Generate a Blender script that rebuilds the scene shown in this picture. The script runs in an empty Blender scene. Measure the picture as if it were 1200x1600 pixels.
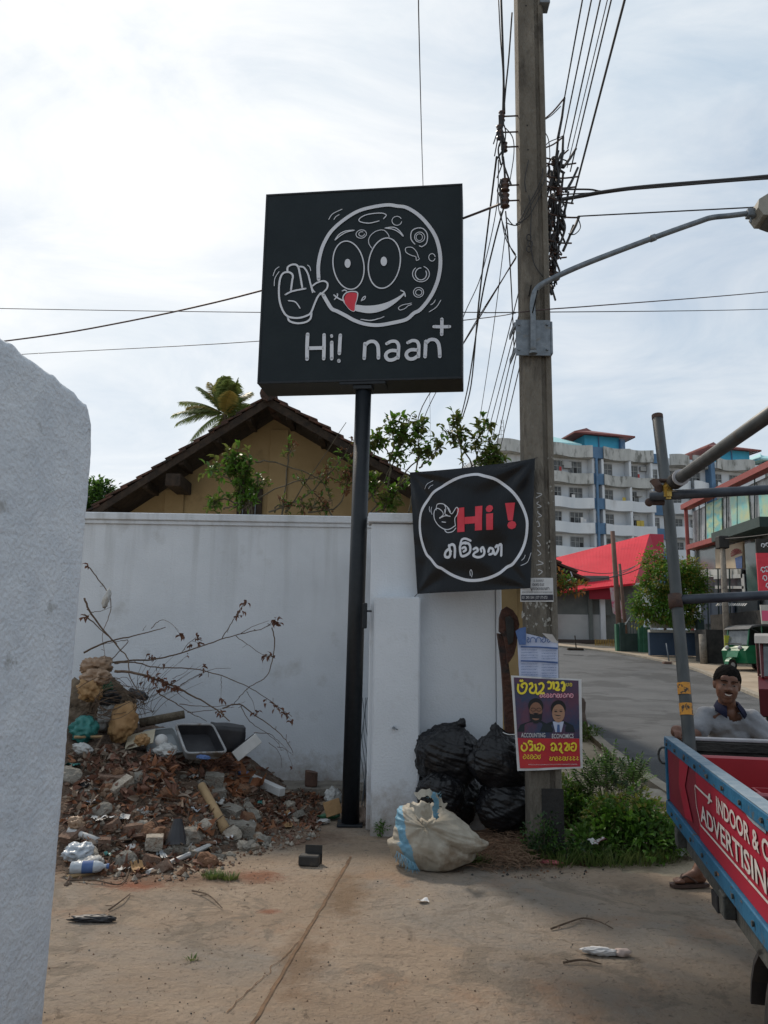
import bpy, bmesh, math, random
from mathutils import Vector, Matrix, noise, Quaternion
from mathutils.geometry import tessellate_polygon
random.seed(7)
scene = bpy.context.scene
COL = scene.collection
rad = math.radians
# ------------------------------------------------------------------ camera
PITCH, ROLL, FPX, EYE = rad(10.1), rad(.94), 1200.0, 1.5
_f = Vector((0, math.cos(PITCH), math.sin(PITCH)))
_u0 = Vector((0, -math.sin(PITCH), math.cos(PITCH)))
_r0 = Vector((1, 0, 0))
_R = math.cos(ROLL)*_r0 + math.sin(ROLL)*_u0
_U = math.cos(ROLL)*_u0 - math.sin(ROLL)*_r0
CAMP = Vector((0, 0, EYE))
cam = bpy.data.cameras.new('camera'); camo = bpy.data.objects.new('camera', cam); COL.objects.link(camo)
cam.sensor_fit = 'VERTICAL'; cam.sensor_height = 32.0; cam.lens = FPX/1600*32.0
cam.clip_start = .05; cam.clip_end = 2000
m = Matrix((_R, _U, -_f)).transposed().to_4x4(); m.translation = CAMP
camo.matrix_world = m
scene.camera = camo
# ------------------------------------------------------------------ light
SUN_EL, SUN_AZ = rad(46), rad(-30)
sdir = Vector((math.sin(SUN_AZ)*math.cos(SUN_EL), math.cos(SUN_AZ)*math.cos(SUN_EL), math.sin(SUN_EL)))
sl = bpy.data.lights.new('sun', 'SUN'); sl.energy = 2.8; sl.angle = rad(5); sl.color = (1, .88, .74)
so = bpy.data.objects.new('sun', sl); COL.objects.link(so)
so.rotation_euler = (-sdir).to_track_quat('-Z', 'Y').to_euler()
w = bpy.data.worlds.new('World'); scene.world = w; w.use_nodes = True
nt = w.node_tree; nt.nodes.clear()
def N(nt, t, **k):
    n = nt.nodes.new(t)
    for a, b in k.items():
        if a in ('inp',):
            for i, v in b.items(): n.inputs[i].default_value = v
        else: setattr(n, a, b)
    return n
L = lambda nt, a, b: nt.links.new(a, b)
out = N(nt, 'ShaderNodeOutputWorld'); bg = N(nt, 'ShaderNodeBackground'); bg.inputs[1].default_value = .1
sky = N(nt, 'ShaderNodeTexSky'); sky.sky_type = 'NISHITA'; sky.sun_disc = False
sky.sun_elevation = SUN_EL; sky.sun_rotation = SUN_AZ; sky.air_density = 1.0; sky.dust_density = 2.0
tc = N(nt, 'ShaderNodeTexCoord')
mp = N(nt, 'ShaderNodeMapping'); mp.inputs['Scale'].default_value = (1, 1, 2.6); mp.inputs['Rotation'].default_value = (.25, .1, .3)
L(nt, tc.outputs['Generated'], mp.inputs[0])
n1 = N(nt, 'ShaderNodeTexNoise'); n1.inputs['Scale'].default_value = 1.9; n1.inputs['Detail'].default_value = 9; n1.inputs['Roughness'].default_value = .55; n1.inputs['Distortion'].default_value = .5
L(nt, mp.outputs[0], n1.inputs[0])
cr = N(nt, 'ShaderNodeValToRGB'); cr.color_ramp.elements[0].position = .34; cr.color_ramp.elements[1].position = .6
cr.color_ramp.elements[0].color = (.78, .78, .78, 1); cr.color_ramp.elements[1].color = (1, 1, 1, 1)
L(nt, n1.outputs[0], cr.inputs[0])
# cloud brightness: thin veil, brighter round the hidden sun
n2 = N(nt, 'ShaderNodeTexNoise'); n2.inputs['Scale'].default_value = 3.4; n2.inputs['Detail'].default_value = 12; n2.inputs['Roughness'].default_value = .62; n2.inputs['Distortion'].default_value = .8
L(nt, mp.outputs[0], n2.inputs[0])
c2 = N(nt, 'ShaderNodeValToRGB'); c2.color_ramp.elements[0].position = .3; c2.color_ramp.elements[1].position = .68
c2.color_ramp.elements[0].color = (4.5, 5.65, 6.9, 1); c2.color_ramp.elements[1].color = (7.2, 7.75, 8.3, 1)
L(nt, n2.outputs[0], c2.inputs[0])
dt = N(nt, 'ShaderNodeVectorMath', operation='DOT_PRODUCT'); L(nt, tc.outputs['Generated'], dt.inputs[0])
gd = Vector((math.sin(rad(-30))*math.cos(rad(33)), math.cos(rad(-30))*math.cos(rad(33)), math.sin(rad(33))))
dt.inputs[1].default_value = gd
mr = N(nt, 'ShaderNodeMapRange'); mr.inputs[1].default_value = .62; mr.inputs[2].default_value = .98; mr.inputs[3].default_value = 0.0; mr.inputs[4].default_value = 1.0
mr.interpolation_type = 'SMOOTHSTEP'
L(nt, dt.outputs['Value'], mr.inputs[0])
vm = N(nt, 'ShaderNodeMixRGB', blend_type='ADD'); L(nt, mr.outputs[0], vm.inputs[0]); L(nt, c2.outputs[0], vm.inputs[1]); vm.inputs[2].default_value = (2.5, 2.1, 1.6, 1)
mx = N(nt, 'ShaderNodeMixRGB'); L(nt, cr.outputs[0], mx.inputs[0]); L(nt, sky.outputs[0], mx.inputs[1]); L(nt, vm.outputs[0], mx.inputs[2])
L(nt, mx.outputs[0], bg.inputs[0]); L(nt, bg.outputs[0], out.inputs[0])
vs = scene.view_settings; vs.view_transform = 'Standard'; vs.look = 'None'; vs.exposure = .1; vs.gamma = 1
scene.cycles.max_bounces = 6
# ------------------------------------------------------------------ picture -> place
def ray(x, y): return _f + _R*((x-600)/FPX) + _U*((800-y)/FPX)
def pix(x, y, Y):
    d = ray(x, y); return CAMP + d*(Y/d.y)
def pixz(x, y, z):
    d = ray(x, y); return CAMP + d*((z-EYE)/d.z)
def gz(X, Y):
    t = min(max(Y-8, 0), 42); return .0187*t + .001*t*t
def gp(x, y):
    d = ray(x, y); a = .5
    while a < 200:
        t = a/d.y
        if EYE + d.z*t < gz(0, a): break
        a += .01
    return Vector((d.x*t, a, gz(0, a)))
def onplane(x, y, P0, n):
    d = ray(x, y); t = (P0-CAMP).dot(n)/d.dot(n); return CAMP + d*t
# ------------------------------------------------------------------ materials
def M(name, c1, c2=None, scale=6, rough=.8, bump=0, bs=40, metal=0, c3=None, s3=1.5, t3=.55, spec=.4, stretch=None, detail=6, lo=.35, hi=.65, coat=0, w3=.12):
    m = bpy.data.materials.new(name); m.use_nodes = True; nt = m.node_tree; b = nt.nodes['Principled BSDF']
    b.inputs['Roughness'].default_value = rough; b.inputs['Metallic'].default_value = metal
    b.inputs['Specular IOR Level'].default_value = spec; b.inputs['Coat Weight'].default_value = coat
    b.inputs['Base Color'].default_value = (*c1, 1)
    tc = N(nt, 'ShaderNodeTexCoord'); src = tc.outputs['Object']
    if stretch:
        mp = N(nt, 'ShaderNodeMapping'); mp.inputs['Scale'].default_value = stretch; L(nt, src, mp.inputs[0]); src = mp.outputs[0]
    col = None
    if c2:
        n = N(nt, 'ShaderNodeTexNoise'); n.inputs['Scale'].default_value = scale; n.inputs['Detail'].default_value = detail; n.inputs['Roughness'].default_value = .6
        L(nt, src, n.inputs[0]); r = N(nt, 'ShaderNodeValToRGB'); L(nt, n.outputs[0], r.inputs[0])
        r.color_ramp.elements[0].position = lo; r.color_ramp.elements[1].position = hi
        r.color_ramp.elements[0].color = (*c1, 1); r.color_ramp.elements[1].color = (*c2, 1); col = r.outputs[0]
    if c3:
        n = N(nt, 'ShaderNodeTexNoise'); n.inputs['Scale'].default_value = s3; n.inputs['Detail'].default_value = 8; n.inputs['Roughness'].default_value = .65
        L(nt, src, n.inputs[0]); r = N(nt, 'ShaderNodeMapRange'); r.inputs[1].default_value = t3; r.inputs[2].default_value = t3+w3; L(nt, n.outputs[0], r.inputs[0])
        x = N(nt, 'ShaderNodeMixRGB'); L(nt, r.outputs[0], x.inputs[0]); x.inputs[2].default_value = (*c3, 1)
        if col: L(nt, col, x.inputs[1])
        else: x.inputs[1].default_value = (*c1, 1)
        col = x.outputs[0]
    if col: L(nt, col, b.inputs['Base Color'])
    if bump:
        n = N(nt, 'ShaderNodeTexNoise'); n.inputs['Scale'].default_value = bs; n.inputs['Detail'].default_value = 8; L(nt, src, n.inputs[0])
        bp = N(nt, 'ShaderNodeBump'); bp.inputs['Strength'].default_value = min(1, bump); bp.inputs['Distance'].default_value = .02*max(1, bump)
        L(nt, n.outputs[0], bp.inputs['Height']); L(nt, bp.outputs[0], b.inputs['Normal'])
    return m
def leafmat(name, c1, c2, scale=9, trans=.25, rough=.45):
    m = M(name, c1, c2, scale=scale, rough=rough, spec=.35, lo=.3, hi=.7)
    nt = m.node_tree; b = nt.nodes['Principled BSDF']; o = nt.nodes['Material Output']
    t = N(nt, 'ShaderNodeBsdfTranslucent'); mx = N(nt, 'ShaderNodeMixShader'); mx.inputs[0].default_value = trans
    src = b.inputs['Base Color'].links[0].from_socket; L(nt, src, t.inputs[0])
    L(nt, b.outputs[0], mx.inputs[1]); L(nt, t.outputs[0], mx.inputs[2]); L(nt, mx.outputs[0], o.inputs[0])
    return m
def emptyish(): pass
# ------------------------------------------------------------------ mesh builder
WLOC = {}
class MB:
    def __init__(s): s.v = []; s.f = []; s.mi = []; s.cur = 0
    def add(s, vs, fs, mi=None):
        o = len(s.v); s.v += [Vector(a) for a in vs]; s.f += [tuple(i+o for i in a) for a in fs]
        s.mi += [s.cur if mi is None else mi]*len(fs); return s
    def box(s, a, b, mat=None):
        x0, y0, z0 = a; x1, y1, z1 = b
        vs = [Vector(p) for p in ((x0,y0,z0),(x1,y0,z0),(x1,y1,z0),(x0,y1,z0),(x0,y0,z1),(x1,y0,z1),(x1,y1,z1),(x0,y1,z1))]
        if mat is not None: vs = [mat @ p for p in vs]
        return s.add(vs, [(3,2,1,0),(4,5,6,7),(0,1,5,4),(1,2,6,5),(2,3,7,6),(3,0,4,7)])
    def bbox(s, a, b, bev=.01, mat=None, seg=1):            # bevelled box
        bm = bmesh.new(); bmesh.ops.create_cube(bm, size=1)
        a = Vector(a); b = Vector(b); c = (a+b)/2; d = b-a
        for q in bm.verts: q.co = Vector((q.co.x*d.x+c.x, q.co.y*d.y+c.y, q.co.z*d.z+c.z))
        bmesh.ops.bevel(bm, geom=bm.edges[:], offset=bev, segments=seg, affect='EDGES')
        if mat is not None: bm.transform(mat)
        return s.frombm(bm)
    def frombm(s, bm):
        bm.verts.index_update()
        s.add([q.co.copy() for q in bm.verts], [tuple(q.index for q in fc.verts) for fc in bm.faces]); bm.free(); return s
    def quad(s, a, b, c, d): return s.add([a, b, c, d], [(0,1,2,3)])
    def tube(s, pts, r, n=8, caps=True, r2=None, rs=None):
        pts = [Vector(p) for p in pts]; k = len(pts)
        if rs is None: rs = [r + ((r2 if r2 is not None else r)-r)*i/max(1, k-1) for i in range(k)]
        t0 = (pts[1]-pts[0]).normalized(); up = Vector((0,0,1)) if abs(t0.z) < .9 else Vector((1,0,0))
        x = t0.cross(up).normalized(); vs = []
        for i, p in enumerate(pts):
            t = (pts[min(i+1,k-1)]-pts[max(i-1,0)]).normalized()
            x = (x - t*x.dot(t)).normalized(); y = t.cross(x)
            for j in range(n):
                a = 2*math.pi*j/n; vs.append(p + (x*math.cos(a)+y*math.sin(a))*rs[i])
        fs = [(i*n+j, i*n+(j+1)%n, (i+1)*n+(j+1)%n, (i+1)*n+j) for i in range(k-1) for j in range(n)]
        if caps: fs += [tuple(range(n))[::-1], tuple(range((k-1)*n, k*n))]
        return s.add(vs, fs)
    def prism(s, poly, d):                                  # polygon (3d pts) pushed along vector d
        n = len(poly); d = Vector(d); a = [Vector(p) for p in poly]
        tris = tessellate_polygon([a]); vs = a + [p+d for p in a]
        fs = [tuple(t) for t in tris] + [tuple(i+n for i in t[::-1]) for t in tris]
        fs += [(i, (i+1)%n, (i+1)%n+n, i+n) for i in range(n)]
        return s.add(vs, fs)
    def poly(s, pts):
        a = [Vector(p) for p in pts]; return s.add(a, [tuple(t) for t in tessellate_polygon([a])])
    def ribbon(s, pts, ws, nrm, closed=False, off=0.0):     # flat stroke; ws width or list; nrm vector or list
        pts = [Vector(p) for p in pts]; k = len(pts); vs = []
        for i, p in enumerate(pts):
            if closed: t = pts[(i+1)%k]-pts[i-1]
            else: t = pts[min(i+1,k-1)]-pts[max(i-1,0)]
            nn = nrm[i] if isinstance(nrm, list) else nrm
            wd = ws[i] if isinstance(ws, list) else ws
            if t.length < 1e-9: t = Vector((1,0,0))
            sd = t.cross(nn).normalized()*wd/2
            vs += [p+sd+nn*off, p-sd+nn*off]
        fs = [(2*i, 2*i+2, 2*i+3, 2*i+1) for i in range(k-1)]
        if closed: fs.append((2*k-2, 0, 1, 2*k-1))
        return s.add(vs, fs)
    def ico(s, c, r, sub=2, fn=None, mat=None):
        bm = bmesh.new(); bmesh.ops.create_icosphere(bm, subdivisions=sub, radius=1)
        rr = Vector(r) if hasattr(r, '__len__') else Vector((r,r,r)); c = Vector(c)
        for q in bm.verts:
            p = q.co.copy()
            if fn: p = fn(p)
            p = Vector((p.x*rr.x, p.y*rr.y, p.z*rr.z))
            if mat is not None: p = mat @ p
            q.co = p + c
        return s.frombm(bm)
    def build(s, name, mats, parent=None, smooth=False, origin=None, fixn=False):
        if not isinstance(mats, (list, tuple)): mats = [mats]
        if parent is not None: o = WLOC[parent.name]
        elif origin is not None: o = Vector(origin)
        else:
            xs = [p.x for p in s.v]; ys = [p.y for p in s.v]; zs = [p.z for p in s.v]
            o = Vector(((min(xs)+max(xs))/2, (min(ys)+max(ys))/2, min(zs)))
        me = bpy.data.meshes.new(name); me.from_pydata([p-o for p in s.v], [], s.f); me.update()
        for mm in mats: me.materials.append(mm)
        me.polygons.foreach_set('material_index', s.mi)
        if smooth: me.polygons.foreach_set('use_smooth', [True]*len(me.polygons))
        if fixn:
            bm = bmesh.new(); bm.from_mesh(me); bmesh.ops.recalc_face_normals(bm, faces=bm.faces[:]); bm.to_mesh(me); bm.free()
        ob = bpy.data.objects.new(name, me); COL.objects.link(ob)
        if parent is not None: ob.parent = parent; WLOC[ob.name] = o.copy()
        else: ob.location = o; WLOC[ob.name] = o.copy()
        return ob
def tag(o, label=None, cat=None, group=None, kind=None):
    if label: o['label'] = label
    if cat: o['category'] = cat
    if group: o['group'] = group
    if kind: o['kind'] = kind
    return o
def thing(name, label, cat, loc, group=None):
    o = bpy.data.objects.new(name, None); COL.objects.link(o); o.location = loc; o.empty_display_size = .2
    WLOC[o.name] = Vector(loc); return tag(o, label, cat, group)
def struct(mb, name, m, **k): return tag(mb.build(name, m, **k), kind='structure')
def dup(root, loc, rotz=None, label=None, rot=None, scale=None):
    r = root.copy(); COL.objects.link(r); r.location = loc; WLOC[r.name] = Vector(loc)
    if rotz is not None: r.rotation_euler = (0, 0, rotz)
    if rot is not None: r.rotation_euler = rot
    if scale is not None: r.scale = (scale,)*3 if not hasattr(scale, '__len__') else scale
    if label: r['label'] = label
    for ch in list(root.children):
        c = ch.copy(); COL.objects.link(c); c.parent = r
        for g in list(ch.children):
            d = g.copy(); COL.objects.link(d); d.parent = c
    return r
def cat_rom(pts, n=6, closed=False):
    pts = [Vector(p) for p in pts]; k = len(pts); o = []
    rng = range(k) if closed else range(k-1)
    for i in rng:
        if closed: a, b, c, d = pts[i-1], pts[i], pts[(i+1)%k], pts[(i+2)%k]
        else: a, b, c, d = pts[max(i-1,0)], pts[i], pts[i+1], pts[min(i+2,k-1)]
        for j in range(n):
            t = j/n
            o.append(.5*((2*b)+(c-a)*t+(2*a-5*b+4*c-d)*t*t+(3*b-a-3*c+d)*t**3))
    if not closed: o.append(pts[-1])
    return o
def fbm(p, s=1, o=4): return noise.fractal(Vector(p)*s, 1.0, 2.0, o)
def remesh(mb, vox, smooth_it=4, disp=None):
    """union of overlapping solids as one continuous skin"""
    me = bpy.data.meshes.new('tmp'); me.from_pydata([tuple(p) for p in mb.v], [], mb.f); me.update()
    bm = bmesh.new(); bm.from_mesh(me); bmesh.ops.recalc_face_normals(bm, faces=bm.faces[:]); bm.to_mesh(me); bm.free()
    ob = bpy.data.objects.new('tmp', me); COL.objects.link(ob)
    md = ob.modifiers.new('r', 'REMESH'); md.mode = 'VOXEL'; md.voxel_size = vox
    sm = ob.modifiers.new('s', 'SMOOTH'); sm.iterations = smooth_it; sm.factor = .5
    dg = bpy.context.evaluated_depsgraph_get(); e = ob.evaluated_get(dg); m2 = bpy.data.meshes.new_from_object(e)
    o = MB(); o.add([q.co.copy() for q in m2.vertices], [tuple(pp.vertices) for pp in m2.polygons])
    bpy.data.objects.remove(ob); bpy.data.meshes.remove(me); bpy.data.meshes.remove(m2)
    if disp: o.v = [disp(p) for p in o.v]
    return o
def text_mb(body, size, fn, depth=0, sx=1, bold=0, align='LEFT'):
    """built-in font lettering turned to a mesh; fn maps (x,y) in metres to the place"""
    cu = bpy.data.curves.new('t', 'FONT'); cu.body = body; cu.size = size; cu.align_x = align; cu.offset = bold; cu.resolution_u = 3
    ob = bpy.data.objects.new('t', cu); COL.objects.link(ob)
    dg = bpy.context.evaluated_depsgraph_get(); m2 = bpy.data.meshes.new_from_object(ob.evaluated_get(dg))
    o = MB(); o.add([fn(q.co.x*sx, q.co.y) for q in m2.vertices], [tuple(pp.vertices) for pp in m2.polygons])
    bpy.data.objects.remove(ob); bpy.data.curves.remove(cu); bpy.data.meshes.remove(m2)
    return o
# ------------------------------------------------------------------ shared materials
def weather(m, zt=None, zb=0.0, streak=(.26,.265,.25), mud=(.22,.165,.115)):
    nt = m.node_tree; b = nt.nodes['Principled BSDF']; src = b.inputs['Base Color'].links[0].from_socket
    ge = N(nt, 'ShaderNodeNewGeometry'); sx = N(nt, 'ShaderNodeSeparateXYZ'); L(nt, ge.outputs['Position'], sx.inputs[0])
    if zt:
        mp = N(nt, 'ShaderNodeMapping'); mp.inputs['Scale'].default_value = (9, 9, .55); L(nt, ge.outputs['Position'], mp.inputs[0]); n = N(nt, 'ShaderNodeTexNoise'); n.inputs['Scale'].default_value = 1; n.inputs['Detail'].default_value = 6; L(nt, mp.outputs[0], n.inputs[0])
        r = N(nt, 'ShaderNodeMapRange'); r.inputs[1].default_value = .52; r.inputs[2].default_value = .72; r.inputs[4].default_value = .38; L(nt, n.outputs[0], r.inputs[0])
        h = N(nt, 'ShaderNodeMapRange'); h.inputs[1].default_value = zt-1.3; h.inputs[2].default_value = zt; L(nt, sx.outputs[2], h.inputs[0]); mu = N(nt, 'ShaderNodeMath', operation='MULTIPLY'); L(nt, r.outputs[0], mu.inputs[0]); L(nt, h.outputs[0], mu.inputs[1])
        x = N(nt, 'ShaderNodeMixRGB'); L(nt, mu.outputs[0], x.inputs[0]); L(nt, src, x.inputs[1]); x.inputs[2].default_value = (*streak, 1); src = x.outputs[0]
    n = N(nt, 'ShaderNodeTexNoise'); n.inputs['Scale'].default_value = 6; n.inputs['Detail'].default_value = 10; n.inputs['Roughness'].default_value = .75; L(nt, ge.outputs['Position'], n.inputs[0])
    a = N(nt, 'ShaderNodeMath', operation='MULTIPLY_ADD'); L(nt, n.outputs[0], a.inputs[0]); a.inputs[1].default_value = -1.1; L(nt, sx.outputs[2], a.inputs[2])
    r = N(nt, 'ShaderNodeMapRange'); r.inputs[1].default_value = -.12+zb; r.inputs[2].default_value = -.50+zb; r.inputs[3].default_value = 0; r.inputs[4].default_value = .7; L(nt, a.outputs[0], r.inputs[0])
    x = N(nt, 'ShaderNodeMixRGB'); L(nt, r.outputs[0], x.inputs[0]); L(nt, src, x.inputs[1]); x.inputs[2].default_value = (*mud, 1); L(nt, x.outputs[0], b.inputs['Base Color'])
m_wall = M('white_render', (.54,.57,.605), (.61,.64,.675), scale=1.5, rough=.85, bump=.25, bs=60, c3=(.40,.405,.40), s3=2.2, t3=.58, w3=.2)
m_wallrough = M('rough_white_plaster', (.55,.585,.625), (.64,.67,.70), scale=9, rough=.9, bump=.45, bs=75, c3=(.36,.365,.36), s3=7, t3=.62, w3=.07)
m_conc = M('weathered_concrete', (.16,.14,.115), (.25,.225,.19), scale=6, rough=.9, bump=.8, bs=50, c3=(.09,.08,.07), s3=5, t3=.56)
weather(m_wall, 2.9)
m_black = M('black_powder_coat', (.008,.011,.014), (.013,.016,.02), scale=20, rough=.42, bump=.1, bs=90, spec=.3)
m_signface = M('black_flex_face', (.009,.015,.019), (.013,.020,.024), scale=3, rough=.55, bump=.08, bs=30, spec=.2)
m_white = M('white_vinyl', (.58,.60,.66), (.64,.66,.70), scale=8, rough=.6)
m_red = M('red_vinyl', (.55,.03,.05), (.62,.045,.07), scale=8, rough=.6)
m_galv = M('galvanised_steel', (.13,.15,.17), (.21,.235,.26), scale=18, rough=.55, metal=.5, bump=.1, bs=60, c3=(.16,.15,.13), s3=12, t3=.6)
m_wire = M('wire_sheath', (.02,.02,.022), (.035,.032,.032), scale=10, rough=.6)
m_soil = M('red_soil', (.13,.065,.035), (.22,.12,.07), scale=8, rough=.95, bump=1.2, bs=50, c3=(.09,.06,.045), s3=6, t3=.55)
m_twig = M('dead_twig', (.07,.045,.03), (.13,.09,.06), scale=30, rough=.85)
m_tile = M('old_clay_tile', (.05,.03,.022), (.13,.06,.04), scale=9, rough=.9, bump=.8, bs=40, c3=(.022,.018,.015), s3=5, t3=.5)
m_yellow = M('ochre_wall', (.26,.18,.085), (.32,.225,.11), scale=2.5, rough=.9, bump=.2, bs=40, c3=(.2,.14,.07), s3=2, t3=.6)
m_darkwood = M('dark_timber', (.02,.014,.01), (.045,.03,.02), scale=12, rough=.9, bump=.5, bs=40)
m_asphalt = M('asphalt', (.062,.066,.070), (.092,.096,.10), scale=.7, rough=.85, bump=.6, bs=180, c3=(.048,.051,.054), s3=.45, t3=.5, w3=.05)
# ================================================================== GROUND
AP0 = (0, 0)
def m_apron():
    m = M('driveway_concrete', (.325,.235,.16), (.44,.34,.25), scale=1.6, rough=.92, lo=.3, hi=.7)
    nt = m.node_tree; b = nt.nodes['Principled BSDF']; tc = nt.nodes.new('ShaderNodeTexCoord')
    src = b.inputs['Base Color'].links[0].from_socket
    def layer(src, scale, lo, hi, colr, amt=1, det=8, dist=0):
        n = N(nt, 'ShaderNodeTexNoise'); n.inputs['Scale'].default_value = scale; n.inputs['Detail'].default_value = det; n.inputs['Roughness'].default_value = .68; n.inputs['Distortion'].default_value = dist
        mp = N(nt, 'ShaderNodeMapping'); mp.inputs['Location'].default_value = (scale*3.1, scale*1.7, 0); L(nt, tc.outputs['Object'], mp.inputs[0]); L(nt, mp.outputs[0], n.inputs[0])
        r = N(nt, 'ShaderNodeMapRange'); r.inputs[1].default_value = lo; r.inputs[2].default_value = hi; r.inputs[4].default_value = amt; L(nt, n.outputs[0], r.inputs[0])
        x = N(nt, 'ShaderNodeMixRGB'); L(nt, r.outputs[0], x.inputs[0]); L(nt, src, x.inputs[1]); x.inputs[2].default_value = (*colr, 1)
        return x.outputs[0]
    src = layer(src, .55, .46, .62, (.27,.25,.22), .7, dist=.6)     # bare grey cement
    src = layer(src, .9, .56, .72, (.36,.20,.11), .8)                # washed red soil
    src = layer(src, 3.2, .56, .70, (.15,.115,.08), .6, dist=1)      # stains
    src = layer(src, 24, .56, .70, (.13,.10,.075), .8)
    src = layer(src, 7, .57, .66, (.40,.32,.22), .4, det=12)
    src = layer(src, 4.5, .60, .66, (.12,.085,.055), .6, det=14, dist=2.5)                # grit
    src = layer(src, 60, .60, .72, (.42,.37,.30), .4)
    src = layer(src, 1.7, .55, .60, (.20,.165,.125), .55, det=14, dist=1.5)     # worn patches with hard edges
    # spilled soil: orange patches, and brown dirt washed along the slab joint
    OX, OY = AP0
    for (px_, py_, rx_, ry_, colr, amt) in ((215,1382,.24,.15,(.30,.085,.035),.9),(400,1370,.20,.16,(.30,.09,.035),.85),(470,1310,.5,.4,(.14,.08,.05),.7),(250,1372,1.0,.22,(.20,.12,.075),.8),(420,1425,.08,.05,(.28,.09,.04),.7),(790,1352,.55,.2,(.12,.09,.065),.75),(540,1400,.16,.55,(.20,.12,.06),.7),(470,1500,.14,.5,(.21,.125,.065),.7)):
        c = gp(px_, py_); mp = N(nt, 'ShaderNodeMapping'); mp.vector_type = 'POINT'; mp.inputs['Location'].default_value = (-(c.x-OX)/rx_, -(c.y-OY)/ry_, 0); mp.inputs['Scale'].default_value = (1/rx_, 1/ry_, 0)
        L(nt, tc.outputs['Object'], mp.inputs[0]); ln = N(nt, 'ShaderNodeVectorMath', operation='LENGTH'); L(nt, mp.outputs[0], ln.inputs[0])
        nz = N(nt, 'ShaderNodeTexNoise'); nz.inputs['Scale'].default_value = 7; nz.inputs['Detail'].default_value = 10; nz.inputs['Roughness'].default_value = .75; L(nt, tc.outputs['Object'], nz.inputs[0])
        ad = N(nt, 'ShaderNodeMath', operation='MULTIPLY_ADD'); L(nt, nz.outputs[0], ad.inputs[0]); ad.inputs[1].default_value = 2.4; L(nt, ln.outputs['Value'], ad.inputs[2])
        r = N(nt, 'ShaderNodeMapRange'); r.inputs[1].default_value = 2.25; r.inputs[2].default_value = 1.5; r.inputs[3].default_value = 0; r.inputs[4].default_value = amt; L(nt, ad.outputs[0], r.inputs[0])
        x = N(nt, 'ShaderNodeMixRGB'); L(nt, r.outputs[0], x.inputs[0]); L(nt, src, x.inputs[1]); x.inputs[2].default_value = (*colr, 1); src = x.outputs[0]
    L(nt, src, b.inputs['Base Color'])
    n = N(nt, 'ShaderNodeTexNoise'); n.inputs['Scale'].default_value = 22; n.inputs['Detail'].default_value = 12; n.inputs['Roughness'].default_value = .72
    L(nt, tc.outputs['Object'], n.inputs[0]); bp = N(nt, 'ShaderNodeBump'); bp.inputs['Strength'].default_value = 1; bp.inputs['Distance'].default_value = .055
    L(nt, n.outputs[0], bp.inputs['Height']); L(nt, bp.outputs[0], b.inputs['Normal'])
    return m
M_APRON = m_apron()
m_earth = M('sandy_earth', (.29,.23,.155), (.40,.33,.24), scale=1.4, rough=.95, bump=1, bs=35, c3=(.17,.14,.10), s3=2.5, t3=.55)
# terrain: one sheet to the horizon
def grid(xs, ys, zf):
    mb = MB(); nx = len(xs); vs = [(x, y, zf(x, y)) for y in ys for x in xs]
    mb.add(vs, [(j*nx+i, j*nx+i+1, (j+1)*nx+i+1, (j+1)*nx+i) for j in range(len(ys)-1) for i in range(nx-1)]); return mb
xs = [-600,-300,-150,-80,-40,-20] + [x*.5 for x in range(-20, 61)] + [40,60,90,150,300,600]
ys = [-100,-40,-15] + [y*.5 for y in range(-12, 120)] + [70,90,120,200,400,900]
struct(grid(xs, ys, lambda x, y: gz(x, y)-.012), 'ground', m_earth, smooth=True)
# concrete apron before the gate
def apz(x, y): return gz(x, y) + .006*fbm((x, y, 0), .9) + .003*fbm((x, y, 5), 5)
ax = [-4+.06*i for i in range(0, 121)]; ay = [-2+.08*i for i in range(0, 136)]
def edgef(x): return 5.75 + .12*math.sin(x*2.1) + .1*fbm((x, 0, 3), 1.2) if x > 1.25 else 9.2
mb = MB(); nx = len(ax)
vs = [(x, y, apz(x, y)) for y in ay for x in ax]; fs = []
for j in range(len(ay)-1):
    for i in range(nx-1):
        cx, cy = ax[i], ay[j]
        if cy < edgef(cx) and cx < 3.0: fs.append((j*nx+i, j*nx+i+1, (j+1)*nx+i+1, (j+1)*nx+i))
mb.add(vs, fs); struct(mb, 'pavement', M_APRON, smooth=True, origin=(0,0,0))
# shrinkage joint running through the concrete: a soil-filled groove
def wob(a, b, n, amp, seed):
    a = Vector(a); b = Vector(b); d = (b-a); s = Vector((-d.y, d.x, 0)).normalized()
    return [a+d*(i/n)+s*amp*fbm((i*.37, seed, 0), 1) for i in range(n+1)]
m_joint = M('soil_filled_joint', (.085,.05,.028), (.17,.10,.055), scale=14, rough=.95)
mb = MB()
pts = [p+Vector((0,0,.004+apz(p.x,p.y))) for p in wob((-.52,3.2,0), (-.2,5.95,0), 60, .008, 2)]
mb.ribbon(pts, [.016+.012*abs(fbm((i*.2, 9, 1), 1)) for i in range(61)], Vector((0,0,1)))
pts = [p+Vector((0,0,.004+apz(p.x,p.y))) for p in wob((-.40,4.3,0), (-.62,3.5,0), 30, .02, 6)]
mb.ribbon(pts, [.003+.008*abs(fbm((i*.3, 4, 1), 1)) for i in range(31)], Vector((0,0,1)))
struct(mb, 'ground_joint', m_joint)
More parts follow.
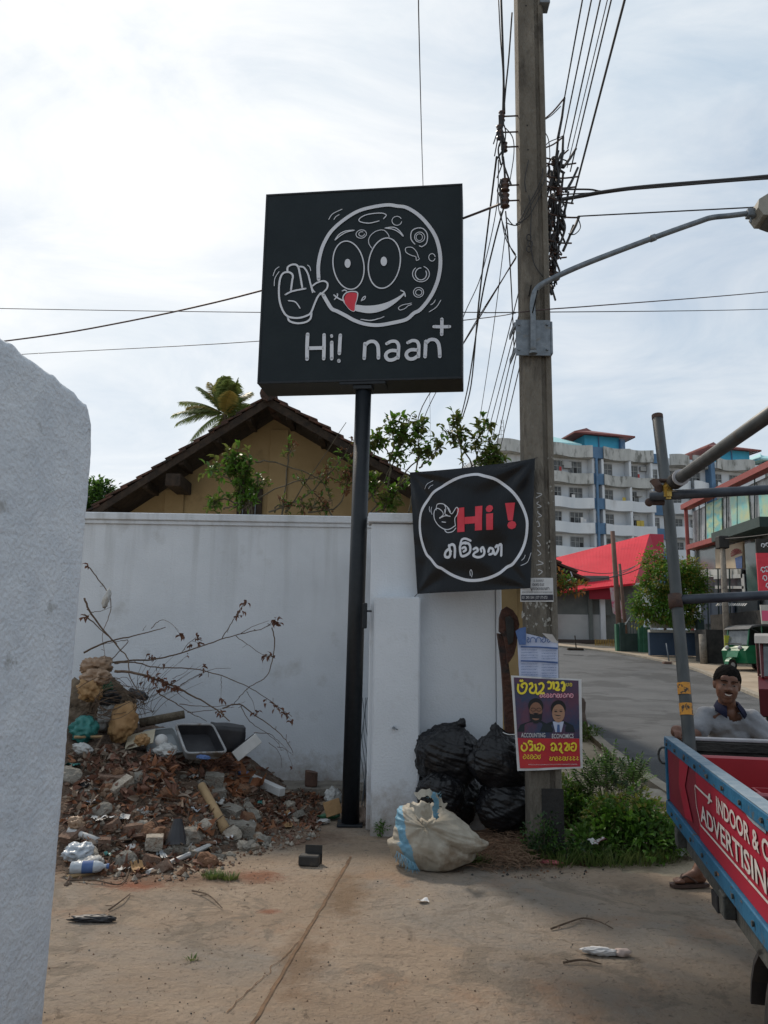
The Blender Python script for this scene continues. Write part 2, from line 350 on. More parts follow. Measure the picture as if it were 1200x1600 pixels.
# road
def strip(lp, rp, n, dz, name, mat, segs=8):
    l = cat_rom(lp, 8); r = cat_rom(rp, 8); n = min(len(l), len(r)); mb = MB(); vs = []
    for i in range(n):
        for k in range(segs+1):
            p = l[i].lerp(r[i], k/segs); vs.append((p.x, p.y, gz(p.x, p.y)+dz))
    w_ = segs+1
    mb.add(vs, [(i*w_+k, i*w_+k+1, (i+1)*w_+k+1, (i+1)*w_+k) for i in range(n-1) for k in range(segs)])
    return struct(mb, name, mat, smooth=True)
RL = [(3.1,-30,0),(3.1,0,0),(3.12,5,0),(3.16,8.8,0),(3.64,13.6,0),(4.3,17.1,0),(5.0,22,0),(5.1,28,0),(3.6,34,0),(0,40,0),(-8,47,0),(-30,58,0)]
RR = [(9.4,-30,0),(9.4,0,0),(9.3,8,0),(9.2,13,0),(9.3,18,0),(10.6,24,0),(11.75,29.1,0),(12.0,33.5,0),(11.3,37.8,0),(9.4,41.2,0),(2,50,0),(-24,66,0)]
strip(RL, RR, 0, .012, 'road', m_asphalt)
# low kerb on the near side, sandy paving on the far side
m_kerb = M('dusty_kerb', (.22,.19,.15), (.30,.27,.22), scale=5, rough=.95, bump=.7, bs=40)
kl = cat_rom(RL[2:9], 10); mb = MB()
for a, b in zip(kl[:-1], kl[1:]):
    for p in (a, b): p.z = gz(p.x, p.y)
    d = Vector((-(b-a).y, (b-a).x, 0)).normalized()*.14
    z = Vector((0,0,.07)); e = Vector((0,0,-.05))
    mb.quad(a+e, b+e, b+z, a+z); mb.quad(a+z, b+z, b+d+z, a+d+z); mb.quad(a+d+z, b+d+z, b+d+e, a+d+e)
struct(mb, 'kerb', m_kerb, smooth=False)
m_pave = M('worn_far_pavement', (.27,.215,.155), (.36,.30,.23), scale=.9, rough=.95, bump=.6, bs=20, c3=(.2,.17,.13), s3=1.2, t3=.56)
o_ = []
for i in range(3, len(RR)):
    p = Vector(RR[i]); q = Vector(RR[i-1]); d = (p-q).normalized(); o_.append(p+Vector((d.y, -d.x, 0))*2.9)
strip([Vector(p) + Vector((0,0,0)) for p in RR[3:]], o_, 0, .03, 'far_pavement', m_pave, segs=4)
kl = cat_rom(RR[3:], 10); mb = MB()
for a, b in zip(kl[:-1], kl[1:]):
    for p in (a, b): p.z = gz(p.x, p.y)
    d = Vector(((b-a).y, -(b-a).x, 0)).normalized()*.2
    z = Vector((0,0,.09)); e = Vector((0,0,-.05))
    mb.quad(a+e, b+e, b+z, a+z); mb.quad(a+z, b+z, b+d+z, a+d+z)
struct(mb, 'far_kerb', m_kerb)
# white road line at the bend
m_line = M('worn_road_paint', (.5,.5,.5), (.3,.3,.3), scale=6, rough=.8)
a = gp(880, 1023.5); b = gp(912, 1024.5); mb = MB(); up = Vector((0,0,1))
for p in (a, b): p.z = gz(0, p.y)+.02
mb.ribbon([a.lerp(b, i/6)+Vector((0,0,.004)) for i in range(7)], .28, up); struct(mb, 'road_line', m_line)
# raised footing along the foot of the left wall
mb = MB(); prev = None
for i in range(60):
    x = -4+.065*i; y = 8.05+.05*fbm((x,2,0),2); h = .11+.02*fbm((x,5,0),3)
    c = [Vector((x,y,-.02)), Vector((x,y,h)), Vector((x,8.45,h+.02))]
    if prev: mb.quad(prev[0],c[0],c[1],prev[1]); mb.quad(prev[1],c[1],c[2],prev[2])
    prev = c
struct(mb, 'wall_footing', m_conc)

# ================================================================== WALLS
# left boundary wall with coping
wz = pix(300, 803, 8.4).z
t = thing('boundary_wall', 'long white rendered boundary wall with a flat coping behind the rubble heap', 'wall', (-2.2, 8.5, 0))
mb = MB(); mb.bbox((-5.2, 8.42, 0), (0.02, 8.62, wz-.12), .006); mb.build('wall', m_wall, t)
mb = MB(); mb.bbox((-5.24, 8.37, wz-.08), (0.04, 8.67, wz), .008); mb.bbox((-5.22, 8.395, wz-.123), (0.03, 8.645, wz-.081), .004); mb.build('coping', m_wall, t)
# gate-side wall on the right with its return
z2 = pix(640, 803, 6.8).z; xl = pix(577, 1000, 6.8).x; xr = pix(783, 1000, 6.8).x
t = thing('gate_side_wall', 'short white wall section behind the black banner and the bin bags', 'wall', ((xl+xr)/2, 6.9, 0))
mb = MB(); mb.bbox((xl, 6.8, 0), (xr-.045, 6.96, z2-.09), .008); mb.bbox((xl+.01, 6.961, 0), (xl+.15, 8.40, z2-.10), .008); mb.build('wall', m_wall, t)
mb = MB(); mb.bbox((xl-.03, 6.76, z2-.085), (xr, 7.0, z2), .008); mb.build('coping', m_wall, t)
mb = MB(); mb.bbox((xr-.043, 6.785, 0), (xr+.005, 6.975, z2-.09), .006); mb.build('edge_trim', m_wall, t)
# gate pillar
px0 = pix(580, 1200, 6.6).x; px1 = pix(655, 1200, 6.6).x; pz = pix(620, 932, 6.6).z
t = thing('gate_pillar', 'square white gate pillar, chest high, between the sign pole and the bin bags', 'pillar', ((px0+px1)/2, 6.7, 0))
mb = MB(); mb.bbox((px0, 6.6, -.02), (px1, 6.797, pz), .012, seg=2); mb.build('shaft', m_wall, t)
mb = MB(); c = pix(615, 1137, 6.6); mb.tube([c, c+Vector((0,-.03,0))], .012, 10); mb.tube([c+Vector((.012,-.02,-.004)), c+Vector((.03,-.05,-.01))], .006, 8)
mb.build('bolt', m_galv, t)
c = pix(570, 962, 6.75); mb = MB(); mb.bbox(c+Vector((-.02,-.02,-.11)), c+Vector((.02,.02,.11)), .006); mb.tube([c+Vector((0,-.01,.04)), c+Vector((.06,-.01,.04))], .008); mb.build('gate_hinge', m_black, t)
weather(m_wallrough, None, .15)
# near wall at the left edge of the picture
a = pix(152, 640, 2.2); ang = rad(9.0); dv = Vector((math.sin(ang), math.cos(ang), 0)); E0 = Vector((a.x, 2.2, 0))
topz = a.z+.02; pr = []
prof = [(0,-.02),(0,topz-.15),(-.012,topz-.07),(-.05,topz-.02),(-.14,topz+.0),(-.4,topz+.02),(-4.5,topz+.02),(-4.5,-.02)]
# cast profile as fine grid so its rough render can be displaced
def nearwall(off, th):
    bm = bmesh.new(); side = Vector((-dv.y, dv.x, 0))*-1
    mb = MB(); poly = [E0+dv*s_+Vector((0,0,z_)) for s_, z_ in prof]
    mb.prism(poly, Vector((-dv.y, dv.x, 0))*th); return mb
mb = nearwall(0, .2)
me_ = bpy.data.meshes.new('t'); me_.from_pydata([tuple(p) for p in mb.v], [], mb.f)
o_ = bpy.data.objects.new('t', me_); COL.objects.link(o_); md = o_.modifiers.new('r','REMESH'); md.mode='VOXEL'; md.voxel_size=.014
s_ = o_.modifiers.new('s','SMOOTH'); s_.iterations = 3
e_ = bpy.data.meshes.new_from_object(o_.evaluated_get(bpy.context.evaluated_depsgraph_get()))
mb = MB(); mb.add([q.co.copy()+Vector((fbm(q.co+Vector((9,0,0)),26)*.0016, fbm(q.co,26)*.002, fbm(q.co,34)*.0015)) for q in e_.vertices], [tuple(p.vertices) for p in e_.polygons])
bpy.data.objects.remove(o_)
tag(mb.build('plastered_wall', m_wallrough, smooth=True), 'rough plastered white wall end close at the left edge with a chamfered top corner', 'wall')

# ================================================================== SIGN
sp = gp(547, 1288); SPX, SPY = sp.x, 7.0
cz = pix(565, 600, 6.9).z
TL = pix(416, 304, 7.0); BL = pix(403, 600, 7.0)
SW = 1.93
ca = rad(7); ex = Vector((math.cos(ca), -math.sin(ca), 0)); ez = Vector((0,0,1)); en = ex.cross(ez)*1  # toward camera
if en.y > 0: en = -en
# put face so its left edge matches
lx = pix(409, 450, 7.05); P0 = Vector((lx.x, 7.05, 0)); zb = pix(403, 600, 7.05).z; zt = pix(416, 304, 7.05).z
d_ = ray(723, 440); # right edge: solve width
A_ = P0.x; t_ = (P0.y*d_.x/d_.y - P0.x)/(ex.x - ex.y*d_.x/d_.y); SW = t_
DEP = .38; back = -en*DEP
t = thing('sign_post', 'tall black square lightbox sign on a round black post reading Hi! naan', 'sign', (SPX, SPY+.02, 0))
mb = MB(); cpx = P0 + ex*SW*.5 + back*.5
mb.tube([(SPX, SPY, 0), (SPX+.015, SPY, zb*.5), (SPX+.035, SPY+.02, zb+.02)], .076, 28); mb.build('post', m_black, t, smooth=True)
mb = MB(); mb.bbox((SPX-.11, SPY-.11, 0), (SPX+.11, SPY+.11, .02), .004); mb.build('base_plate', m_black, t)
c0 = P0+ex*SW*.5+back*.5; Mx = Matrix((ex, -en, ez)).transposed().to_4x4(); Mx.translation = P0
mb = MB(); mb.bbox((0, 0.004, zb), (SW, DEP, zt), .006, mat=Mx); mb.build('cabinet', m_black, t)
mb = MB(); mb.bbox((.012, 0, zb+.012), (SW-.012, .0035, zt-.012), .001, mat=Mx); face = mb.build('face', m_signface, t)
mb = MB()
for a, b in (((0,-.006,zb),(SW,.006,zb+.02)),((0,-.006,zt-.02),(SW,.006,zt)),((0,-.006,zb+.021),(.02,.006,zt-.021)),((SW-.02,-.006,zb+.021),(SW,.006,zt-.021))): mb.bbox(a, b, .002, mat=Mx)
mb.build('frame', m_black, t)
mb = MB()
m_ = Matrix.Translation((SPX+.035, SPY+.02, zb-.0)) @ Matrix.Rotation(-ca, 4, 'Z')
mb.bbox((-.22,-.10,-.03), (.22,.10,-.001), .004, mat=m_); mb.bbox((-.09,-.085,-.07), (.09,.085,-.031), .004, mat=m_); mb.build('bracket', m_black, t)
NRM = en
def crop1(cx, cy, off=.009): return onplane(390+cx/3.4286, 270+cy/3.4286, P0+en*off, en)
PXM = (crop1(600,600)-crop1(601,600)).length
def strokes(lst, fn, nrm, scale, close=False):
    mb = MB(); k = 0
    for wd, pts in lst:
        cl = False
        if pts[-1] == 'c': cl = True; pts = pts[:-1]
        q = cat_rom([(a, b, 0) for a, b in pts], 7, cl)
        k += 1; off = .0004*(k % 6)
        P = [fn(p.x, p.y)+nrm*off for p in q]; n = len(P)
        if cl: mb.ribbon(P, wd*scale, nrm, closed=True)
        else:
            ws = [wd*scale]*n; mb.ribbon(P, ws, nrm)
            for e in (P[0], P[-1]):                        # round stroke ends
                t1 = Vector((ex.x, ex.y, 0)) if nrm is NRM else nrm.cross(Vector((0,0,1))).normalized(); t2 = nrm.cross(t1).normalized()
                mb.poly([e+(t1*math.cos(a)+t2*math.sin(a))*wd*scale/2 for a in [2*math.pi*i/10 for i in range(10)]])
    return mb
def ell(cx, cy, rx, ry, rot=0, a0=0, a1=360, n=20):
    o = []
    for i in range(n+1):
        a = rad(a0+(a1-a0)*i/n); x, y = rx*math.cos(a), ry*math.sin(a); c, s = math.cos(rad(rot)), math.sin(rad(rot)); o.append((cx+x*c-y*s, cy+x*s+y*c))
    if abs(a1-a0) >= 360: o = o[:-1]+['c']
    return o
S = [
 (15, [(370,570),(368,500),(380,430),(402,370),(440,310),(505,252),(580,206),(660,183),(740,172),(790,178),(840,186),(900,222),(950,272),(990,330),(1012,390),(1022,460),(1018,530),(1000,600),(965,670),(915,732),(880,752),(840,785),(770,803),(690,816),(620,810),(560,790),(520,768),(470,742),(440,728),(415,690),(395,655)]),
 (5, ell(530,495,82,130,-9)), (5, ell(722,484,84,136,10)),
 (4, [(457,360),(480,330),(515,312),(562,308),(520,318),(485,338),(458,361)]), (4, [(726,296),(770,292),(800,308),(824,341),(798,318),(765,302),(727,297)]),
 (5, [(455,678),(470,660),(470,648)]), (6, [(452,655),(475,672),(512,690)]), (5, [(810,630),(828,640),(834,662)]),
 (4, [(598,686),(608,668),(620,662),(616,676),(600,684)]), (5, [(497,633),(510,628),(520,634)]),
 (5, [(510,700),(500,670),(515,645),(545,636),(577,642),(576,672),(566,705),(562,740),(538,732),(512,700)]),
 (3, [(595,785),(640,790),(690,782),(720,770)]), (4, [(600,785),(650,791),(690,781)]),
 # glove
 (8, [(203,530),(205,505),(232,491),(258,500),(270,545),(282,615)]), (8, [(222,628),(228,580),(232,555),(225,540),(205,532),(178,540),(162,575),(157,640),(164,700),(185,750),(212,772),(260,778),(305,766),(328,750),(345,710),(362,670),(380,645)]),
 (7, [(262,503),(290,507),(312,540),(325,590),(338,640)]), (7, [(335,608),(360,590),(395,580),(417,592),(415,618),(395,640),(372,655)]),
 (7, [(192,652),(230,634),(300,620)]), (5, [(208,685),(245,692),(270,725)]),
 (8, [(205,775),(215,795),(255,806),(300,800),(325,782),(332,752)]), (4, [(335,612),(338,625),(350,640)]),
 (3, [(126,552),(138,520),(158,504)]), (3, [(132,606),(136,565),(158,530)]), (3, [(310,494),(322,505),(328,524)]),
 (3, [(424,250),(445,220),(495,195)]), (3, [(452,250),(462,235),(480,224)]), (3, [(962,745),(1000,720),(1024,683)]), (3, [(970,708),(985,698),(995,682)]),
 # toppings
 (4, [(694,258),(640,270),(592,262),(590,245),(630,224),(700,216),(732,226),(718,246)]),
 (3, ell(789,257,26,24,0,10,330)), (3, ell(598,328,28,22,-10)), (3, ell(600,328,15,12,0,0,300)),
 (3, [(655,405),(638,375),(645,340),(680,312),(720,308),(745,335),(745,352)]),
 (4, [(885,382),(865,355),(868,315),(895,297),(930,300),(952,330),(948,375),(925,395),(910,392)]), (3, ell(911,345,27,27)), (2.5, ell(909,345,17,18)),
 (3, ell(977,453,17,20,0,20,350)), (3, [(905,455),(895,425),(870,400),(838,402),(838,425),(865,442),(890,450),(893,468),(905,466),(910,458)]),
 (3.5, ell(918,542,45,42,0,-70,230)), (4, ell(918,542,30,32,0,-30,270)), (3, ell(905,641,27,26)), (3, ell(906,641,17,15)),
 (3, [(868,698),(850,702),(820,708),(798,722),(806,735),(830,728),(850,712),(868,706)]),
]
LET = [
 (17, [(311,865),(308,930),(308,998)]), (16, [(399,868),(399,930),(397,996)]), (17, [(312,940),(355,939),(398,938)]),
 (16, [(440,908),(440,950),(440,996)]), (13, [(439,872),(440,877)]), (16, [(486,870),(483,920),(481,968)]), (16, [(478,1006),(479,1009)]),
 (16, [(618,915),(616,955),(614,994)]), (16, [(618,925),(640,906),(668,905),(686,925),(690,960),(690,992)]),
 (15, [(735,915),(760,903),(785,905),(798,925),(797,960),(795,992)]), (16, [(796,955),(760,952),(735,965),(730,985),(745,1002),(772,1000),(796,985)]),
 (15, [(848,910),(872,899),(895,903),(906,922),(906,955),(905,985)]), (16, [(904,950),(868,948),(845,960),(840,980),(855,996),(880,995),(904,978)]),
 (16, [(944,903),(942,945),(940,985)]), (16, [(944,915),(965,895),(993,895),(1010,912),(1017,945),(1019,984)]),
 (15, [(1030,784),(1030,825),(1029,866)]), (15, [(988,824),(1030,825),(1071,824)]),
]
strokes(S, crop1, NRM, PXM*1.3).build('face_drawing', m_white, t)
for ids in ((0,1,2),(3,4),(5,6),(7,8),(9,10),(11,12),(13,14),(15,16)):
    strokes([LET[i] for i in ids], lambda a, b: crop1(a, b, .010), NRM, PXM*1.15).build('letter', m_white, t)
for (cx, cy, rx, ry) in ((525,485,16,24),(719,474,17,25)):
    mb = MB(); mb.poly([crop1(a, b, .011) for a, b in ell(cx,cy,rx,ry)[:-1]]); mb.build('pupil', m_white, t)
mb = MB(); mb.poly([crop1(a.x, a.y, .0105) for a in cat_rom([(x,y,0) for x,y in [(566,708),(620,712),(680,708),(740,692),(800,662),(828,642),(826,655),(790,690),(740,725),(690,745),(640,752),(590,745),(562,735)]], 4, True)]); mb.build('grin', m_white, t)
mb = MB(); mb.poly([crop1(a.x, a.y, .0115) for a in cat_rom([(x,y,0) for x,y in [(512,660),(530,643),(572,645),(574,672),(565,705),(560,740),(535,730),(512,700),(508,680)]], 4, True)]); mb.build('tongue', m_red, t)

# ================================================================== BANNER on the wall
bc = [pix(640,738,6.68), pix(836,716,5.98), pix(829,919,5.98), pix(652,928,6.66)]
BCP = [(80,160),(862,65),(834,876),(130,914)]
def b_uv(u, v):
    p = bc[0].lerp(bc[1], u).lerp(bc[3].lerp(bc[2], u), v)
    # tension folds fan out of the corners, a soft belly in the middle
    n = Vector((-.25, -.97, 0)).normalized(); d = 0
    for (cu, cv, fq, am) in ((1,0,9,.022),(0,0,11,.017),(0,1,8,.012),(1,1,10,.012)):
        du, dv_ = u-cu, v-cv; r = math.hypot(du, dv_)+1e-6; a = math.atan2(dv_, du)
        d += am*math.sin(a*fq+1.3*cu+2*cv)*math.exp(-r*1.8)*min(1, r*5)
    d += .012*noise.noise(Vector((u*3, v*7, 2))) + .045*math.sin(math.pi*u)*math.sin(math.pi*v)*.5
    edge = .012*math.sin(math.pi*u)*(1-v)**3*-1
    return p + n*d + Vector((0,0,edge - .01*math.sin(v*math.pi)*0))
def b_n(u, v):
    e = .01; a = b_uv(min(u+e,1), v)-b_uv(max(u-e,0), v); b = b_uv(u, min(v+e,1))-b_uv(u, max(v-e,0)); n = a.cross(b).normalized()
    return n if n.y < 0 else -n
mb = MB(); NB = 60
mb.add([b_uv(i/NB, j/NB) for j in range(NB+1) for i in range(NB+1)], [(j*(NB+1)+i, j*(NB+1)+i+1, (j+1)*(NB+1)+i+1, (j+1)*(NB+1)+i) for j in range(NB) for i in range(NB)])
m_banner = M('black_banner_vinyl', (.0035,.005,.008), (.006,.008,.011), scale=5, rough=.27, bump=.4, bs=9, spec=.22, stretch=(1,1,.5))
t = thing('banner', 'black square vinyl banner with a white ring and red Hi tied across the wall top', 'banner', (1.0, 6.3, bc[3].z))
mb.build('cloth', m_banner, t, smooth=True)
def binv(cx, cy):
    u, v = .5, .5
    for _ in range(12):
        def q(u, v):
            return tuple((BCP[0][k]*(1-u)+BCP[1][k]*u)*(1-v)+(BCP[3][k]*(1-u)+BCP[2][k]*u)*v for k in (0,1))
        p = q(u, v); e = 1e-4; pu = q(u+e, v); pv = q(u, v+e)
        a, b, c, d = (pu[0]-p[0])/e, (pv[0]-p[0])/e, (pu[1]-p[1])/e, (pv[1]-p[1])/e
        rx, ry = cx-p[0], cy-p[1]; D = a*d-b*c; u += (rx*d-b*ry)/D; v += (a*ry-c*rx)/D
    return u, v
BS = (bc[1]-bc[0]).length/790
def bstrokes(lst, off=.004, mb=None):
    mb = mb or MB()
    for k, (wd, pts) in enumerate(lst):
        cl = pts[-1] == 'c'; pts = pts[:-1] if cl else pts
        q = cat_rom([(a, b, 0) for a, b in pts], 6, cl); P = []; NN = []
        for p in q:
            u, v = binv(p.x, p.y); n = b_n(u, v); P.append(b_uv(u, v)+n*(off+.0003*(k%5))); NN.append(n)
        mb.ribbon(P, wd*BS, NN, closed=cl)
        if not cl:
            for e, n in ((P[0], NN[0]), (P[-1], NN[-1])):
                t1 = n.cross(Vector((0,0,1))).normalized(); t2 = n.cross(t1)
                mb.poly([e+(t1*math.cos(a)+t2*math.sin(a))*wd*BS/2 for a in [2*math.pi*i/8 for i in range(8)]])
    return mb
ring = [(520,166),(570,178),(640,200),(700,245),(750,300),(790,370),(815,450),(816,520),(805,590),(780,660),(740,725),(700,750),(660,785),(600,812),(530,828),(460,828),(400,812),(350,790),(300,760),(265,745),(225,700),(195,670),(170,610),(155,540),(153,470),(165,410),(195,350),(240,290),(300,245),(330,225),(390,195),(450,175),'c']
BST = [(16, ring),
 (5,[(262,395),(270,360),(310,358),(345,385),(358,408)]),(5,[(320,392),(322,420),(340,430)]),(5,[(340,385),(365,420),(395,382),(408,392),(400,425),(385,450),(388,495)]),
 (5,[(285,445),(310,425),(300,400),(270,385),(250,405),(250,450),(275,490),(315,515),(350,515),(388,492)]),(5,[(285,448),(320,432),(355,435)]),(5,[(300,470),(325,472)]),(5,[(318,522),(335,537),(370,530),(390,508)]),
 (5,[(318,362),(328,385),(322,415)]),
 (3,[(187,262),(205,230),(240,206)]),(3,[(212,262),(225,245),(240,236)]),(3,[(222,410),(216,392),(218,375)]),(3,[(235,425),(228,400),(232,378)]),(3,[(782,740),(820,715),(840,662)]),(3,[(785,708),(798,695),(806,675)]),
 (4,[(480,800),(478,775),(486,765),(492,785),(488,808)])]
bstrokes(BST).build('ring_and_hand', m_white, t)
# hand lettered name in rounded script
GAM = [
 (15,[(352,640),(335,648),(322,668),(325,688),(345,690),(356,672),(352,640),(348,618)]),(15,[(348,622),(370,612),(385,630),(384,690)]),(12,[(352,650),(362,655)]),
 (14,[(455,600),(430,606),(418,625),(420,660),(428,682),(450,680),(478,660),(482,625),(470,605),(450,604)]),(13,[(432,635),(448,628),(455,645),(440,655)]),(12,[(420,612),(430,582),(455,576),(485,588)]),
 (13,[(502,640),(520,632),(528,650),(510,662),(502,680),(530,690),(560,680),(568,655),(558,628),(545,640)]),(11,[(545,640),(550,655)]),
 (13,[(592,655),(600,632),(620,640),(615,665),(598,672)]),(13,[(620,645),(632,672),(650,640),(645,615),(635,625)]),(13,[(650,620),(668,610),(668,678)]),
]
for ids in ((0,1,2),(3,4,5),(6,7),(8,9,10)): bstrokes([GAM[i] for i in ids]).build('letter', m_white, t)
def bpoly(mb, pts, off=.0048, n=5):
    # dense strip between two edges so the letters follow the folds
    (a, b, c, d) = pts
    vs = []
    for i in range(n+1):
        for j in range(n+1):
            x = (a[0]*(1-i/n)+b[0]*i/n)*(1-j/n)+(d[0]*(1-i/n)+c[0]*i/n)*j/n; y = (a[1]*(1-i/n)+b[1]*i/n)*(1-j/n)+(d[1]*(1-i/n)+c[1]*i/n)*j/n
            u, v = binv(x, y); vs.append(b_uv(u, v)+b_n(u, v)*off)
    mb.add(vs, [(i*(n+1)+j, i*(n+1)+j+1, (i+1)*(n+1)+j+1, (i+1)*(n+1)+j) for i in range(n) for j in range(n)])
mb = MB()
bpoly(mb,[(400,385),(445,378),(447,532),(400,535)]); bpoly(mb,[(512,372),(556,366),(556,522),(512,526)]); bpoly(mb,[(447,440),(512,435),(512,480),(447,484)]); mb.build('red_letter', m_red, t)
mb = MB(); bpoly(mb,[(580,420),(622,416),(622,520),(582,522)]); bstrokes([(40,[(596,386),(602,386)])], .0048, mb).build('red_letter', m_red, t)
mb = MB(); bpoly(mb,[(692,352),(748,346),(735,460),(708,462)]); bstrokes([(44,[(727,489),(732,488)])], .0048, mb).build('red_letter', m_red, t)
for c, e in ((bc[0], Vector((-.06,.1,.06))), (bc[1], Vector((.06,.12,.04))), (bc[2], Vector((.05,.12,-.04))), (bc[3], Vector((-.03,.08,-.03)))):
    mb = MB(); mb.tube([c, c+e*.5, c+e], .003, 6); mb.build('tie_cord', m_wire, t)
# ================================================================== UTILITY POLE
UX, UY = 1.253, 6.04; PW, PD = .125, .20      # half width, depth
t = thing('utility_pole', 'tall grey concrete utility pole with pasted papers and a street lamp arm', 'utility pole', (UX, UY+PD/2, 0))
sec = [(-PW+.012,0),(.03,0),(.036,.022),(.066,.022),(.072,0),(PW-.02,0),(PW,.03),(PW,PD),(-PW,PD),(-PW,.012)]
mb = MB(); zs = [0,.25,.5,1,1.5,2,2.5,3,4,5,6,7,8.6]; rings = []
for z in zs:
    k = 1-.01*z
    rings.append([Vector((UX+x*k, UY+y, z)) for x, y in sec])
n = len(sec); vs = [p for r in rings for p in r]
mb.add(vs, [(i*n+j, i*n+(j+1)%n, (i+1)*n+(j+1)%n, (i+1)*n+j) for i in range(len(zs)-1) for j in range(n)])
m_pole = M('old_pole_concrete', (.105,.092,.074), (.185,.165,.135), scale=5, rough=.92, bump=1.3, bs=45, c3=(.05,.043,.035), s3=3.5, t3=.54, stretch=(1,1,.35))
mb.build('shaft', m_pole, t)
m_tar = M('tar_paint', (.018,.018,.018), (.03,.028,.026), scale=12, rough=.8, bump=.4)
a = pix(846,1232,UY-.003); b = pix(876,1330,UY-.003)
mb = MB(); mb.box((a.x, UY-.004, .02), (UX+PW+.003, UY-.001, a.z)); mb.box((UX+PW+.0005, UY+.03, .02), (UX+PW+.004, UY+PD-.01, a.z-.03)); mb.build('tar_band', m_tar, t)
# clamp plate carrying the lamp arm
za = pix(830,555,6).z; zb_ = pix(830,499,6).z
mb = MB(); x0 = pix(806,527,UY-.03).x; x1 = pix(860,527,UY-.03).x
mb.bbox((x0, UY-.034, za), (x1, UY-.022, zb_), .003)
mb.bbox((x0-.012, UY-.03, za+.02), (x0-.001, UY+PD+.03, za+.07), .003); mb.bbox((x0-.012, UY-.03, zb_-.07), (x0-.001, UY+PD+.03, zb_-.02), .003)
mb.bbox((x1+.001, UY-.03, za+.02), (x1+.02, UY+.04, zb_-.01), .003)
mb.build('clamp_plate', m_galv, t)
for px, py in ((811,507),(855,507),(811,546),(855,546)):
    c = pix(px, py, UY-.036); mb = MB(); mb.tube([c+Vector((0,-.012,0)), c+Vector((0,.006,0))], .011, 6); mb.build('bolt', m_galv, t)
for px, py, in ((822,9),(824,196),(825,234)):
    c = pix(px, py, UY); mb = MB(); mb.tube([c+Vector((0,-.003,0)), c+Vector((0,.003,0))], .007, 8); mb.build('bolt_hole', m_tar, t)
mb = MB(); c = pix(843, 3, UY); mb.bbox(c+Vector((0,-.03,-.03)), c+Vector((.09,.1,.0)), .004); mb.build('top_bracket', m_galv, t)
# street lamp on its own bent arm
AY = UY-.07
t2 = thing('street_lamp', 'grey street lamp on a bent pipe arm reaching right from the utility pole', 'street lamp', pix(832, 548, AY))
arm = cat_rom([pix(833,549,AY), pix(833,500,AY), pix(832,474,AY), pix(838,452,AY), pix(860,437,AY-.02), pix(915,412,AY-.06), pix(1020,372,AY-.1), pix(1090,347,AY-.14), pix(1112,340,AY-.16), pix(1140,337,AY-.18), pix(1172,333,AY-.2)], 5)
mb = MB(); mb.tube(arm, .024, 14, r2=.022); mb.tube([pix(1016,373.5,AY-.1), pix(1024,370.5,AY-.1)], .029, 14); mb.build('arm', m_galv, t2, smooth=True)
mb = MB(); c = pix(833,549,AY); mb.tube([c+Vector((0,0,-.02)), c], .034, 12); mb.build('end_cap', m_galv, t2)
m_lamp = M('lamp_housing', (.23,.22,.19), (.30,.29,.25), scale=6, rough=.6)
h = pix(1176,330,AY-.2); hx = Vector((1,-.12,.12)).normalized(); hz = Vector((-.12,0,1)).normalized(); hy = hz.cross(hx)
Mh = Matrix((hx, hy, hz)).transposed().to_4x4(); Mh.translation = h
mb = MB()
pr = [(0,-.03),(.03,-.10),(.12,-.12),(.45,-.10),(.55,-.04),(.56,.02),(.45,.09),(.15,.10),(.02,.04)]
mb.prism([Mh @ Vector((x, -.11, z)) for x, z in pr], hy*.22); mb.build('lamp_head', m_lamp, t2)
mb = MB(); mb.prism([Mh @ Vector((x, -.09, z)) for x, z in [(.06,-.122),(.12,-.16),(.40,-.15),(.46,-.105)]], hy*.18); mb.build('lens', M('lamp_lens', (.10,.10,.10), rough=.2), t2)
mb = MB(); c = pix(1172,333,AY-.2); mb.bbox(c+Vector((-.03,-.035,-.04)), c+Vector((.04,.035,.03)), .006); mb.tube([c+Vector((-.005,-.01,-.09)), c+Vector((-.005,-.01,-.03))], .008); mb.build('clamp', m_galv, t2)
# racks, insulators, wires
m_ins = M('brown_porcelain', (.05,.025,.02), (.075,.04,.03), scale=9, rough=.3)
m_iron = M('rusty_iron', (.05,.032,.028), (.09,.05,.035), scale=20, rough=.85, bump=.3)
def spool(c, r=.03, h=.09):
    mb = MB(); c = Vector(c); zz = [-.5,-.42,-.36,-.2,-.1,0,.1,.2,.36,.42,.5]; rr = [.5,1,.95,.55,.9,1,.9,.55,.95,1,.5]
    mb.tube([c+Vector((0,0,z*h)) for z in zz], r, 10, rs=[r*q for q in rr]); return mb
RY = UY+.26
rackp = [(866,252),(872,262),(864,290),(874,300),(866,322),(872,330),(862,348),(876,352),(866,372),(864,392),(870,398),(862,424),(868,432)]
for i, (x, y) in enumerate(rackp):
    c = pix(x, y, RY+.02*(i % 3))
    b_ = t if True else None
    mb = MB(); mb.tube([Vector((UX+PW-.03, RY-.05, c.z+.01)), c+Vector((.02,0,.01)), c+Vector((.045,0,-.005))], .007, 6); rk = mb.build('rack_arm', m_iron, t)
    spool(c, .027+.006*(i % 2), .085).build('insulator', m_ins, rk, smooth=True)
for x, y, r_, h_ in ((789,290,.042,.12),(789,314,.042,.13),(784,182,.03,.10),(781,207,.034,.14),(788,230,.03,.09)):
    c = pix(x, y, UY+.08); mb = MB(); mb.tube([c, Vector((UX-PW+.02, UY+.08, c.z+.01))], .007, 6); rk = mb.build('rack_arm', m_iron, t)
    spool(c, r_, h_).build('insulator', m_ins, rk, smooth=True)
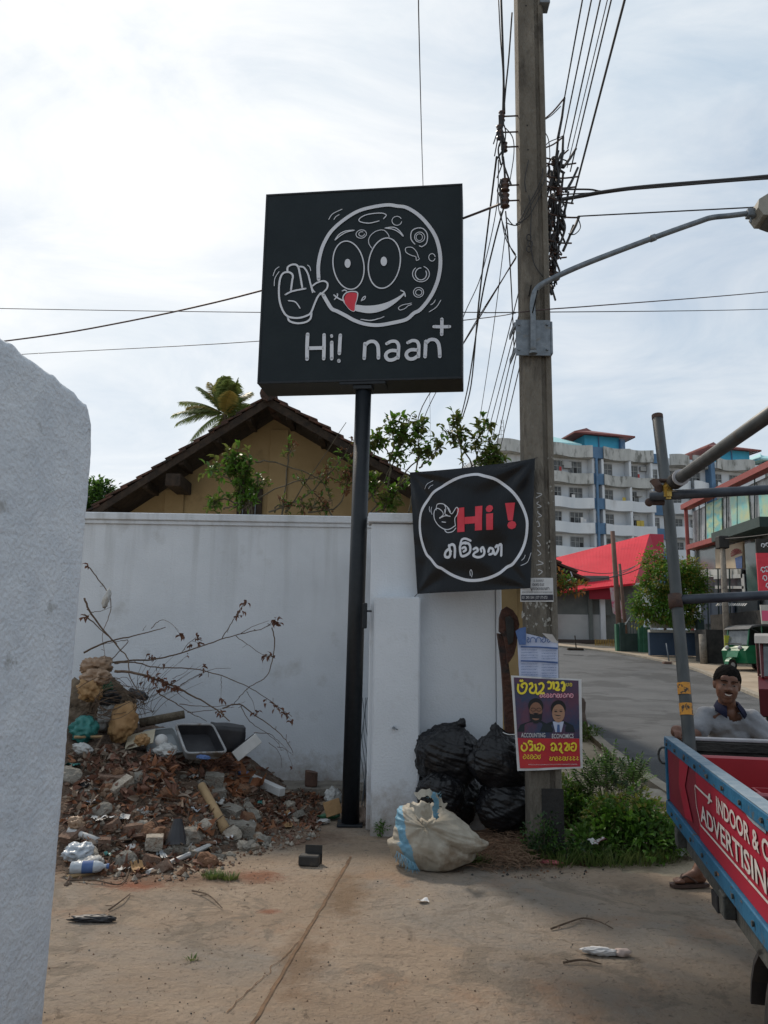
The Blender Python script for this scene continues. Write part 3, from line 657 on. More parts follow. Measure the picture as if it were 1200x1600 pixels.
# long rods and clamps that take the fanned lines up to the pole
for (x, y, x2, y2) in ((846,190,882,153),(848,232,880,214),(850,262,888,234),(850,255,900,255),(850,275,903,276),(850,290,900,292),(852,305,896,318),(852,332,905,340),(850,350,880,352),(850,372,893,380),(852,398,885,402)):
    mb = MB(); mb.tube(cat_rom([pix(x, y, RY-.12), pix((x+x2)/2, (y+y2)/2+3, RY), pix(x2, y2, RY+.05)], 4), .0075, 6); mb.build('rack_arm', m_iron, t)
for (x, y, x2, y2) in ((882,153,872,215),(872,215,866,262),(880,214,876,262),(900,232,880,262),(905,338,892,366),(896,352,880,392),(903,262,884,300),(880,270,872,330),(888,300,878,345)):
    mb = MB(); mb.tube([pix(x, y, RY+.05), pix((x+x2)/2+1, (y+y2)/2, RY+.02), pix(x2, y2, RY)], .011, 6, r2=.014); mb.build('cable_clamp', m_wire, t)
for i in range(16):
    x0 = 779+random.random()*8; y0 = random.choice((175,180,190,215,235,280,300,320)); mb = MB(); mb.tube(cat_rom([pix(x0, y0, UY+.06), pix(x0+random.uniform(-8,6), y0+18, UY+.06), pix(x0+random.uniform(-10,14), y0+random.uniform(25,60), UY+.05)], 4), random.choice((.006,.008,.010)), 6); mb.build('jumper_lead', m_wire, t)
# loose jumper leads tangled round the pole
def lead(pts, r=.005, mat=None):
    mb = MB(); mb.tube(cat_rom([pix(*p) for p in pts], 6), r, 6); return mb.build('jumper_lead', mat or m_wire, t, smooth=True)
FY = UY-.02
leads = [[(792,340,FY),(806,352,FY),(824,322,FY),(838,298,FY),(848,270,FY),(846,245,UY+.1)], [(790,348,FY),(812,350,FY),(834,312,FY),(850,285,FY),(858,262,UY+.15)],
 [(780,300,FY),(779,325,FY),(786,350,FY),(797,385,FY),(807,402,UY+.05)], [(782,330,FY),(790,372,FY),(806,398,UY+.03)], [(846,200,UY+.15),(856,215,RY),(859,238,RY),(858,262,RY)],
 [(846,190,UY+.1),(862,180,RY),(876,166,RY)], [(848,232,UY+.1),(858,222,RY),(872,216,RY),(880,212,RY)], [(902,338,RY),(907,355,RY),(898,366,RY),(888,365,RY)],
 [(826,305,FY),(830,330,FY),(829,372,FY),(834,410,FY),(848,432,FY)], [(790,200,UY),(801,215,UY),(803,240,UY),(798,275,UY),(795,290,UY)], [(806,350,FY),(816,345,FY),(828,335,FY),(842,310,FY),(852,292,UY+.1)], [(822,300,FY),(820,280,FY),(826,250,FY)]]
for l_ in leads: lead(l_, .0045)
random.seed(5)
for i in range(95):
    y0 = 235+random.random()*190; x0 = 858+random.random()*26*(1-(y0-235)/330)
    a = (x0, y0, RY+random.uniform(-.06,.08)); b = (x0+random.uniform(-10,12)-3, y0+random.uniform(14,55), RY+random.uniform(-.06,.08)); c = ((a[0]+b[0])/2+random.uniform(-8,8), (a[1]+b[1])/2+random.uniform(-5,10), a[2])
    lead([a, c, b], random.choice((.006,.009,.012)))
for (x, y) in ((826,372),(828,382),(826,390)):
    c = pix(x, y, UY-.03); mb = MB(); mb.tube([c+Vector((.02*math.cos(a), -.01, .03*math.sin(a))) for a in [i*.7 for i in range(10)]], .005, 6); mb.build('wire_coil', m_wire, t)
# ---- line wires as things of their own
def wire(pts, r, label, group=None, mat=None, sag=0, name='wire'):
    P = [Vector(p) for p in pts]
    if len(P) == 2: P = [P[0].lerp(P[1], i/14)+Vector((0,0,-sag*4*(i/14)*(1-i/14))) for i in range(15)]
    else: P = cat_rom(P, 6)
    mb = MB(); mb.tube(P, r, 6); return tag(mb.build(name, mat or m_wire, smooth=True), label, 'wire', group)
ends6 = []
G1 = 'power lines rising over the right of the pole'
m_cond = M('aluminium_conductor', (.07,.075,.085), (.11,.115,.125), scale=30, rough=.6, metal=.3)
for (xa, ya, xb, z_, r_) in ((882,153,910,6.6,.0065),(880,215,924,6.3,.006),(887,232,938,6.2,.006),(886,262,949,6.0,.004),(891,268,955,5.95,.006),(893,318,976,5.7,.0085)):
    A = pix(xa, ya, RY+.05); B = pixz(xb, 0, A.z); C = B + (B-A)*1.2
    # the line passes the pole and runs on down the street
    ends6.append(A); k6 = len(ends6)-1
    wire([A, B, C], r_, ['leftmost','second from the left','third from the left','fourth from the left','fifth from the left','rightmost and thickest'][k6]+' of the lines fanning up from the pole brackets', G1, m_cond)
G2 = 'power lines running down the street behind the pole'
for (xa, ya, xb, yb, r_) in ((802,490,764,640,.0055),(803,522,772,640,.0055),(804,538,780,640,.0055),(804,566,788,640,.0055),(806,598,796,640,.0055)):
    A0 = pix(862, 250+ (ya-490)*1.5, RY+.05); z_ = 4.9 - (ya-490)*.006
    A = pixz(xa, ya, z_); B = pixz(xb, yb, z_); d = (B-A); C = B + d*(30/max(d.length,.1)) if d.length > .1 else B
    A1 = A - d*(max(0, A.y-RY)/max(d.y,.01))
    wire([A1, B, C], r_, {490:'highest',522:'second highest',538:'third highest',566:'fourth highest',598:'lowest'}[ya]+' line running down the street just left of the pole', G2)
wire([pix(783,0,UY+.05), pix(786,90,UY+.06), pix(788,178,UY+.08)], .011, 'black cable hanging down the left side of the pole from the top edge', None)
wire([pix(800,20,UY+.04), pix(795,90,UY+.06), pix(790,140,UY+.08), pix(786,190,UY+.08)], .008, 'thin lead slanting from the pole top to its upper left insulator', None)
wire([pix(776,245,UY+.1), pixz(760,374,5.9), pixz(748,474,5.3), pixz(736,602,5.1), pixz(722,655,5.0)], .009, 'dark cable curving down from the upper left insulator to behind the leaves', None)
wire([pix(787,325,UY+.1), pixz(772,380,5.4), pixz(752,470,5.0), pixz(732,600,4.9), pixz(718,660,4.85)], .008, 'twisted cable dropping from the lower left insulator toward the lower left', None)
wire([pix(790,330,UY+.1), pix(796,400,UY+.5), pix(800,470,UY+1.2), pix(803,540,UY+2.4)], .006, 'thin lead hanging beside the left edge of the pole', None)
wire([pix(806,402,UY+.05), pixz(726,534,4.6), pixz(660,635,4.35), pixz(648,690,4.3)], .006, 'reddish cable slanting from the pole middle down to the left under the sign', None, m_iron)
wire([pix(806,404,UY+.06), pixz(733,520,4.7), pixz(668,640,4.4), pixz(655,690,4.35)], .005, 'second cable slanting just below the reddish one under the sign', None)
m_brn = M('brown_cable', (.05,.03,.03), (.08,.05,.05), scale=10, rough=.6)
wire([pix(786,317,UY+.06), pix(724,341,6.9), pix(560,402,7.8), pix(405,455,8.6), pix(200,502,9.8), pix(15,532,10.8), pix(-300,566,13)], .011, 'thick brown service cable passing behind the sign to the left edge', None, m_brn)
wire([pix(-260,476,9.5), pix(0,482,8.8), pix(400,488,8.2), pix(728,488,7), pix(812,488,6.35), pix(1200,483,9.5), pix(1500,470,12)], .0045, 'thin level wire crossing the whole picture behind the sign', None)
wire([pix(-260,572,11), pix(45,553,9.9), pix(405,533,8.2), pix(728,500,7.1), pix(806,489,6.35)], .0045, 'thin wire from the left wall top to the pole, lower of the level pair', None)
wire([pix(812,488,6.0), pix(860,483,6.0), pix(940,477,6.3), pix(1200,456,8), pix(1500,425,10)], .005, 'thin wire from the lamp arm out to the right edge', None, m_brn)
wire([pix(654,-10,5.2), pix(655,60,5.9), pix(661,290,9.6), pix(668,480,16), pix(672,640,26), pix(673,700,40)], .005, 'lone thin wire coming straight down behind the sign', None)
wire([pix(876,312,RY), pix(910,306,RY), pix(944,300,RY-.1), pix(1008,292,RY-.3), pix(1144,281,RY-.5), pix(1250,272,RY-.6), pix(1500,258,RY-1)], .017, 'thick black twisted cable from the rack to the right edge', None)
wire([pix(872,296,RY), pix(920,296,RY), pix(945,299,RY-.1), pix(1010,294,RY-.32), pix(1144,283,RY-.52), pix(1250,276,RY-.62)], .008, 'slim black cable wound along the thick twisted one', None)
wire([pix(876,304,RY), pix(915,302,RY), pix(935,301,RY)], .006, 'short black lead above the thick twisted cable', None)
wire([pix(903,338,RY), pix(960,335,RY), pix(1176,324,RY-.2), pix(1400,312,RY-.5)], .006, 'thin dark wire running right just above the lamp arm', None)

wire([pix(779,0,UY+.03), pix(782,60,UY+.04), pix(786,120,UY+.05), pix(785,180,UY+.06)], .006, 'thinner black cable beside the thick one left of the pole top', None)
wire([pix(786,245,UY+.08), pix(788,262,UY+.08), pix(789,282,UY+.08)], .010, 'short thick black cable joining the two left insulator groups', None)
wire([pix(792,345,UY+.1), pixz(770,520,4.9), pixz(752,640,4.75), pixz(742,700,4.7)], .004, 'fine grey wire slanting down between the pole and the sign', None, m_cond)
wire([pix(779,250,UY+.1), pixz(775,330,6.0), pixz(752,430,5.5), pixz(726,490,5.3), pixz(700,560,5.1)], .005, 'thin cable leaving the upper insulator behind the sign corner', None)
# ================================================================== PAPERS ON THE POLE
m_paper = M('sun_bleached_paper', (.50,.50,.50), (.60,.60,.60), scale=10, rough=.8, c3=(.38,.36,.33), s3=6, t3=.62)
m_ink = M('black_ink', (.03,.03,.04), rough=.8); m_blue = M('blue_ink', (.05,.09,.22), (.08,.14,.30), scale=12, rough=.75)
m_palebl = M('pale_blue_paper', (.40,.45,.60), (.50,.54,.66), scale=5, rough=.75)
m_yel = M('yellow_ink', (.72,.58,.03), (.78,.64,.06), scale=9, rough=.6); m_pnk = M('pink_ink', (.62,.10,.20), rough=.6)
def crop5(cx, cy, Y): return pix(760+cx/4.706, 880+cy/4.706, Y)
rnd = random.Random(11)
def script_row(x0, x1, y, h, wd, fn, mb, r=rnd):
    """a line of small rounded script"""
    x = x0
    while x < x1-h*.5:
        k = r.choice('aocsh'); w_ = h*r.uniform(.6,.95)
        if k == 'a': pts = [(x,y+h*.2),(x+w_*.5,y),(x+w_,y+h*.3),(x+w_*.8,y+h),(x+w_*.2,y+h*.9),(x,y+h*.5),(x+w_*.5,y+h*.45)]
        elif k == 'o': pts = [(x+w_*.5,y+h*.3),(x,y+h*.5),(x+w_*.3,y+h),(x+w_,y+h*.7),(x+w_*.8,y+h*.1),(x+w_*.3,y-h*.1)]
        elif k == 'c': pts = [(x,y+h),(x,y+h*.3),(x+w_*.5,y),(x+w_,y+h*.4),(x+w_,y+h)]
        elif k == 's': pts = [(x+w_*.2,y),(x+w_*.8,y+h*.2),(x+w_*.2,y+h*.6),(x+w_*.5,y+h),(x+w_,y+h*.7)]
        else: pts = [(x,y),(x,y+h*.8),(x+w_*.4,y+h),(x+w_*.8,y+h*.6),(x+w_*.5,y+h*.2),(x+w_,y)]
        q = cat_rom([(a, b, 0) for a, b in pts], 3)
        mb.ribbon([fn(p.x, p.y) for p in q], wd, FN); x += w_*1.25
FN = Vector((0,-1,0))
# upper flyer
t = thing('flyer', 'small white flyer with black print glued high on the utility pole', 'flyer', pix(838,943,UY-.01))
mb = MB(); f1 = lambda x, y: crop5(x, y, UY-.008)
nn = 8; cs = [(252,108),(490,108),(494,283),(250,283)]
def sheet(cs, fn, bow, nu=12, nv=12, n=FN):
    mb = MB(); g_ = []
    for j in range(nv+1):
        for i in range(nu+1):
            u, v = i/nu, j/nv; x = (cs[0][0]*(1-u)+cs[1][0]*u)*(1-v)+(cs[3][0]*(1-u)+cs[2][0]*u)*v; y = (cs[0][1]*(1-u)+cs[1][1]*u)*(1-v)+(cs[3][1]*(1-u)+cs[2][1]*u)*v
            g_.append(fn(x, y)+n*bow(u, v))
    mb.add(g_, [(j*(nu+1)+i, j*(nu+1)+i+1, (j+1)*(nu+1)+i+1, (j+1)*(nu+1)+i) for j in range(nv) for i in range(nu)]); return mb
sheet(cs, f1, lambda u, v: .002*noise.noise(Vector((u*4,v*4,1)))).build('paper', m_paper, t, smooth=True)
f2 = lambda x, y: crop5(x, y, UY-.013)
mb = MB(); script_row(345,415,120,16,.0022,f2,mb); script_row(340,425,148,18,.003,f2,mb); script_row(335,465,178,18,.003,f2,mb); script_row(262,482,208,10,.0014,f2,mb); mb.build('print', m_ink, t)
mb = MB(); mb.poly([f2(256,232),f2(490,230),f2(491,272),f2(256,274)]); mb.build('number_band', m_ink, t)
px_ = (f2(101,0)-f2(100,0)).length
text_mb('031 2901 5041 | 077 177 6721', 1, lambda x, y: crop5(262+x*15.2, 262-y*30, UY-.016)).build('number_print', m_paper, t)
# torn remains between the papers
mb = MB()
for i in range(60):
    x = rnd.uniform(255,485); y = rnd.choice([rnd.uniform(290,470), rnd.uniform(290,470), rnd.uniform(-790,90)]); s_ = rnd.uniform(2,11)
    if y < 0: x = rnd.uniform(440,500); y = -abs(y) if abs(y) > 100 else y
    mb.poly([crop5(x+s_*math.cos(a)*rnd.uniform(.3,1.5), y+s_*math.sin(a)*rnd.uniform(.3,2.4), UY-.0015-.00005*i) for a in [k*.7 for k in range(9)]])
tag(mb.build('paper_scraps', M('grubby_torn_paper', (.20,.19,.165), (.36,.35,.32), scale=30, rough=.9)), 'torn scraps of old bleached paper stuck on the pole face', 'paper scraps', kind='stuff')
# vertical chalk-white letters painted up the pole
mb = MB(); f3 = lambda x, y: pix(x, y, UY-.003)
r3 = random.Random(3)
for i in range(9):
    y = 768+i*15
    pts = [(838+r3.uniform(0,4), y+r3.uniform(0,4)) for _ in range(2)] + [(846+r3.uniform(-3,3), y+6+r3.uniform(-2,3)), (840+r3.uniform(-3,3), y+10)]
    q = cat_rom([(a, b, 0) for a, b in pts], 4); mb.ribbon([f3(p.x, p.y) for p in q], .006, FN)
tag(mb.build('painted_script', m_paper), 'faded white script painted down the pole beside the banner', 'painted script')
# blue notice, curling at its right edge
t = thing('notice', 'crumpled blue and white notice wrapped on the pole above the coloured poster', 'notice', pix(838,1060,UY-.02))
cs = [(215,480),(515,590),(520,850),(240,850)]
bw = lambda u, v: .012+.018*u*u+.006*noise.noise(Vector((u*5,v*5,3))) + (.02*(1-u) if v<.2 else 0)*(.2-v)*3
n5 = lambda x, y: crop5(x, y, UY)
cs = [(222,500),(520,575),(524,850),(240,850)]
sheet(cs, n5, bw, 20, 20).build('paper', m_palebl, t, smooth=True)
mb = MB(); mb.poly([n5(a, b)+FN*.034 for a, b in ((208,500),(240,478),(285,470),(285,600),(235,600))]); mb.build('blue_corner', m_blue, t)
mb = MB(); mb.add([n5(400,515)+FN*.05, n5(470,525)+FN*.07, n5(520,590)+FN*.05, n5(470,580)+FN*.04], [(0,1,2,3)]); mb.build('curled_corner', m_paper, t)
fo = lambda x, y: n5(x, y)+FN*(.026+.022*((x-222)/300)**2)
mb = MB(); script_row(290,470,545,38,.006,fo,mb)
for y in (608,712): mb.poly([fo(248,y),fo(380,y+3),fo(515,y+12),fo(515,y+26),fo(380,y+14),fo(248,y+11)])
for y in (632,652,672,690,735,755,775,797,815,830): script_row(252,372,y,9,.0013,fo,mb); script_row(400,508,y+6,9,.0013,fo,mb)
mb.build('print', m_blue, t)
# colour poster with two portraits
t = thing('poster', 'large coloured poster with two suited men tied round the foot of the pole', 'poster', pix(852,1203,UY-.03))
cs = [(176,824),(690,852),(703,1503),(222,1522)]
bw = lambda u, v: .035+.03*math.sin(math.pi*u)*0+.012*math.sin(u*5)*(v)+.008*noise.noise(Vector((u*4,v*3,8)))
PB = lambda x, y: crop5(x, y, UY)
sheet(cs, PB, bw, 24, 30).build('paper', m_paper, t, smooth=True)
m_pd = M('poster_dark_print', (.03,.05,.10), (.10,.04,.07), scale=5, rough=.5, lo=.4, hi=.6); m_pr = M('poster_red_print', (.50,.03,.03), (.38,.03,.05), scale=6, rough=.5)
def inv(x, y):
    u = (x-200)/485; v = (y-835)/675; return min(max(u,0),1), min(max(v,0),1)
def PF(x, y, o=.004):
    u, v = inv(x, y); return PB(x, y)+FN*(bw(u, v)+o)
def blk(c, o, n=10):
    mb = MB(); vs = []
    for j in range(n+1):
        for i in range(n+1):
            u, v = i/n, j/n; x = (c[0][0]*(1-u)+c[1][0]*u)*(1-v)+(c[3][0]*(1-u)+c[2][0]*u)*v; y = (c[0][1]*(1-u)+c[1][1]*u)*(1-v)+(c[3][1]*(1-u)+c[2][1]*u)*v; vs.append(PF(x, y, o))
    mb.add(vs, [(j*(n+1)+i, j*(n+1)+i+1, (j+1)*(n+1)+i+1, (j+1)*(n+1)+i) for j in range(n) for i in range(n)]); return mb
blk([(195,838),(668,862),(678,1285),(222,1280)], .003).build('dark_print', m_pd, t)
blk([(223,1281),(677,1286),(685,1492),(240,1502)], .003).build('red_print', m_pr, t)
m_skin1 = M('printed_skin_brown', (.22,.11,.07), rough=.6); m_skin2 = M('printed_skin_tan', (.34,.19,.12), rough=.6); m_hair = M('printed_hair', (.012,.012,.014), rough=.6); m_suit = M('printed_suit', (.015,.022,.028), rough=.6)
for (cx, cy, sk, beard) in ((355,1085,m_skin1,True),(520,1100,m_skin2,False)):
    mb = MB(); mb.poly([PF(*p, .005) for p in ((cx-135,1235),(cx-115,1185),(cx-60,1165),(cx-25,1150),(cx+30,1150),(cx+65,1168),(cx+110,1190),(cx+125,1240))]); pt = mb.build('suit', m_suit, t)
    if not beard:
        mb = MB(); mb.poly([PF(*p, .006) for p in ((cx-42,1160),(cx+40,1160),(cx+22,1238),(cx-22,1238))]); mb.build('shirt', m_palebl, t)
        mb = MB(); mb.poly([PF(*p, .007) for p in ((cx-8,1182),(cx+8,1182),(cx+12,1238),(cx-12,1238))]); mb.build('tie', m_blue, t)
    mb = MB(); mb.poly([PF(x, y, .0065) for x, y in ell(cx,cy-38,56,58)[:-1]]); mb.build('hair', m_hair, t)
    mb = MB(); mb.poly([PF(x, y, .008) for x, y in ell(cx,cy,47,66)[:-1]]); mb.build('face', sk, t)
    if beard:
        mb = MB(); mb.poly([PF(x, y, .009) for x, y in [(cx-48,cy+5),(cx-40,cy+18),(cx-18,cy+22),(cx,cy+14),(cx+18,cy+22),(cx+40,cy+18),(cx+48,cy+5),(cx+42,cy+62),(cx+12,cy+88),(cx-14,cy+88),(cx-42,cy+60)]]); mb.build('beard', m_hair, t)
        mb = MB()
        for s_ in (-20,22): mb.ribbon([PF(x, y, .010) for x, y in ell(cx+s_,cy-12,17,12)[:-1]], .003, FN, closed=True)
        mb.build('glasses', m_hair, t)
    else:
        mb = MB()
        for s_ in (-20,18): mb.poly([PF(x, y, .010) for x, y in ell(cx+s_,cy-14,11,4)[:-1]]); mb.ribbon([PF(cx+s_-14,cy-24,.01), PF(cx+s_+12,cy-26,.01)], .002, FN)
        mb.ribbon([PF(cx-14,cy+34,.010), PF(cx,cy+38,.010), PF(cx+16,cy+33,.010)], .0025, FN); mb.build('features', m_hair, t)
# headline letters (rounded script) in yellow, pink and white
def glyphs(lst, wd, mat, name, off=.010, under=None):
    for g_ in lst:
        if under:
            mb = MB()
            for pts in g_:
                q = cat_rom([(a, b, 0) for a, b in pts], 5); mb.ribbon([PF(p.x, p.y, off-.002) for p in q], wd*1.9, FN)
            mb.build(name+'_outline', under, t)
        mb = MB()
        for k, pts in enumerate(g_):
            q = cat_rom([(a, b, 0) for a, b in pts], 5); mb.ribbon([PF(p.x, p.y, off+.0003*k) for p in q], wd, FN)
        mb.build(name, mat, t)
HL = [ [[(228,885),(225,930),(245,955),(275,945),(290,900),(275,880),(250,895),(262,915)],[(238,858),(250,866),(262,858)]],
 [[(305,890),(325,880),(330,905),(312,925),(318,948),(345,950),(358,920),(350,885)],[(352,940),(368,960),(382,945)]],
 [[(375,890),(398,880),(412,900),(400,930),(380,950),(405,955),(418,948)]],
 [[(440,880),(450,870),(468,885),(462,915),(442,920)],[(470,885),(485,875),(485,925)]],
 [[(498,880),(515,875),(518,905),(500,925),(520,930),(528,920)]],
 [[(540,885),(552,872),(562,890),(556,915),(545,920)],[(565,885),(562,925),(545,938)]] ]
glyphs(HL, .0155, m_yel, 'headline_letter')
mb = MB(); script_row(578,632,880,22,.004,lambda x, y: PF(x, y, .011), mb); mb.build('small_headline', m_yel, t)
mb = MB(); script_row(385,625,958,26,.009,lambda x, y: PF(x, y, .009), mb, random.Random(4)); mb.build('pink_outline', m_pnk, t)
mb = MB(); script_row(385,625,958,26,.003,lambda x, y: PF(x, y, .012), mb, random.Random(4)); mb.build('white_script', m_paper, t)
text_mb('ACCOUNTING', 1, lambda x, y: PF(248+x*26, 1275-y*46, .010), bold=.01).build('subject_letters', m_paper, t)
text_mb('ECONOMICS', 1, lambda x, y: PF(470+x*28, 1282-y*46, .010), bold=.01).build('subject_letters', m_paper, t)
NM = [ [[(255,1330),(250,1355),(268,1375),(290,1355),(282,1325),(262,1318)],[(300,1320),(305,1300),(330,1310)],[(305,1330),(325,1325),(330,1350),(310,1370),(335,1368)]],
 [[(345,1325),(352,1372)],[(362,1330),(385,1320),(395,1345),(380,1372),(362,1360),(375,1345)],[(398,1330),(415,1345),(405,1370)]],
 [[(462,1335),(480,1318),(498,1335),(490,1370),(468,1365),(478,1345)],[(500,1335),(510,1372)]],
 [[(520,1330),(535,1320),(542,1345),(528,1370),(548,1372)],[(535,1378),(555,1392)]],
 [[(562,1325),(580,1318),(588,1340),(570,1368),(592,1372)],[(600,1322),(600,1372)]],
 [[(615,1330),(635,1318),(652,1335),(645,1370),(622,1372),(615,1350),(635,1345)]] ]
glyphs(NM, .0125, m_yel, 'name_letter')
mb = MB(); script_row(262,395,1402,30,.005,lambda x, y: PF(x, y, .010), mb, random.Random(8)); mb.build('lower_script', m_yel, t); mb = MB(); script_row(450,672,1418,26,.005,lambda x, y: PF(x, y, .010), mb, random.Random(9)); mb.build('lower_script', m_yel, t)
mb = MB(); script_row(300,660,1470,7,.001,lambda x, y: PF(x, y, .010), mb, random.Random(2)); mb.build('fine_print', m_paper, t)
a = PB(130,1250); mb = MB(); mb.tube(cat_rom([a+Vector((0,.06,0)), PB(160,1258)+FN*.01, PB(200,1255)+FN*.03, PB(216,1248)+FN*.04], 5), .003, 6); mb.build('tie_string', m_paper, t)

# ================================================================== HOUSE BEHIND
HY = 11.3; RYF = 10.65; RYB = 18.5
ap = pix(419,618,RYF); er = pix(892,893,RYF); pl_ = pix(143,795,RYF); dl = (pl_-ap); el = ap + dl*((er.z-ap.z)/dl.z)
t = thing('tiled_house', 'old ochre house with a dark clay tiled gable roof behind the wall', 'house', (ap.x, HY+2, 0))
# gable wall
def lz(x): # roof underside height
    s_ = (er.z-ap.z)/(er.x-ap.x) if x > ap.x else (el.z-ap.z)/(el.x-ap.x)
    return ap.z + s_*(x-ap.x)
gxl, gxr = el.x+.45, er.x-.5
wallp = [Vector((gxl,HY,-.2)), Vector((gxr,HY,-.2)), Vector((gxr,HY,lz(gxr)-.16)), Vector((ap.x,HY,ap.z-.16)), Vector((gxl,HY,lz(gxl)-.16))]
mb = MB(); mb.prism(wallp, (0,.2,0))
mb.box((gxr-.2, HY+.21, -.2), (gxr, RYB-.6, lz(gxr)-.15)); mb.box((gxl, HY+.21, -.2), (gxl+.2, RYB-.6, lz(gxl)-.15)); mb.build('wall', m_yellow, t)
for (a, b) in ((418,447),(257,287),(640,668),(780,806)):
    xa = pix(a, 780, HY-.03).x; xb = pix(b, 780, HY-.03).x; zt_ = min(lz(xa), lz(xb))-.17
    if xa < ap.x < xb: zt_ -= .02
    mb = MB(); mb.bbox((xa, HY-.035, -.1), (xb, HY-.002, zt_), .006); mb.build('pilaster', m_yellow, t)
# roof: overlapping courses of tile on each slope
for side, e in ((1, er), (-1, el)):
    mb = MB(); d = (e-ap); Ln = math.hypot(d.x, d.z); dr = Vector((d.x, 0, d.z)).normalized(); nn = Vector((-dr.z*side, 0, dr.x*side)); nn = nn if nn.z > 0 else -nn
    k = int(Ln/.235); yw = [RYF + .22*i for i in range(int((RYB-RYF)/.22)+1)]
    for c in range(k+1):
        s0 = c*Ln/k-.02; s1 = s0+Ln/k+.09
        for yi, y in enumerate(yw[:-1]):
            if yi > 3 and side < 0 and yi % 2: continue
            j = random.uniform(-.012,.012); w2 = .22 if not (side < 0 and yi > 3) else .44
            up0 = nn*(.012+j*.5); up1 = nn*(.055+j)
            a = ap+dr*(s0+j)+up0; b = ap+dr*(s1+j*2)+up1
            for q in (a, b): q.y = 0
            y0 = y+random.uniform(-.02,.02) if yi == 0 else y
            A = [a+Vector((0,y0,0)), b+Vector((0,y0,0)), b+Vector((0,y+w2-.012,0)), a+Vector((0,y+w2-.012,0))]
            mb.prism(A, -nn*.028)
    mb.build('roof_tiles', m_tile, t)
    # battens, rafters and barge board under the tiles
    mb = MB(); B0 = ap+Vector((0,0,-.02)); B1 = e+Vector((0,0,-.02))
    mb.prism([B0+Vector((0,.02,0)), B1+Vector((0,.02,0))-dr*.06, B1+Vector((0,.02,-.10))-dr*.06, B0+Vector((0,.02,-.13))], (0,.03,0)); mb.build('barge_board', m_darkwood, t)
    mb = MB(); mb.prism([B0+Vector((0,.06,0)), B1+Vector((0,.06,0))-dr*.05, B1+Vector((0,.06,-.03))-dr*.05, B0+Vector((0,.06,-.03))], (0,RYB-RYF-.1,0)); mb.build('underlay', m_darkwood, t)
    for s_ in (.35, .9, 1.5, 2.1, 2.75, 3.4, 4.0, 4.6, 5.1):
        if s_ < Ln-.1:
            p = ap+dr*s_; mb = MB(); mb.bbox((p.x-.04, RYF+.07, p.z-.17), (p.x+.04, HY-.004, p.z-.055), .004); mb.build('purlin', m_darkwood, t)
mb = MB()
for i in range(26):
    y = RYF-.06+i*.31; r0 = .115; seg = []
    mb.tube([Vector((ap.x, y, ap.z+.015)), Vector((ap.x, y+.34, ap.z+.0))], r0, 12, r2=.092)
mb.build('ridge_tiles', m_tile, t)
a = pix(262,742,RYF+.1); b = pix(284,762,RYF+.1)
mb = MB(); mb.bbox((a.x, RYF+.0, b.z), (b.x, HY, a.z), .01); mb.build('eave_beam', m_darkwood, t)
a = pix(372,762,HY-.02); b = pix(409,800,HY-.02)
mb = MB(); mb.bbox((a.x, HY-.05, b.z-.3), (b.x, HY-.003, a.z), .006); wf = mb.build('window', m_darkwood, t)
for i in range(3):
    x = a.x+(b.x-a.x)*(i+1)/4; mb = MB(); mb.tube([(x, HY-.065, b.z-.28), (x, HY-.065, a.z-.02)], .008, 6); mb.build('bar', m_galv, wf)
# broken gutter end hanging at the right eave
p = pix(880,893,RYF-.05); mb = MB(); mb.tube([p+Vector((-.14,0,.07)), p+Vector((-.02,-.01,.0)), p+Vector((.05,-.02,-.02))], .035, 10); mb.build('gutter_end', m_darkwood, t)
mb = MB(); q = pix(888,900,RYF-.08); mb.tube(cat_rom([q+Vector((.03,0,.06)), q+Vector((.05,0,0)), q+Vector((.02,0,-.05)), q+Vector((-.03,0,-.07))], 5), .008, 6); mb.build('drip_pipe', m_white, t)
p = pix(850,875,RYF+.3)
# ================================================================== PLANTS
lf_bright = leafmat('fresh_leaf', (.075,.18,.02), (.14,.27,.035), 6, .35)
lf_mid = leafmat('green_leaf', (.05,.12,.02), (.10,.19,.035), 5, .4)
lf_olive = leafmat('olive_leaf', (.075,.11,.025), (.15,.17,.045), 5, .4)
lf_dark = leafmat('dark_leaf', (.018,.045,.015), (.04,.085,.025), 4, .2)
m_stem = M('woody_stem', (.07,.06,.04), (.12,.10,.07), scale=14, rough=.9)
lf_yel = leafmat('yellowing_leaf', (.26,.24,.04), (.2,.22,.05), 5, .4)
lf_dead = leafmat('dead_leaf', (.13,.06,.03), (.22,.11,.055), 12, .1, .8)
R_ = random.Random(21)
def rv(r=R_): 
    while True:
        v = Vector((r.uniform(-1,1), r.uniform(-1,1), r.uniform(-1,1)))
        if .05 < v.length < 1: return v.normalized()
def leaf(mb, p, d, ln, wd, fold=.25, up=None, droop=.2):
    d = Vector(d).normalized(); up = up or Vector((0,0,1)); s = d.cross(up)
    s = s.normalized() if s.length > .05 else Vector((1,0,0)); n = s.cross(d)
    f = -n*fold*wd
    m1 = p+d*ln*.35; m2 = p+d*ln*.72-n*droop*ln*.3; tip = p+d*ln-n*droop*ln
    mb.add([p, m1+s*wd*.5-f, m1, m1-s*wd*.5-f, m2+s*wd*.38-f, m2, m2-s*wd*.38-f, tip], [(0,2,1),(0,3,2),(1,2,5,4),(2,3,6,5),(4,5,7),(5,6,7)])
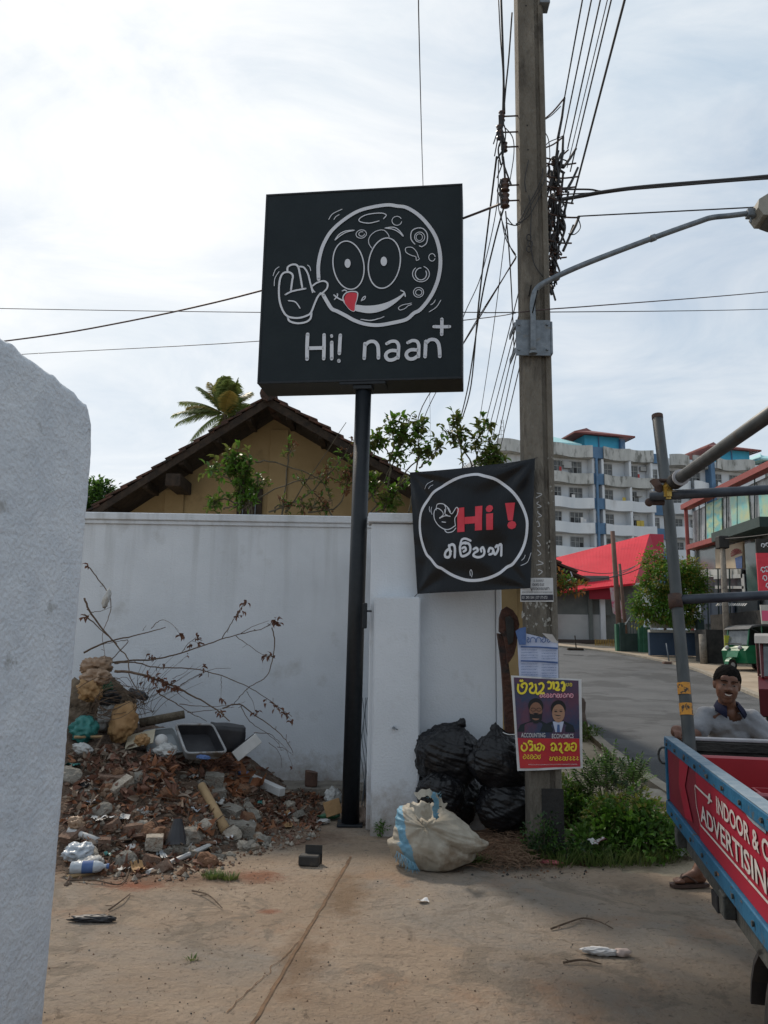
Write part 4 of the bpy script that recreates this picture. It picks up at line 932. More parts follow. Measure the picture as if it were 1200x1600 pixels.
def twigtree(name, label, stems, leafn, lmats, Ysp, lsize=(.07,.045), cat='shrub', group=None, seed=1, clus=4):
    """stems: [(px,py,Y)...] polylines; leaves in small sprays towards the tips"""
    r = random.Random(seed); P = [[pix(*q) for q in s] for s in stems]
    base = min((p for s in P for p in s), key=lambda q: q.z)
    t = thing(name, label, cat, (base.x, base.y, 0), group); bm_ = MB(); lm = MB()
    for si, s in enumerate(P):
        q = cat_rom(s, 5); k = len(q); q = [p+rv(r)*.012 for p in q]
        bm_.tube(q, .012, 5, r2=.004)
        n = int(1.7*(leafn[si] if isinstance(leafn, list) else leafn))
        for _ in range(n):
            f = r.uniform(.35,1)**.6; i = min(k-1, int(f*(k-1))); p = q[i]+rv(r)*.03
            dd = (rv(r)+Vector((0,0,.35))); tw = p+dd*r.uniform(.04,.16)
            bm_.tube([p, tw], .003, 3, caps=False); lm.cur = r.randrange(len(lmats))
            for j in range(r.randint(2, clus)):
                leaf(lm, p.lerp(tw, r.uniform(.3,1)), dd*.6+rv(r), lsize[0]*r.uniform(.7,1.25), lsize[1]*r.uniform(.7,1.2), droop=r.uniform(0,.35))
    bm_.build('branches', m_stem, t); lm.build('leaves', lmats, t); return t
Y1 = 9.2
twigtree('shrub', 'bright green leafy shrub top showing above the wall before the gable', [[(392,830,Y1),(385,770,Y1),(372,735,Y1),(358,712,Y1)],[(392,830,Y1),(390,775,Y1),(352,722,Y1+.2)],[(385,800,Y1),(380,750,Y1),(392,722,Y1)],[(380,790,Y1),(345,780,Y1),(330,795,Y1)],[(390,800,Y1),(400,770,Y1),(405,750,Y1)],[(372,760,Y1),(352,745,Y1),(325,733,Y1)],[(372,760,Y1),(378,765,Y1),(362,775,Y1)],[(350,795,Y1),(370,790,Y1),(395,785,Y1)]], [26,24,20,12,12,10,14,12], [lf_mid, lf_bright, lf_mid, lf_olive], 0, (.10,.05), seed=3)
twigtree('climber', 'sparse thorny climber straggling along the wall top between gable and sign pole', [[(372,800,Y1),(430,765,Y1),(500,745,Y1),(535,755,Y1)],[(420,800,Y1),(470,780,Y1),(520,735,Y1),(545,700,Y1)],[(440,810,Y1),(450,720,Y1),(455,700,Y1)],[(400,722,Y1),(430,722,Y1),(500,750,Y1),(520,790,Y1)],[(480,800,Y1),(530,790,Y1),(545,745,Y1),(550,740,Y1)],[(430,800,Y1),(440,790,Y1),(520,795,Y1)],[(446,800,Y1),(460,780,Y1),(540,660,Y1)],[(520,810,Y1),(505,785,Y1),(462,740,Y1)]], [10,10,8,5,34,30,0,4], [lf_olive, lf_mid, lf_dead], 0, (.07,.035), seed=5)
twigtree('climber', 'leafy climber sprays rising against the sky just right of the sign pole', [[(560,800,Y1),(600,750,Y1),(625,700,Y1),(640,655,Y1)],[(600,800,Y1),(610,720,Y1),(590,690,Y1),(575,700,Y1)],[(640,800,Y1),(650,730,Y1),(655,690,Y1),(652,665,Y1)],[(620,760,Y1),(650,720,Y1),(685,700,Y1)],[(590,790,Y1),(580,770,Y1),(575,745,Y1)],[(560,810,Y1),(600,795,Y1),(620,765,Y1)],[(610,720,Y1),(615,690,Y1),(608,655,Y1)],[(655,730,Y1),(672,718,Y1),(690,690,Y1)],[(560,820,Y1),(620,760,Y1),(690,735,Y1)]], [34,24,22,12,28,30,16,8,6], [lf_olive, lf_olive, lf_mid, lf_bright], 0, (.085,.055), seed=8)
twigtree('climber', 'leafy climber sprays above the top edge of the black banner', [[(650,820,Y1),(700,760,Y1),(750,720,Y1),(775,690,Y1)],[(680,800,Y1),(720,740,Y1),(715,680,Y1),(712,655,Y1)],[(700,800,Y1),(740,730,Y1),(745,690,Y1),(768,658,Y1)],[(720,780,Y1),(755,740,Y1),(775,715,Y1)],[(740,740,Y1),(725,700,Y1),(700,672,Y1)],[(760,760,Y1),(770,720,Y1),(785,722,Y1)],[(730,735,Y1),(755,730,Y1),(785,733,Y1)]], [22,18,22,20,12,12,16], [lf_olive, lf_olive, lf_mid], 0, (.085,.055), seed=13)
# dead curled leaf hanging in the climber
# coconut palm far behind the house
def palm():
    Yp = 46; c = pix(351,648,Yp); t = thing('coconut_palm', 'feathery coconut palm top rising behind the tiled roof', 'palm tree', (c.x, Yp, gz(0,Yp)))
    mb = MB(); mb.tube([(c.x+.6, Yp, gz(0,Yp)-.2), (c.x+.3, Yp, c.z*.5), (c.x, Yp, c.z)], .2, 10, r2=.13); mb.build('trunk', m_stem, t)
    r = random.Random(4)
    for k in range(38):
        a = 2*math.pi*k*.382+r.uniform(-.2,.2); el_ = rad([82,68,54,40,26,10,-6][k % 7]+r.uniform(-8,8)); ln = r.uniform(2.6,3.5)
        d = Vector((math.cos(a)*math.cos(el_), math.sin(a)*math.cos(el_)*.8, math.sin(el_))); pts = []
        for i in range(13):
            f = i/12; pts.append(c+d*ln*f+Vector((0,0,-1.3*f*f*(1.1-.5*math.sin(el_)))))
        mb = MB(); mb.tube(pts, .025, 4, r2=.008); rb = mb.build('frond', m_palmrib, t)
        lm = MB()
        for i in range(1, 12):
            for q in range(6):
                p = pts[i].lerp(pts[i+1], q/6) if i < 12 else pts[i]; tt = (pts[min(i+1,12)]-pts[i-1]).normalized(); sd = tt.cross(Vector((0,0,1))); sd = sd.normalized() if sd.length > .1 else Vector((1,0,0))
                for s_ in (1,-1):
                    l_ = .8*math.sin(math.pi*(.12+.8*i/12)); dd = (sd*s_*.8+tt*.55+Vector((0,0,-.35+r.uniform(-.15,.15)))).normalized(); wv = tt*.03
                    lm.add([p-wv, p+wv, p+dd*l_*.6+wv*.9+Vector((0,0,-.02)), p+dd*l_+Vector((0,0,-.12)), p+dd*l_*.6-wv*.9+Vector((0,0,-.02))], [(0,1,2,4),(4,2,3)])
        lm.build('leaflets', lf_palm2 if k % 6 == 4 else lf_palm, rb)
m_palmrib = M('palm_rib', (.22,.20,.07), rough=.6); lf_palm = leafmat('palm_leaf', (.10,.15,.04), (.19,.23,.08), 2, .45); lf_palm2 = leafmat('yellow_palm_leaf', (.42,.32,.09), (.3,.26,.08), 2, .4)
palm()
def tree(name, label, lobes, lmats, base, ls=.16, n=2600, seed=1, trunk_r=.08, limbs=True, group=None):
    """lobes: (center, radii) in metres; leaf sized faces spread through each lobe's shell and volume"""
    r = random.Random(seed); t = thing(name, label, 'tree', base, group); b = Vector(base)
    mb = MB(); top = sum((Vector(c) for c, _ in lobes), Vector())/len(lobes); fork = b.lerp(top, .45)
    mb.tube([b, b.lerp(fork,.5)+Vector((.05,0,0)), fork], trunk_r, 8, r2=trunk_r*.7)
    for c, _ in lobes: mb.tube(cat_rom([fork, fork.lerp(Vector(c),.5)+rv(r)*.1, Vector(c)], 4), trunk_r*.5, 6, r2=trunk_r*.12)
    mb.build('trunk', m_stem, t)
    lm = MB(); tot = sum(q[0]*q[1]*q[2] for _, q in lobes)
    for c, q in lobes:
        c = Vector(c); m_ = int(n*q[0]*q[1]*q[2]/tot)
        # leaf clumps: small bunches on the lobe's shell
        for k in range(max(6, m_//16)):
            u = rv(r); f = r.uniform(.45,1)**.5; f *= 1+.22*fbm(u*1.5+c, 1.3); cc = c+Vector((u.x*q[0]*f, u.y*q[1]*f, u.z*q[2]*f)); lm.cur = r.randrange(len(lmats))
            for _ in range(16):
                v = rv(r)*r.uniform(0,1); p = cc+v*ls*1.9; leaf(lm, p, v*.8+u*.5+rv(r)*.4+Vector((0,0,-.1)), ls*r.uniform(.6,1.1), ls*.48, droop=.25)
    lm.build('crown', lmats, t); return t
# tree beyond the roof at far left
def P3(x, y, Y): return pix(x, y, Y)
Yt = 24; c = P3(150,785,Yt)
tree('tree', 'dark green treetop low behind the left end of the tiled roof', [(c, (.75,.8,.7)), (P3(170,800,Yt), (.5,.6,.4)), (P3(120,800,Yt), (.9,.8,.8))], [lf_mid, lf_dark], (c.x, Yt, gz(0,Yt)), .16, 6000, 2, .1)
# round street tree by the gate
Yt = 36; lob = [((1015,938,Yt),(.8,.8,.75)),((1040,905,Yt),(1.0,.9,.8)),((1070,925,Yt),(.95,.9,.85)),((1045,950,Yt-.3),(.9,.8,.7)),((1022,875,Yt+.5),(.5,.5,.45)),((1085,905,Yt+.2),(.6,.6,.5)),((1005,960,Yt),(.55,.5,.4)),((1075,890,Yt),(.6,.6,.4)),((1035,865,Yt+.6),(.45,.4,.3)),((1070,960,Yt),(.6,.6,.4))]
g0 = gp(1035,1012)
tree('street_tree', 'round bushy bright green tree overhanging the blue wall across the road', [(P3(*c), q) for c, q in lob], [lf_bright, lf_mid, lf_bright, lf_yel], (P3(1040,900,Yt).x, Yt+1.0, gz(0,Yt)), .19, 9000, 6, .1)
# shrubs between pole and truck
def bush(name, label, blobs, lmats, ls, n, seed, cat='bush', stems=10, fern=False, hang=False):
    r = random.Random(seed); b0 = Vector(blobs[0][0]); t = thing(name, label, cat, (b0.x, b0.y, 0)); lm = MB(); sm = MB()
    vol = sum(q[0]*q[1]*q[2] for _, q in blobs)
    for c, q in blobs:
        c = Vector(c)
        for k in range(max(5, int(n*q[0]*q[1]*q[2]/vol/9))):
            u = rv(r); u.z = abs(u.z)*1.0 if r.random() < .8 else u.z; f = r.uniform(.25,1)**.45; f *= 1+.3*fbm(u*2+c, 1.5)
            p = c+Vector((u.x*q[0]*f, u.y*q[1]*f, u.z*q[2]*f)); root = Vector((c.x+(p.x-c.x)*.3, c.y+(p.y-c.y)*.3, c.z-.02 if hang else 0)); lm.cur = r.randrange(len(lmats))
            if r.random() < .35: sm.tube([root, root.lerp(p,.6)+Vector((0,0,.04)), p], .003, 3, caps=False)
            dd = (u+Vector((0,0,.3))+rv(r)*.5).normalized()
            if fern:
                sd = dd.cross(Vector((0,0,1))); sd = sd.normalized() if sd.length > .1 else Vector((1,0,0)); sm.tube([p, p+dd*ls*3.2], .002, 3, caps=False)
                for j in range(6):
                    pp = p+dd*ls*(.5+j*.5)
                    for s_ in (1,-1): leaf(lm, pp, sd*s_+dd*.3, ls*.9, ls*.4, droop=.1)
                leaf(lm, p+dd*ls*3.2, dd, ls, ls*.45)
            else:
                for _ in range(9):
                    v = rv(r); leaf(lm, p+v*ls*.9, v+dd*.6, ls*r.uniform(.6,1.15), ls*.55*r.uniform(.7,1.1), droop=.25)
    sm.build('stems', m_stem, t); lm.build('leaves', lmats, t); return t
g = lambda x, y, z=0: gp(x, y)+Vector((0,0,z))
bush('bush', 'low leafy green bush beside the truck corner, right of the utility pole', [(g(1000,1335,.05),(.33,.3,.30)),(g(965,1330,.05),(.3,.3,.26)),(g(1030,1330,.03),(.18,.2,.22)),(g(930,1338,.0),(.25,.2,.2))], [lf_mid, lf_bright, lf_mid], .07, 2300, 31)
bush('broad_leaf_weed', 'taller yellowish sprigs poking out of the low bush by the truck', [(g(990,1330,.18),(.30,.25,.26)),(g(1030,1325,.1),(.2,.2,.2)),(g(950,1330,.2),(.18,.2,.2))], [lf_bright, lf_olive, lf_yel], .045, 1900, 131)
bush('fern_shrub', 'taller feathery green shrub with compound leaves rising over the low bush', [(g(955,1300,.32),(.28,.25,.22)),(g(930,1295,.22),(.2,.2,.18)),(g(985,1300,.30),(.2,.2,.17))], [lf_mid, lf_dark, lf_mid], .05, 1500, 33, fern=True)
bush('weed_clump', 'yellowish green weeds growing behind the utility pole foot', [(g(895,1300,.12),(.22,.2,.22)),(g(880,1290,.2),(.15,.15,.2))], [lf_bright, lf_olive, lf_mid], .05, 2600, 37)
bush('weed_clump', 'dark trailing weeds around the tarred foot of the utility pole', [(g(852,1345,.03),(.14,.08,.26)),(g(905,1345,.0),(.22,.12,.12)),(g(835,1330,.03),(.1,.08,.2))], [lf_mid, lf_dark, lf_dark], .038, 1300, 39)
bush('weed_clump', 'green weeds seen through the gap behind the poster edge', [(g(804,1140,.35),(.15,.3,.3))], [lf_bright, lf_mid], .05, 500, 40)
bush('weed_clump', 'small green plant at the roadside just right of the poster', [(g(912,1155,.05),(.3,.3,.16))], [lf_olive, lf_mid], .06, 500, 41)
bush('creeper_spray', 'orange and green leaf spray drooping at the tiled eave right of the pole', [(P3(893,922,10.4),(.22,.2,.11)),(P3(872,908,10.4),(.14,.2,.1))], [lf_bright, lf_olive, leafmat('orange_leaf', (.35,.12,.03), (.3,.16,.04), 5)], .07, 260, 42, cat='plant', hang=True)
bush('tuft', 'small weed growing at the foot of the white gate pillar', [(g(596,1308,.05),(.04,.04,.07))], [lf_mid], .03, 90, 43, cat='weed')
# grass tufts
lf_grass = leafmat('grass_blade', (.08,.13,.03), (.16,.2,.06), 9, .3)
def tuft(px, py, R0, n, h, label, seed, name='grass_tuft'):
    r = random.Random(seed); c = gp(px, py); mb = MB()
    for _ in range(n):
        a = r.uniform(0,6.28); q = R0*math.sqrt(r.random()); b = c+Vector((math.cos(a)*q*1.5, math.sin(a)*q, 0)); d = Vector((math.cos(a)*.7+r.uniform(-.3,.3), math.sin(a)*.7, 1.1)).normalized(); l_ = h*r.uniform(.5,1.1); s = Vector((-d.y, d.x, 0)).normalized()*.003
        m_ = b+d*l_*.6; e = b+d*l_+Vector((d.x,d.y,-.3))*l_*.25; mb.add([b-s, b+s, m_+s*.8, m_-s*.8, e], [(0,1,2,3),(3,2,4)])
    return tag(mb.build(name, lf_grass), label, 'grass')
tuft(333,1372,.045,150,.06,'small grass tuft beside the rubble, left one of the pair',1)
tuft(358,1374,.04,130,.055,'small grass tuft beside the rubble, right one of the pair',2)
tuft(748,1350,.06,160,.08,'grass tuft at the right end of the woven sack',3)
for i_, (x_, y_) in enumerate(((895,1340),(925,1350),(960,1352),(1000,1350),(1035,1345),(1050,1325),(880,1352),(905,1270),(940,1255),(1045,1300))):
    tuft(x_, y_, .09, 110, .17, ['grass blades at the left foot of the low bush','grass blades under the printed scrap','grass blades in front of the low bush middle','grass blades in front of the low bush right of its middle','grass blades at the right foot of the low bush','grass blades between the bush and the truck','grass blades right beside the tarred pole foot','tall grass behind the pole at the verge','tall grass behind the feathery shrub','grass blades at the verge by the truck corner'][i_], 20+i_)
tuft(842,1345,.08,160,.14,'long grass at the foot of the utility pole',4)
tuft(300,1500,.02,20,.03,'tiny sprig of grass in the open concrete',5)
# ================================================================== FAR SIDE: apartment block
m_apt = M('stained_white_paint', (.52,.56,.60), (.62,.65,.68), scale=.35, rough=.9, c3=(.38,.385,.39), s3=.3, t3=.56, w3=.15, stretch=(1,1,.35))
m_apt2 = M('weathered_parapet', (.34,.35,.34), (.48,.49,.48), scale=.9, rough=.9, c3=(.16,.165,.155), s3=1.4, t3=.52, w3=.12, stretch=(1,1,.3))
m_aptblue = M('faded_blue_paint', (.07,.14,.24), (.10,.19,.31), scale=.6, rough=.8, c3=(.2,.24,.3), s3=.8, t3=.6)
m_glass = M('dark_window_glass', (.02,.022,.026), (.10,.105,.10), scale=1.3, rough=.2, spec=.6)
m_curt = M('curtained_glass', (.16,.17,.17), (.05,.055,.06), scale=1.8, rough=.35)
m_frame = M('window_frame_paint', (.33,.34,.34), rough=.7)
m_cyan = M('sky_blue_wall', (.05,.32,.48), (.07,.38,.55), scale=.8, rough=.8); m_rroof = M('dull_red_sheet', (.16,.045,.04), (.22,.07,.06), scale=2, rough=.7); m_teal = M('pale_teal_sheet', (.30,.55,.58), (.38,.62,.64), scale=2, rough=.7)
th = rad(13); fd = Vector((math.cos(th), math.sin(th), 0)); fn_ = Vector((math.sin(th), -math.cos(th), 0))
A0 = pix(860, 780, 92); 
def fs(px, py=780, off=0): p = onplane(px, py, A0+fn_*off, fn_); return (p-A0).dot(fd), p.z
def FA(s, z, o=0): return A0*1 + fd*s + fn_*o + Vector((0,0,z-A0.z))
t = thing('apartment_block', 'long grey white apartment block with wavy balconies and blue stripes', 'apartment block', (A0.x+10, A0.y+4, 2.6))
sL = fs(772)[0]; sR = fs(1014)[0]; zr = fs(888,706)[1]
par = [fs(888,a)[1] for a in (700,741.4,779.6,818,856,894)]; pab = [fs(888,a)[1] for a in (717,757.8,796,834.6,873,910)]
def fbox(mb, s0, s1, z0, z1, o0, o1): 
    P = [FA(s, z, o) for z in (z0, z1) for s, o in ((s0,o0),(s1,o0),(s1,o1),(s0,o1))]
    mb.add(P, [(3,2,1,0),(4,5,6,7),(0,1,5,4),(1,2,6,5),(2,3,7,6),(3,0,4,7)])
mb = MB(); fbox(mb, sL, sR, 2.4, zr, 0, -12); mb.build('wall', m_apt, t)
s920, s926, s936, s980, s1013 = (fs(q)[0] for q in (919,926,936,979,1014))
bays = [(sL, fs(858)[0]), (fs(858)[0], s920), (s936, s980-.02), (s980+.02, s1013)]
def balcony(b0, b1, zt, zb, o=1.25, wave=.35, mat=None, ph=0):
    mb = MB(); n = 20
    q = lambda i: FA(b0+(b1-b0)*i/n, 0, o+wave*math.sin(math.pi*2*i/n*((b1-b0)/5.2)+ph)) 
    for i in range(n):
        a, b = q(i), q(i+1); ia, ib = a-fn_*.15, b-fn_*.15
        for p, z0, z1 in ((0, zb, zt),):
            A = [Vector((v.x, v.y, z)) for v in (a, b) for z in (z0, z1)]; B = [Vector((v.x, v.y, z)) for v in (ia, ib) for z in (z0, z1)]
            mb.add(A+B, [(0,2,3,1),(5,7,6,4),(1,3,7,5),(0,4,6,2)])
        wa, wb = FA(b0+(b1-b0)*i/n, 0, 0.01), FA(b0+(b1-b0)*(i+1)/n, 0, .01)
        mb.quad(Vector((a.x,a.y,zb+.05)), Vector((b.x,b.y,zb+.05)), Vector((wb.x,wb.y,zb+.05)), Vector((wa.x,wa.y,zb+.05))); mb.quad(Vector((a.x,a.y,zb)), Vector((wa.x,wa.y,zb)), Vector((wb.x,wb.y,zb)), Vector((b.x,b.y,zb)))
    return mb.build('balcony', mat or m_apt, t)
for k in range(6):
    for j, (b0, b1) in enumerate(bays): balcony(b0, b1, par[k]+(.15 if k == 0 else 0), pab[k], ph=j*1.1, mat=m_apt2 if k < 2 else m_apt)
    mb = MB(); fbox(mb, s920-.05, s936+.02, pab[k]+.02, par[k]+.05, .0, 1.35); mb.build('blue_panel', m_aptblue if k else m_aptblue, t)
for q, w_ in ((s920+.35,.25),): 
    mb = MB(); fbox(mb, q, q+w_, 2.5, pab[0], 1.3, 1.6); mb.build('blue_downpipe', m_aptblue, t)
for s_ in (s920+.05, s926+.7, s980-.2, s1013-.35):
    mb = MB(); fbox(mb, s_, s_+.3, 2.5, pab[0]-.02, .02, 1.2); mb.build('dividing_wall', m_apt, t)
def window(s0, s1, z0, z1, o=.03, par_=None, nm=4, lit=None):
    mb = MB(); 
    fbox(mb, s0-.06, s1+.06, z0-.06, z0, o, o+.08); fbox(mb, s0-.06, s1+.06, z1, z1+.06, o, o+.08); fbox(mb, s0-.06, s0, z0+.001, z1-.001, o, o+.08); fbox(mb, s1, s1+.06, z0+.001, z1-.001, o, o+.08)
    for i in range(1, nm): c = s0+(s1-s0)*i/nm; fbox(mb, c-.035, c+.035, z0+.001, z1-.001, o, o+.07)
    fbox(mb, s0+.001, s1-.001, z1-(z1-z0)*.33-.03, z1-(z1-z0)*.33+.03, o, o+.06)
    w_ = mb.build('window', m_frame, t)
    r = random.random(); mb = MB(); mb.quad(FA(s0,z0,o+.015), FA(s1,z0,o+.015), FA(s1,z1,o+.015), FA(s0,z1,o+.015)); mb.build('pane', m_glass if r < .35 else m_curt, w_)
    if r > .3:
        i = random.randrange(nm); a = s0+(s1-s0)*i/nm+.04; b = s0+(s1-s0)*(i+1)/nm-.04; mb = MB(); mb.quad(FA(a,z0,o+.025), FA(b,z0,o+.025), FA(b,z0+(z1-z0)*.63,o+.025), FA(a,z0+(z1-z0)*.63,o+.025)); mb.build('open_sash', m_glassdk, w_)
m_glassdk = M('open_dark_window', (.012,.012,.014), rough=.5)
for k in range(5):
    zt_ = pab[k]-.35; zb_ = par[k+1]-.35
    for (a, b, nm) in ((842,854,3),(861,876,3),(890,909,3),(930,957,4),(978,997,3)):
        window(fs(a)[0], fs(b)[0], zb_, zt_, nm=nm)
mb = MB(); s_, z_ = fs(884,727); fbox(mb, s_-.5, s_+.5, z_-.45, z_+.35, .02, .55); mb.build('air_conditioner', m_frame, t)
# recessed link and second half of the block, a little further off
mb = MB(); sL2, sR2 = s1013+.02, fs(1215)[0]; zr2 = fs(1060,717,-2)[1]
fbox(mb, sL2, sR2, 2.4, zr2, -2.0, -14); mb.build('wall', m_apt, t)
mb = MB(); fbox(mb, sL2+.1, fs(1052)[0], zr2-.9, zr2+.35, -1.7, -1.98); mb.build('blue_panel', m_aptblue, t)
bays2 = [(fs(1056)[0], fs(1088)[0]), (fs(1089)[0], fs(1119)[0]), (fs(1126)[0], fs(1190)[0])]
base_fa = FA
def FA(s, z, o=0): return base_fa(s, z, o-2)
d0 = zr2-par[0]
for k in range(6):
    for j, (b0, b1) in enumerate(bays2): balcony(b0, b1, par[k]+d0+.2, pab[k]+d0+.1, ph=j, mat=m_apt2 if k < 1 else m_apt, wave=.5)
    if k: mb = MB(); fbox(mb, fs(1019)[0], fs(1055)[0], pab[k]+d0, par[k]+d0, .05, .4); mb.build('blue_panel', m_aptblue, t)
for a in (1119.5,): mb = MB(); fbox(mb, fs(a)[0], fs(a+6)[0], 2.5, zr2, .0, 1.3); mb.build('blue_downpipe', m_aptblue, t)
for k in range(5):
    for (a, b, nm) in ((1000,1008,2),(1022,1042,4),(1060,1078,3),(1092,1110,3),(1128,1144,3),(1158,1172,3)):
        if a < 1010: continue
        window(fs(a)[0], fs(b)[0], par[k+1]+d0-.35, pab[k]+d0-.35, nm=nm)
FA = base_fa
# lift houses with hipped roofs
def pavilion(pxa, pxb, ytop, ybot, wx0, wx1, rx0, rx1, ry0, ry1, wallm, roofm, o=-2.5, dpt=5):
    a = fs(wx0, 700, o)[0]; b = fs(wx1, 700, o)[0]; z1 = fs((wx0+wx1)/2, ytop, o)[1]; z0 = fs((wx0+wx1)/2, ybot, o)[1]-1.5
    mb = MB(); fbox(mb, a, b, z0, z1, o, o-dpt); w_ = mb.build('lift_house', wallm, t)
    mb = MB(); s_ = (a+b)/2-.6; fbox(mb, s_, s_+.15, z0, z1, o+.02, o+.12); mb.build('corner_pipe', m_aptblue, w_)
    ra = fs(rx0, 700, o+1)[0]; rb = fs(rx1, 700, o+1)[0]; zt_ = fs((rx0+rx1)/2, ry0, o-dpt/2)[1]; ze = z1+.05
    E = [FA(ra, ze, o+1.2), FA(rb, ze, o+1.2), FA(rb, ze, o-dpt-1.2), FA(ra, ze, o-dpt-1.2)]; r0 = FA((ra*.6+rb*.4), zt_, o-dpt*.4); r1 = FA((ra*.45+rb*.55), zt_, o-dpt*.6)
    mb = MB(); mb.add(E+[r0, r1], [(0,1,5,4),(1,2,5),(2,3,4,5),(3,0,4),(3,2,1,0)]); mb.build('hipped_roof', roofm, w_)
    mb = MB(); F_ = [q-Vector((0,0,.22)) for q in E]
    for i in range(4): mb.quad(F_[i], F_[(i+1)%4], E[(i+1)%4]-Vector((0,0,.01)), E[i]-Vector((0,0,.01)))
    mb.build('fascia', roofm, w_)
pavilion(913, 968, 682, 703, 914, 968, 897, 992, 673, 683, m_cyan, m_rroof)
pavilion(1120, 1172, 704, 722, 1124, 1170, 1104, 1188, 695, 703, m_cyan, m_rroof, o=-4.5)
pavilion(858, 905, 696, 704, 860, 896, 850, 908, 681, 698, m_apt2, m_teal)
pavilion(1195, 1230, 722, 730, 1196, 1240, 1186, 1250, 712, 724, m_apt2, m_teal, o=-4.5)
mb = MB(); fbox(mb, fs(970,700,-2)[0], fs(977,700,-2)[0], zr-.5, fs(973,686,-2)[1], -2, -3); mb.build('water_tank', m_aptblue, t)
mb = MB()
# stair tower with water tank and ladder seen left of the pole
c = FA(fs(795)[0], 0, -1.5); zz = [fs(795,a,-1.5)[1] for a in (722,700)]
mb.tube([(c.x,c.y,zz[0]-1.5),(c.x,c.y,zz[1]),(c.x,c.y,zz[1]+.3)], 1.5, 20, rs=[1.5,1.5,.6]); mb.build('water_tank', m_apt2, t)
mb = MB(); c2_ = [FA(fs(a)[0], 0, -1) for a in (789,793)]
for q in c2_: mb.tube([(q.x,q.y,zz[1]-1),(q.x,q.y,zz[1]+3.4)], .04, 5)
for i in range(9): z = zz[1]-1+i*.5; mb.tube([Vector((q.x,q.y,z)) for q in c2_], .03, 4)
mb.build('roof_ladder', m_frame, t)

# ---------------- red roofed building
t = thing('red_roofed_building', 'low building with a large bright red sloping roof and roller shutters', 'building', (pix(930,1000,45).x, 45, 1.9))
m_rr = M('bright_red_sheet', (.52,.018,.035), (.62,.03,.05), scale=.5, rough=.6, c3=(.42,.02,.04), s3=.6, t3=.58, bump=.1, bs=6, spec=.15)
tl = pix(858,874,50.5); tr = pix(1015,834,50.5); br_ = pix(992,911,43.5); bl = pix(868,925,43.5); r2_ = pix(1037,835,51)
# keep the eave and ridge level-ish as photographed, sheet roof with ribs and thickness
mb = MB(); nrm_ = (tr-tl).cross(bl-tl).normalized(); nrm_ = nrm_ if nrm_.z > 0 else -nrm_
mb.prism([tl, tr, br_, bl], -nrm_*.12)
for i in range(1, 30):
    f = i/30; a = tl.lerp(tr, f); b = bl.lerp(br_, f); mb.tube([a-nrm_*.0, b-nrm_*.0], .006, 4)
mb.build('roof', m_rr, t)
e1 = pix(1037,857,50.8)
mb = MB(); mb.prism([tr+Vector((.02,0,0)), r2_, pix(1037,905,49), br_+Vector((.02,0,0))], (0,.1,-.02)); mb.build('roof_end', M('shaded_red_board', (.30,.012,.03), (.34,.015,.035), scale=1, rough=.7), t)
BY = 44.6
m_shut = M('grey_green_shutter', (.10,.115,.11), (.14,.155,.15), scale=2, rough=.7); m_shutw = M('white_shutter', (.36,.37,.37), (.42,.43,.43), scale=1.5, rough=.7)
def pbox(mb, x0, y0, x1, y1, Y, dp=.1):
    a = pix(x0, y1, Y); b = pix(x1, y0, Y); mb.bbox((min(a.x,b.x), Y, min(a.z,b.z)), (max(a.x,b.x), Y+dp, max(a.z,b.z)), .004)
def P_(name, mat, x0, y0, x1, y1, Y, par=None, dp=.1): mb = MB(); pbox(mb, x0, y0, x1, y1, Y, dp); return mb.build(name, mat, par)
P_('upper_wall', m_shut, 850, 900, 952, 960, BY, t, .2); P_('shutter', m_shutw, 850, 960.5, 922, 1000, BY-.05, t); P_('shutter', m_shutw, 924, 960.5, 946, 1000, BY-.05, t)
P_('side_wall', m_shut, 947, 915, 1000, 1002, BY+.3, t, 5)
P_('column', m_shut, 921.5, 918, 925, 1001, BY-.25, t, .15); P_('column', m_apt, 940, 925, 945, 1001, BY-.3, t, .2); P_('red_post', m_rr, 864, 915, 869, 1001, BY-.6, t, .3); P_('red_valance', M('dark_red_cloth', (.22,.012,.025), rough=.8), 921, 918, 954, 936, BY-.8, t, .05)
P_('plinth', M('dark_plinth', (.06,.045,.04), rough=.9), 862, 1000, 950, 1004, BY-.6, t, .5)
def post(name, label, cat, x0, y0, x1, y1, Y, r, mat=m_stem, group=None):
    a = pix(x0, y0, Y); b = pix(x1, y1, Y); b.z = gz(b.x, Y)-.1; mb = MB(); mb.tube([b, a.lerp(b,.5), a], r, 10, r2=r*.75); return tag(mb.build(name, mat, smooth=True), label, cat, group)
m_rustp = M('brown_street_pole', (.11,.06,.045), (.17,.11,.085), scale=2, rough=.9)
post('street_pole', 'tall brown wooden street pole before the red roof', 'pole', 957, 830, 970, 1014, 40, .15, m_rustp)
post('street_pole', 'shorter brown pole leaning beside the tall one before the red roof', 'pole', 968, 881, 979, 985, 41, .10, m_rustp)
t = thing('street_pole', 'slim grey concrete pole with yellow guards beside the green three-wheeler', 'pole', (pix(1138,1045,30.5).x, 30.5, gz(0,30.5)))
a = pix(1128,838,30.5); b = pix(1138,1045,30.5); mb = MB(); mb.tube([b+Vector((0,0,-.1)), a], .13, 10, r2=.1); mb.build('shaft', m_conc, t, smooth=True)
m_yg = M('yellow_green_paint', (.38,.40,.04), (.30,.33,.05), scale=4, rough=.7)
P_('guard', m_yg, 1135, 993, 1141, 1043, 30.2, t, .05); P_('guard', m_yg, 1142.5, 992, 1148, 1030, 30.25, t, .05)
mb = MB(); mb.bbox(a+Vector((-.2,-.2,-.5)), a+Vector((.2,.2,0)), .03); mb.build('transformer_box', m_tar, t)
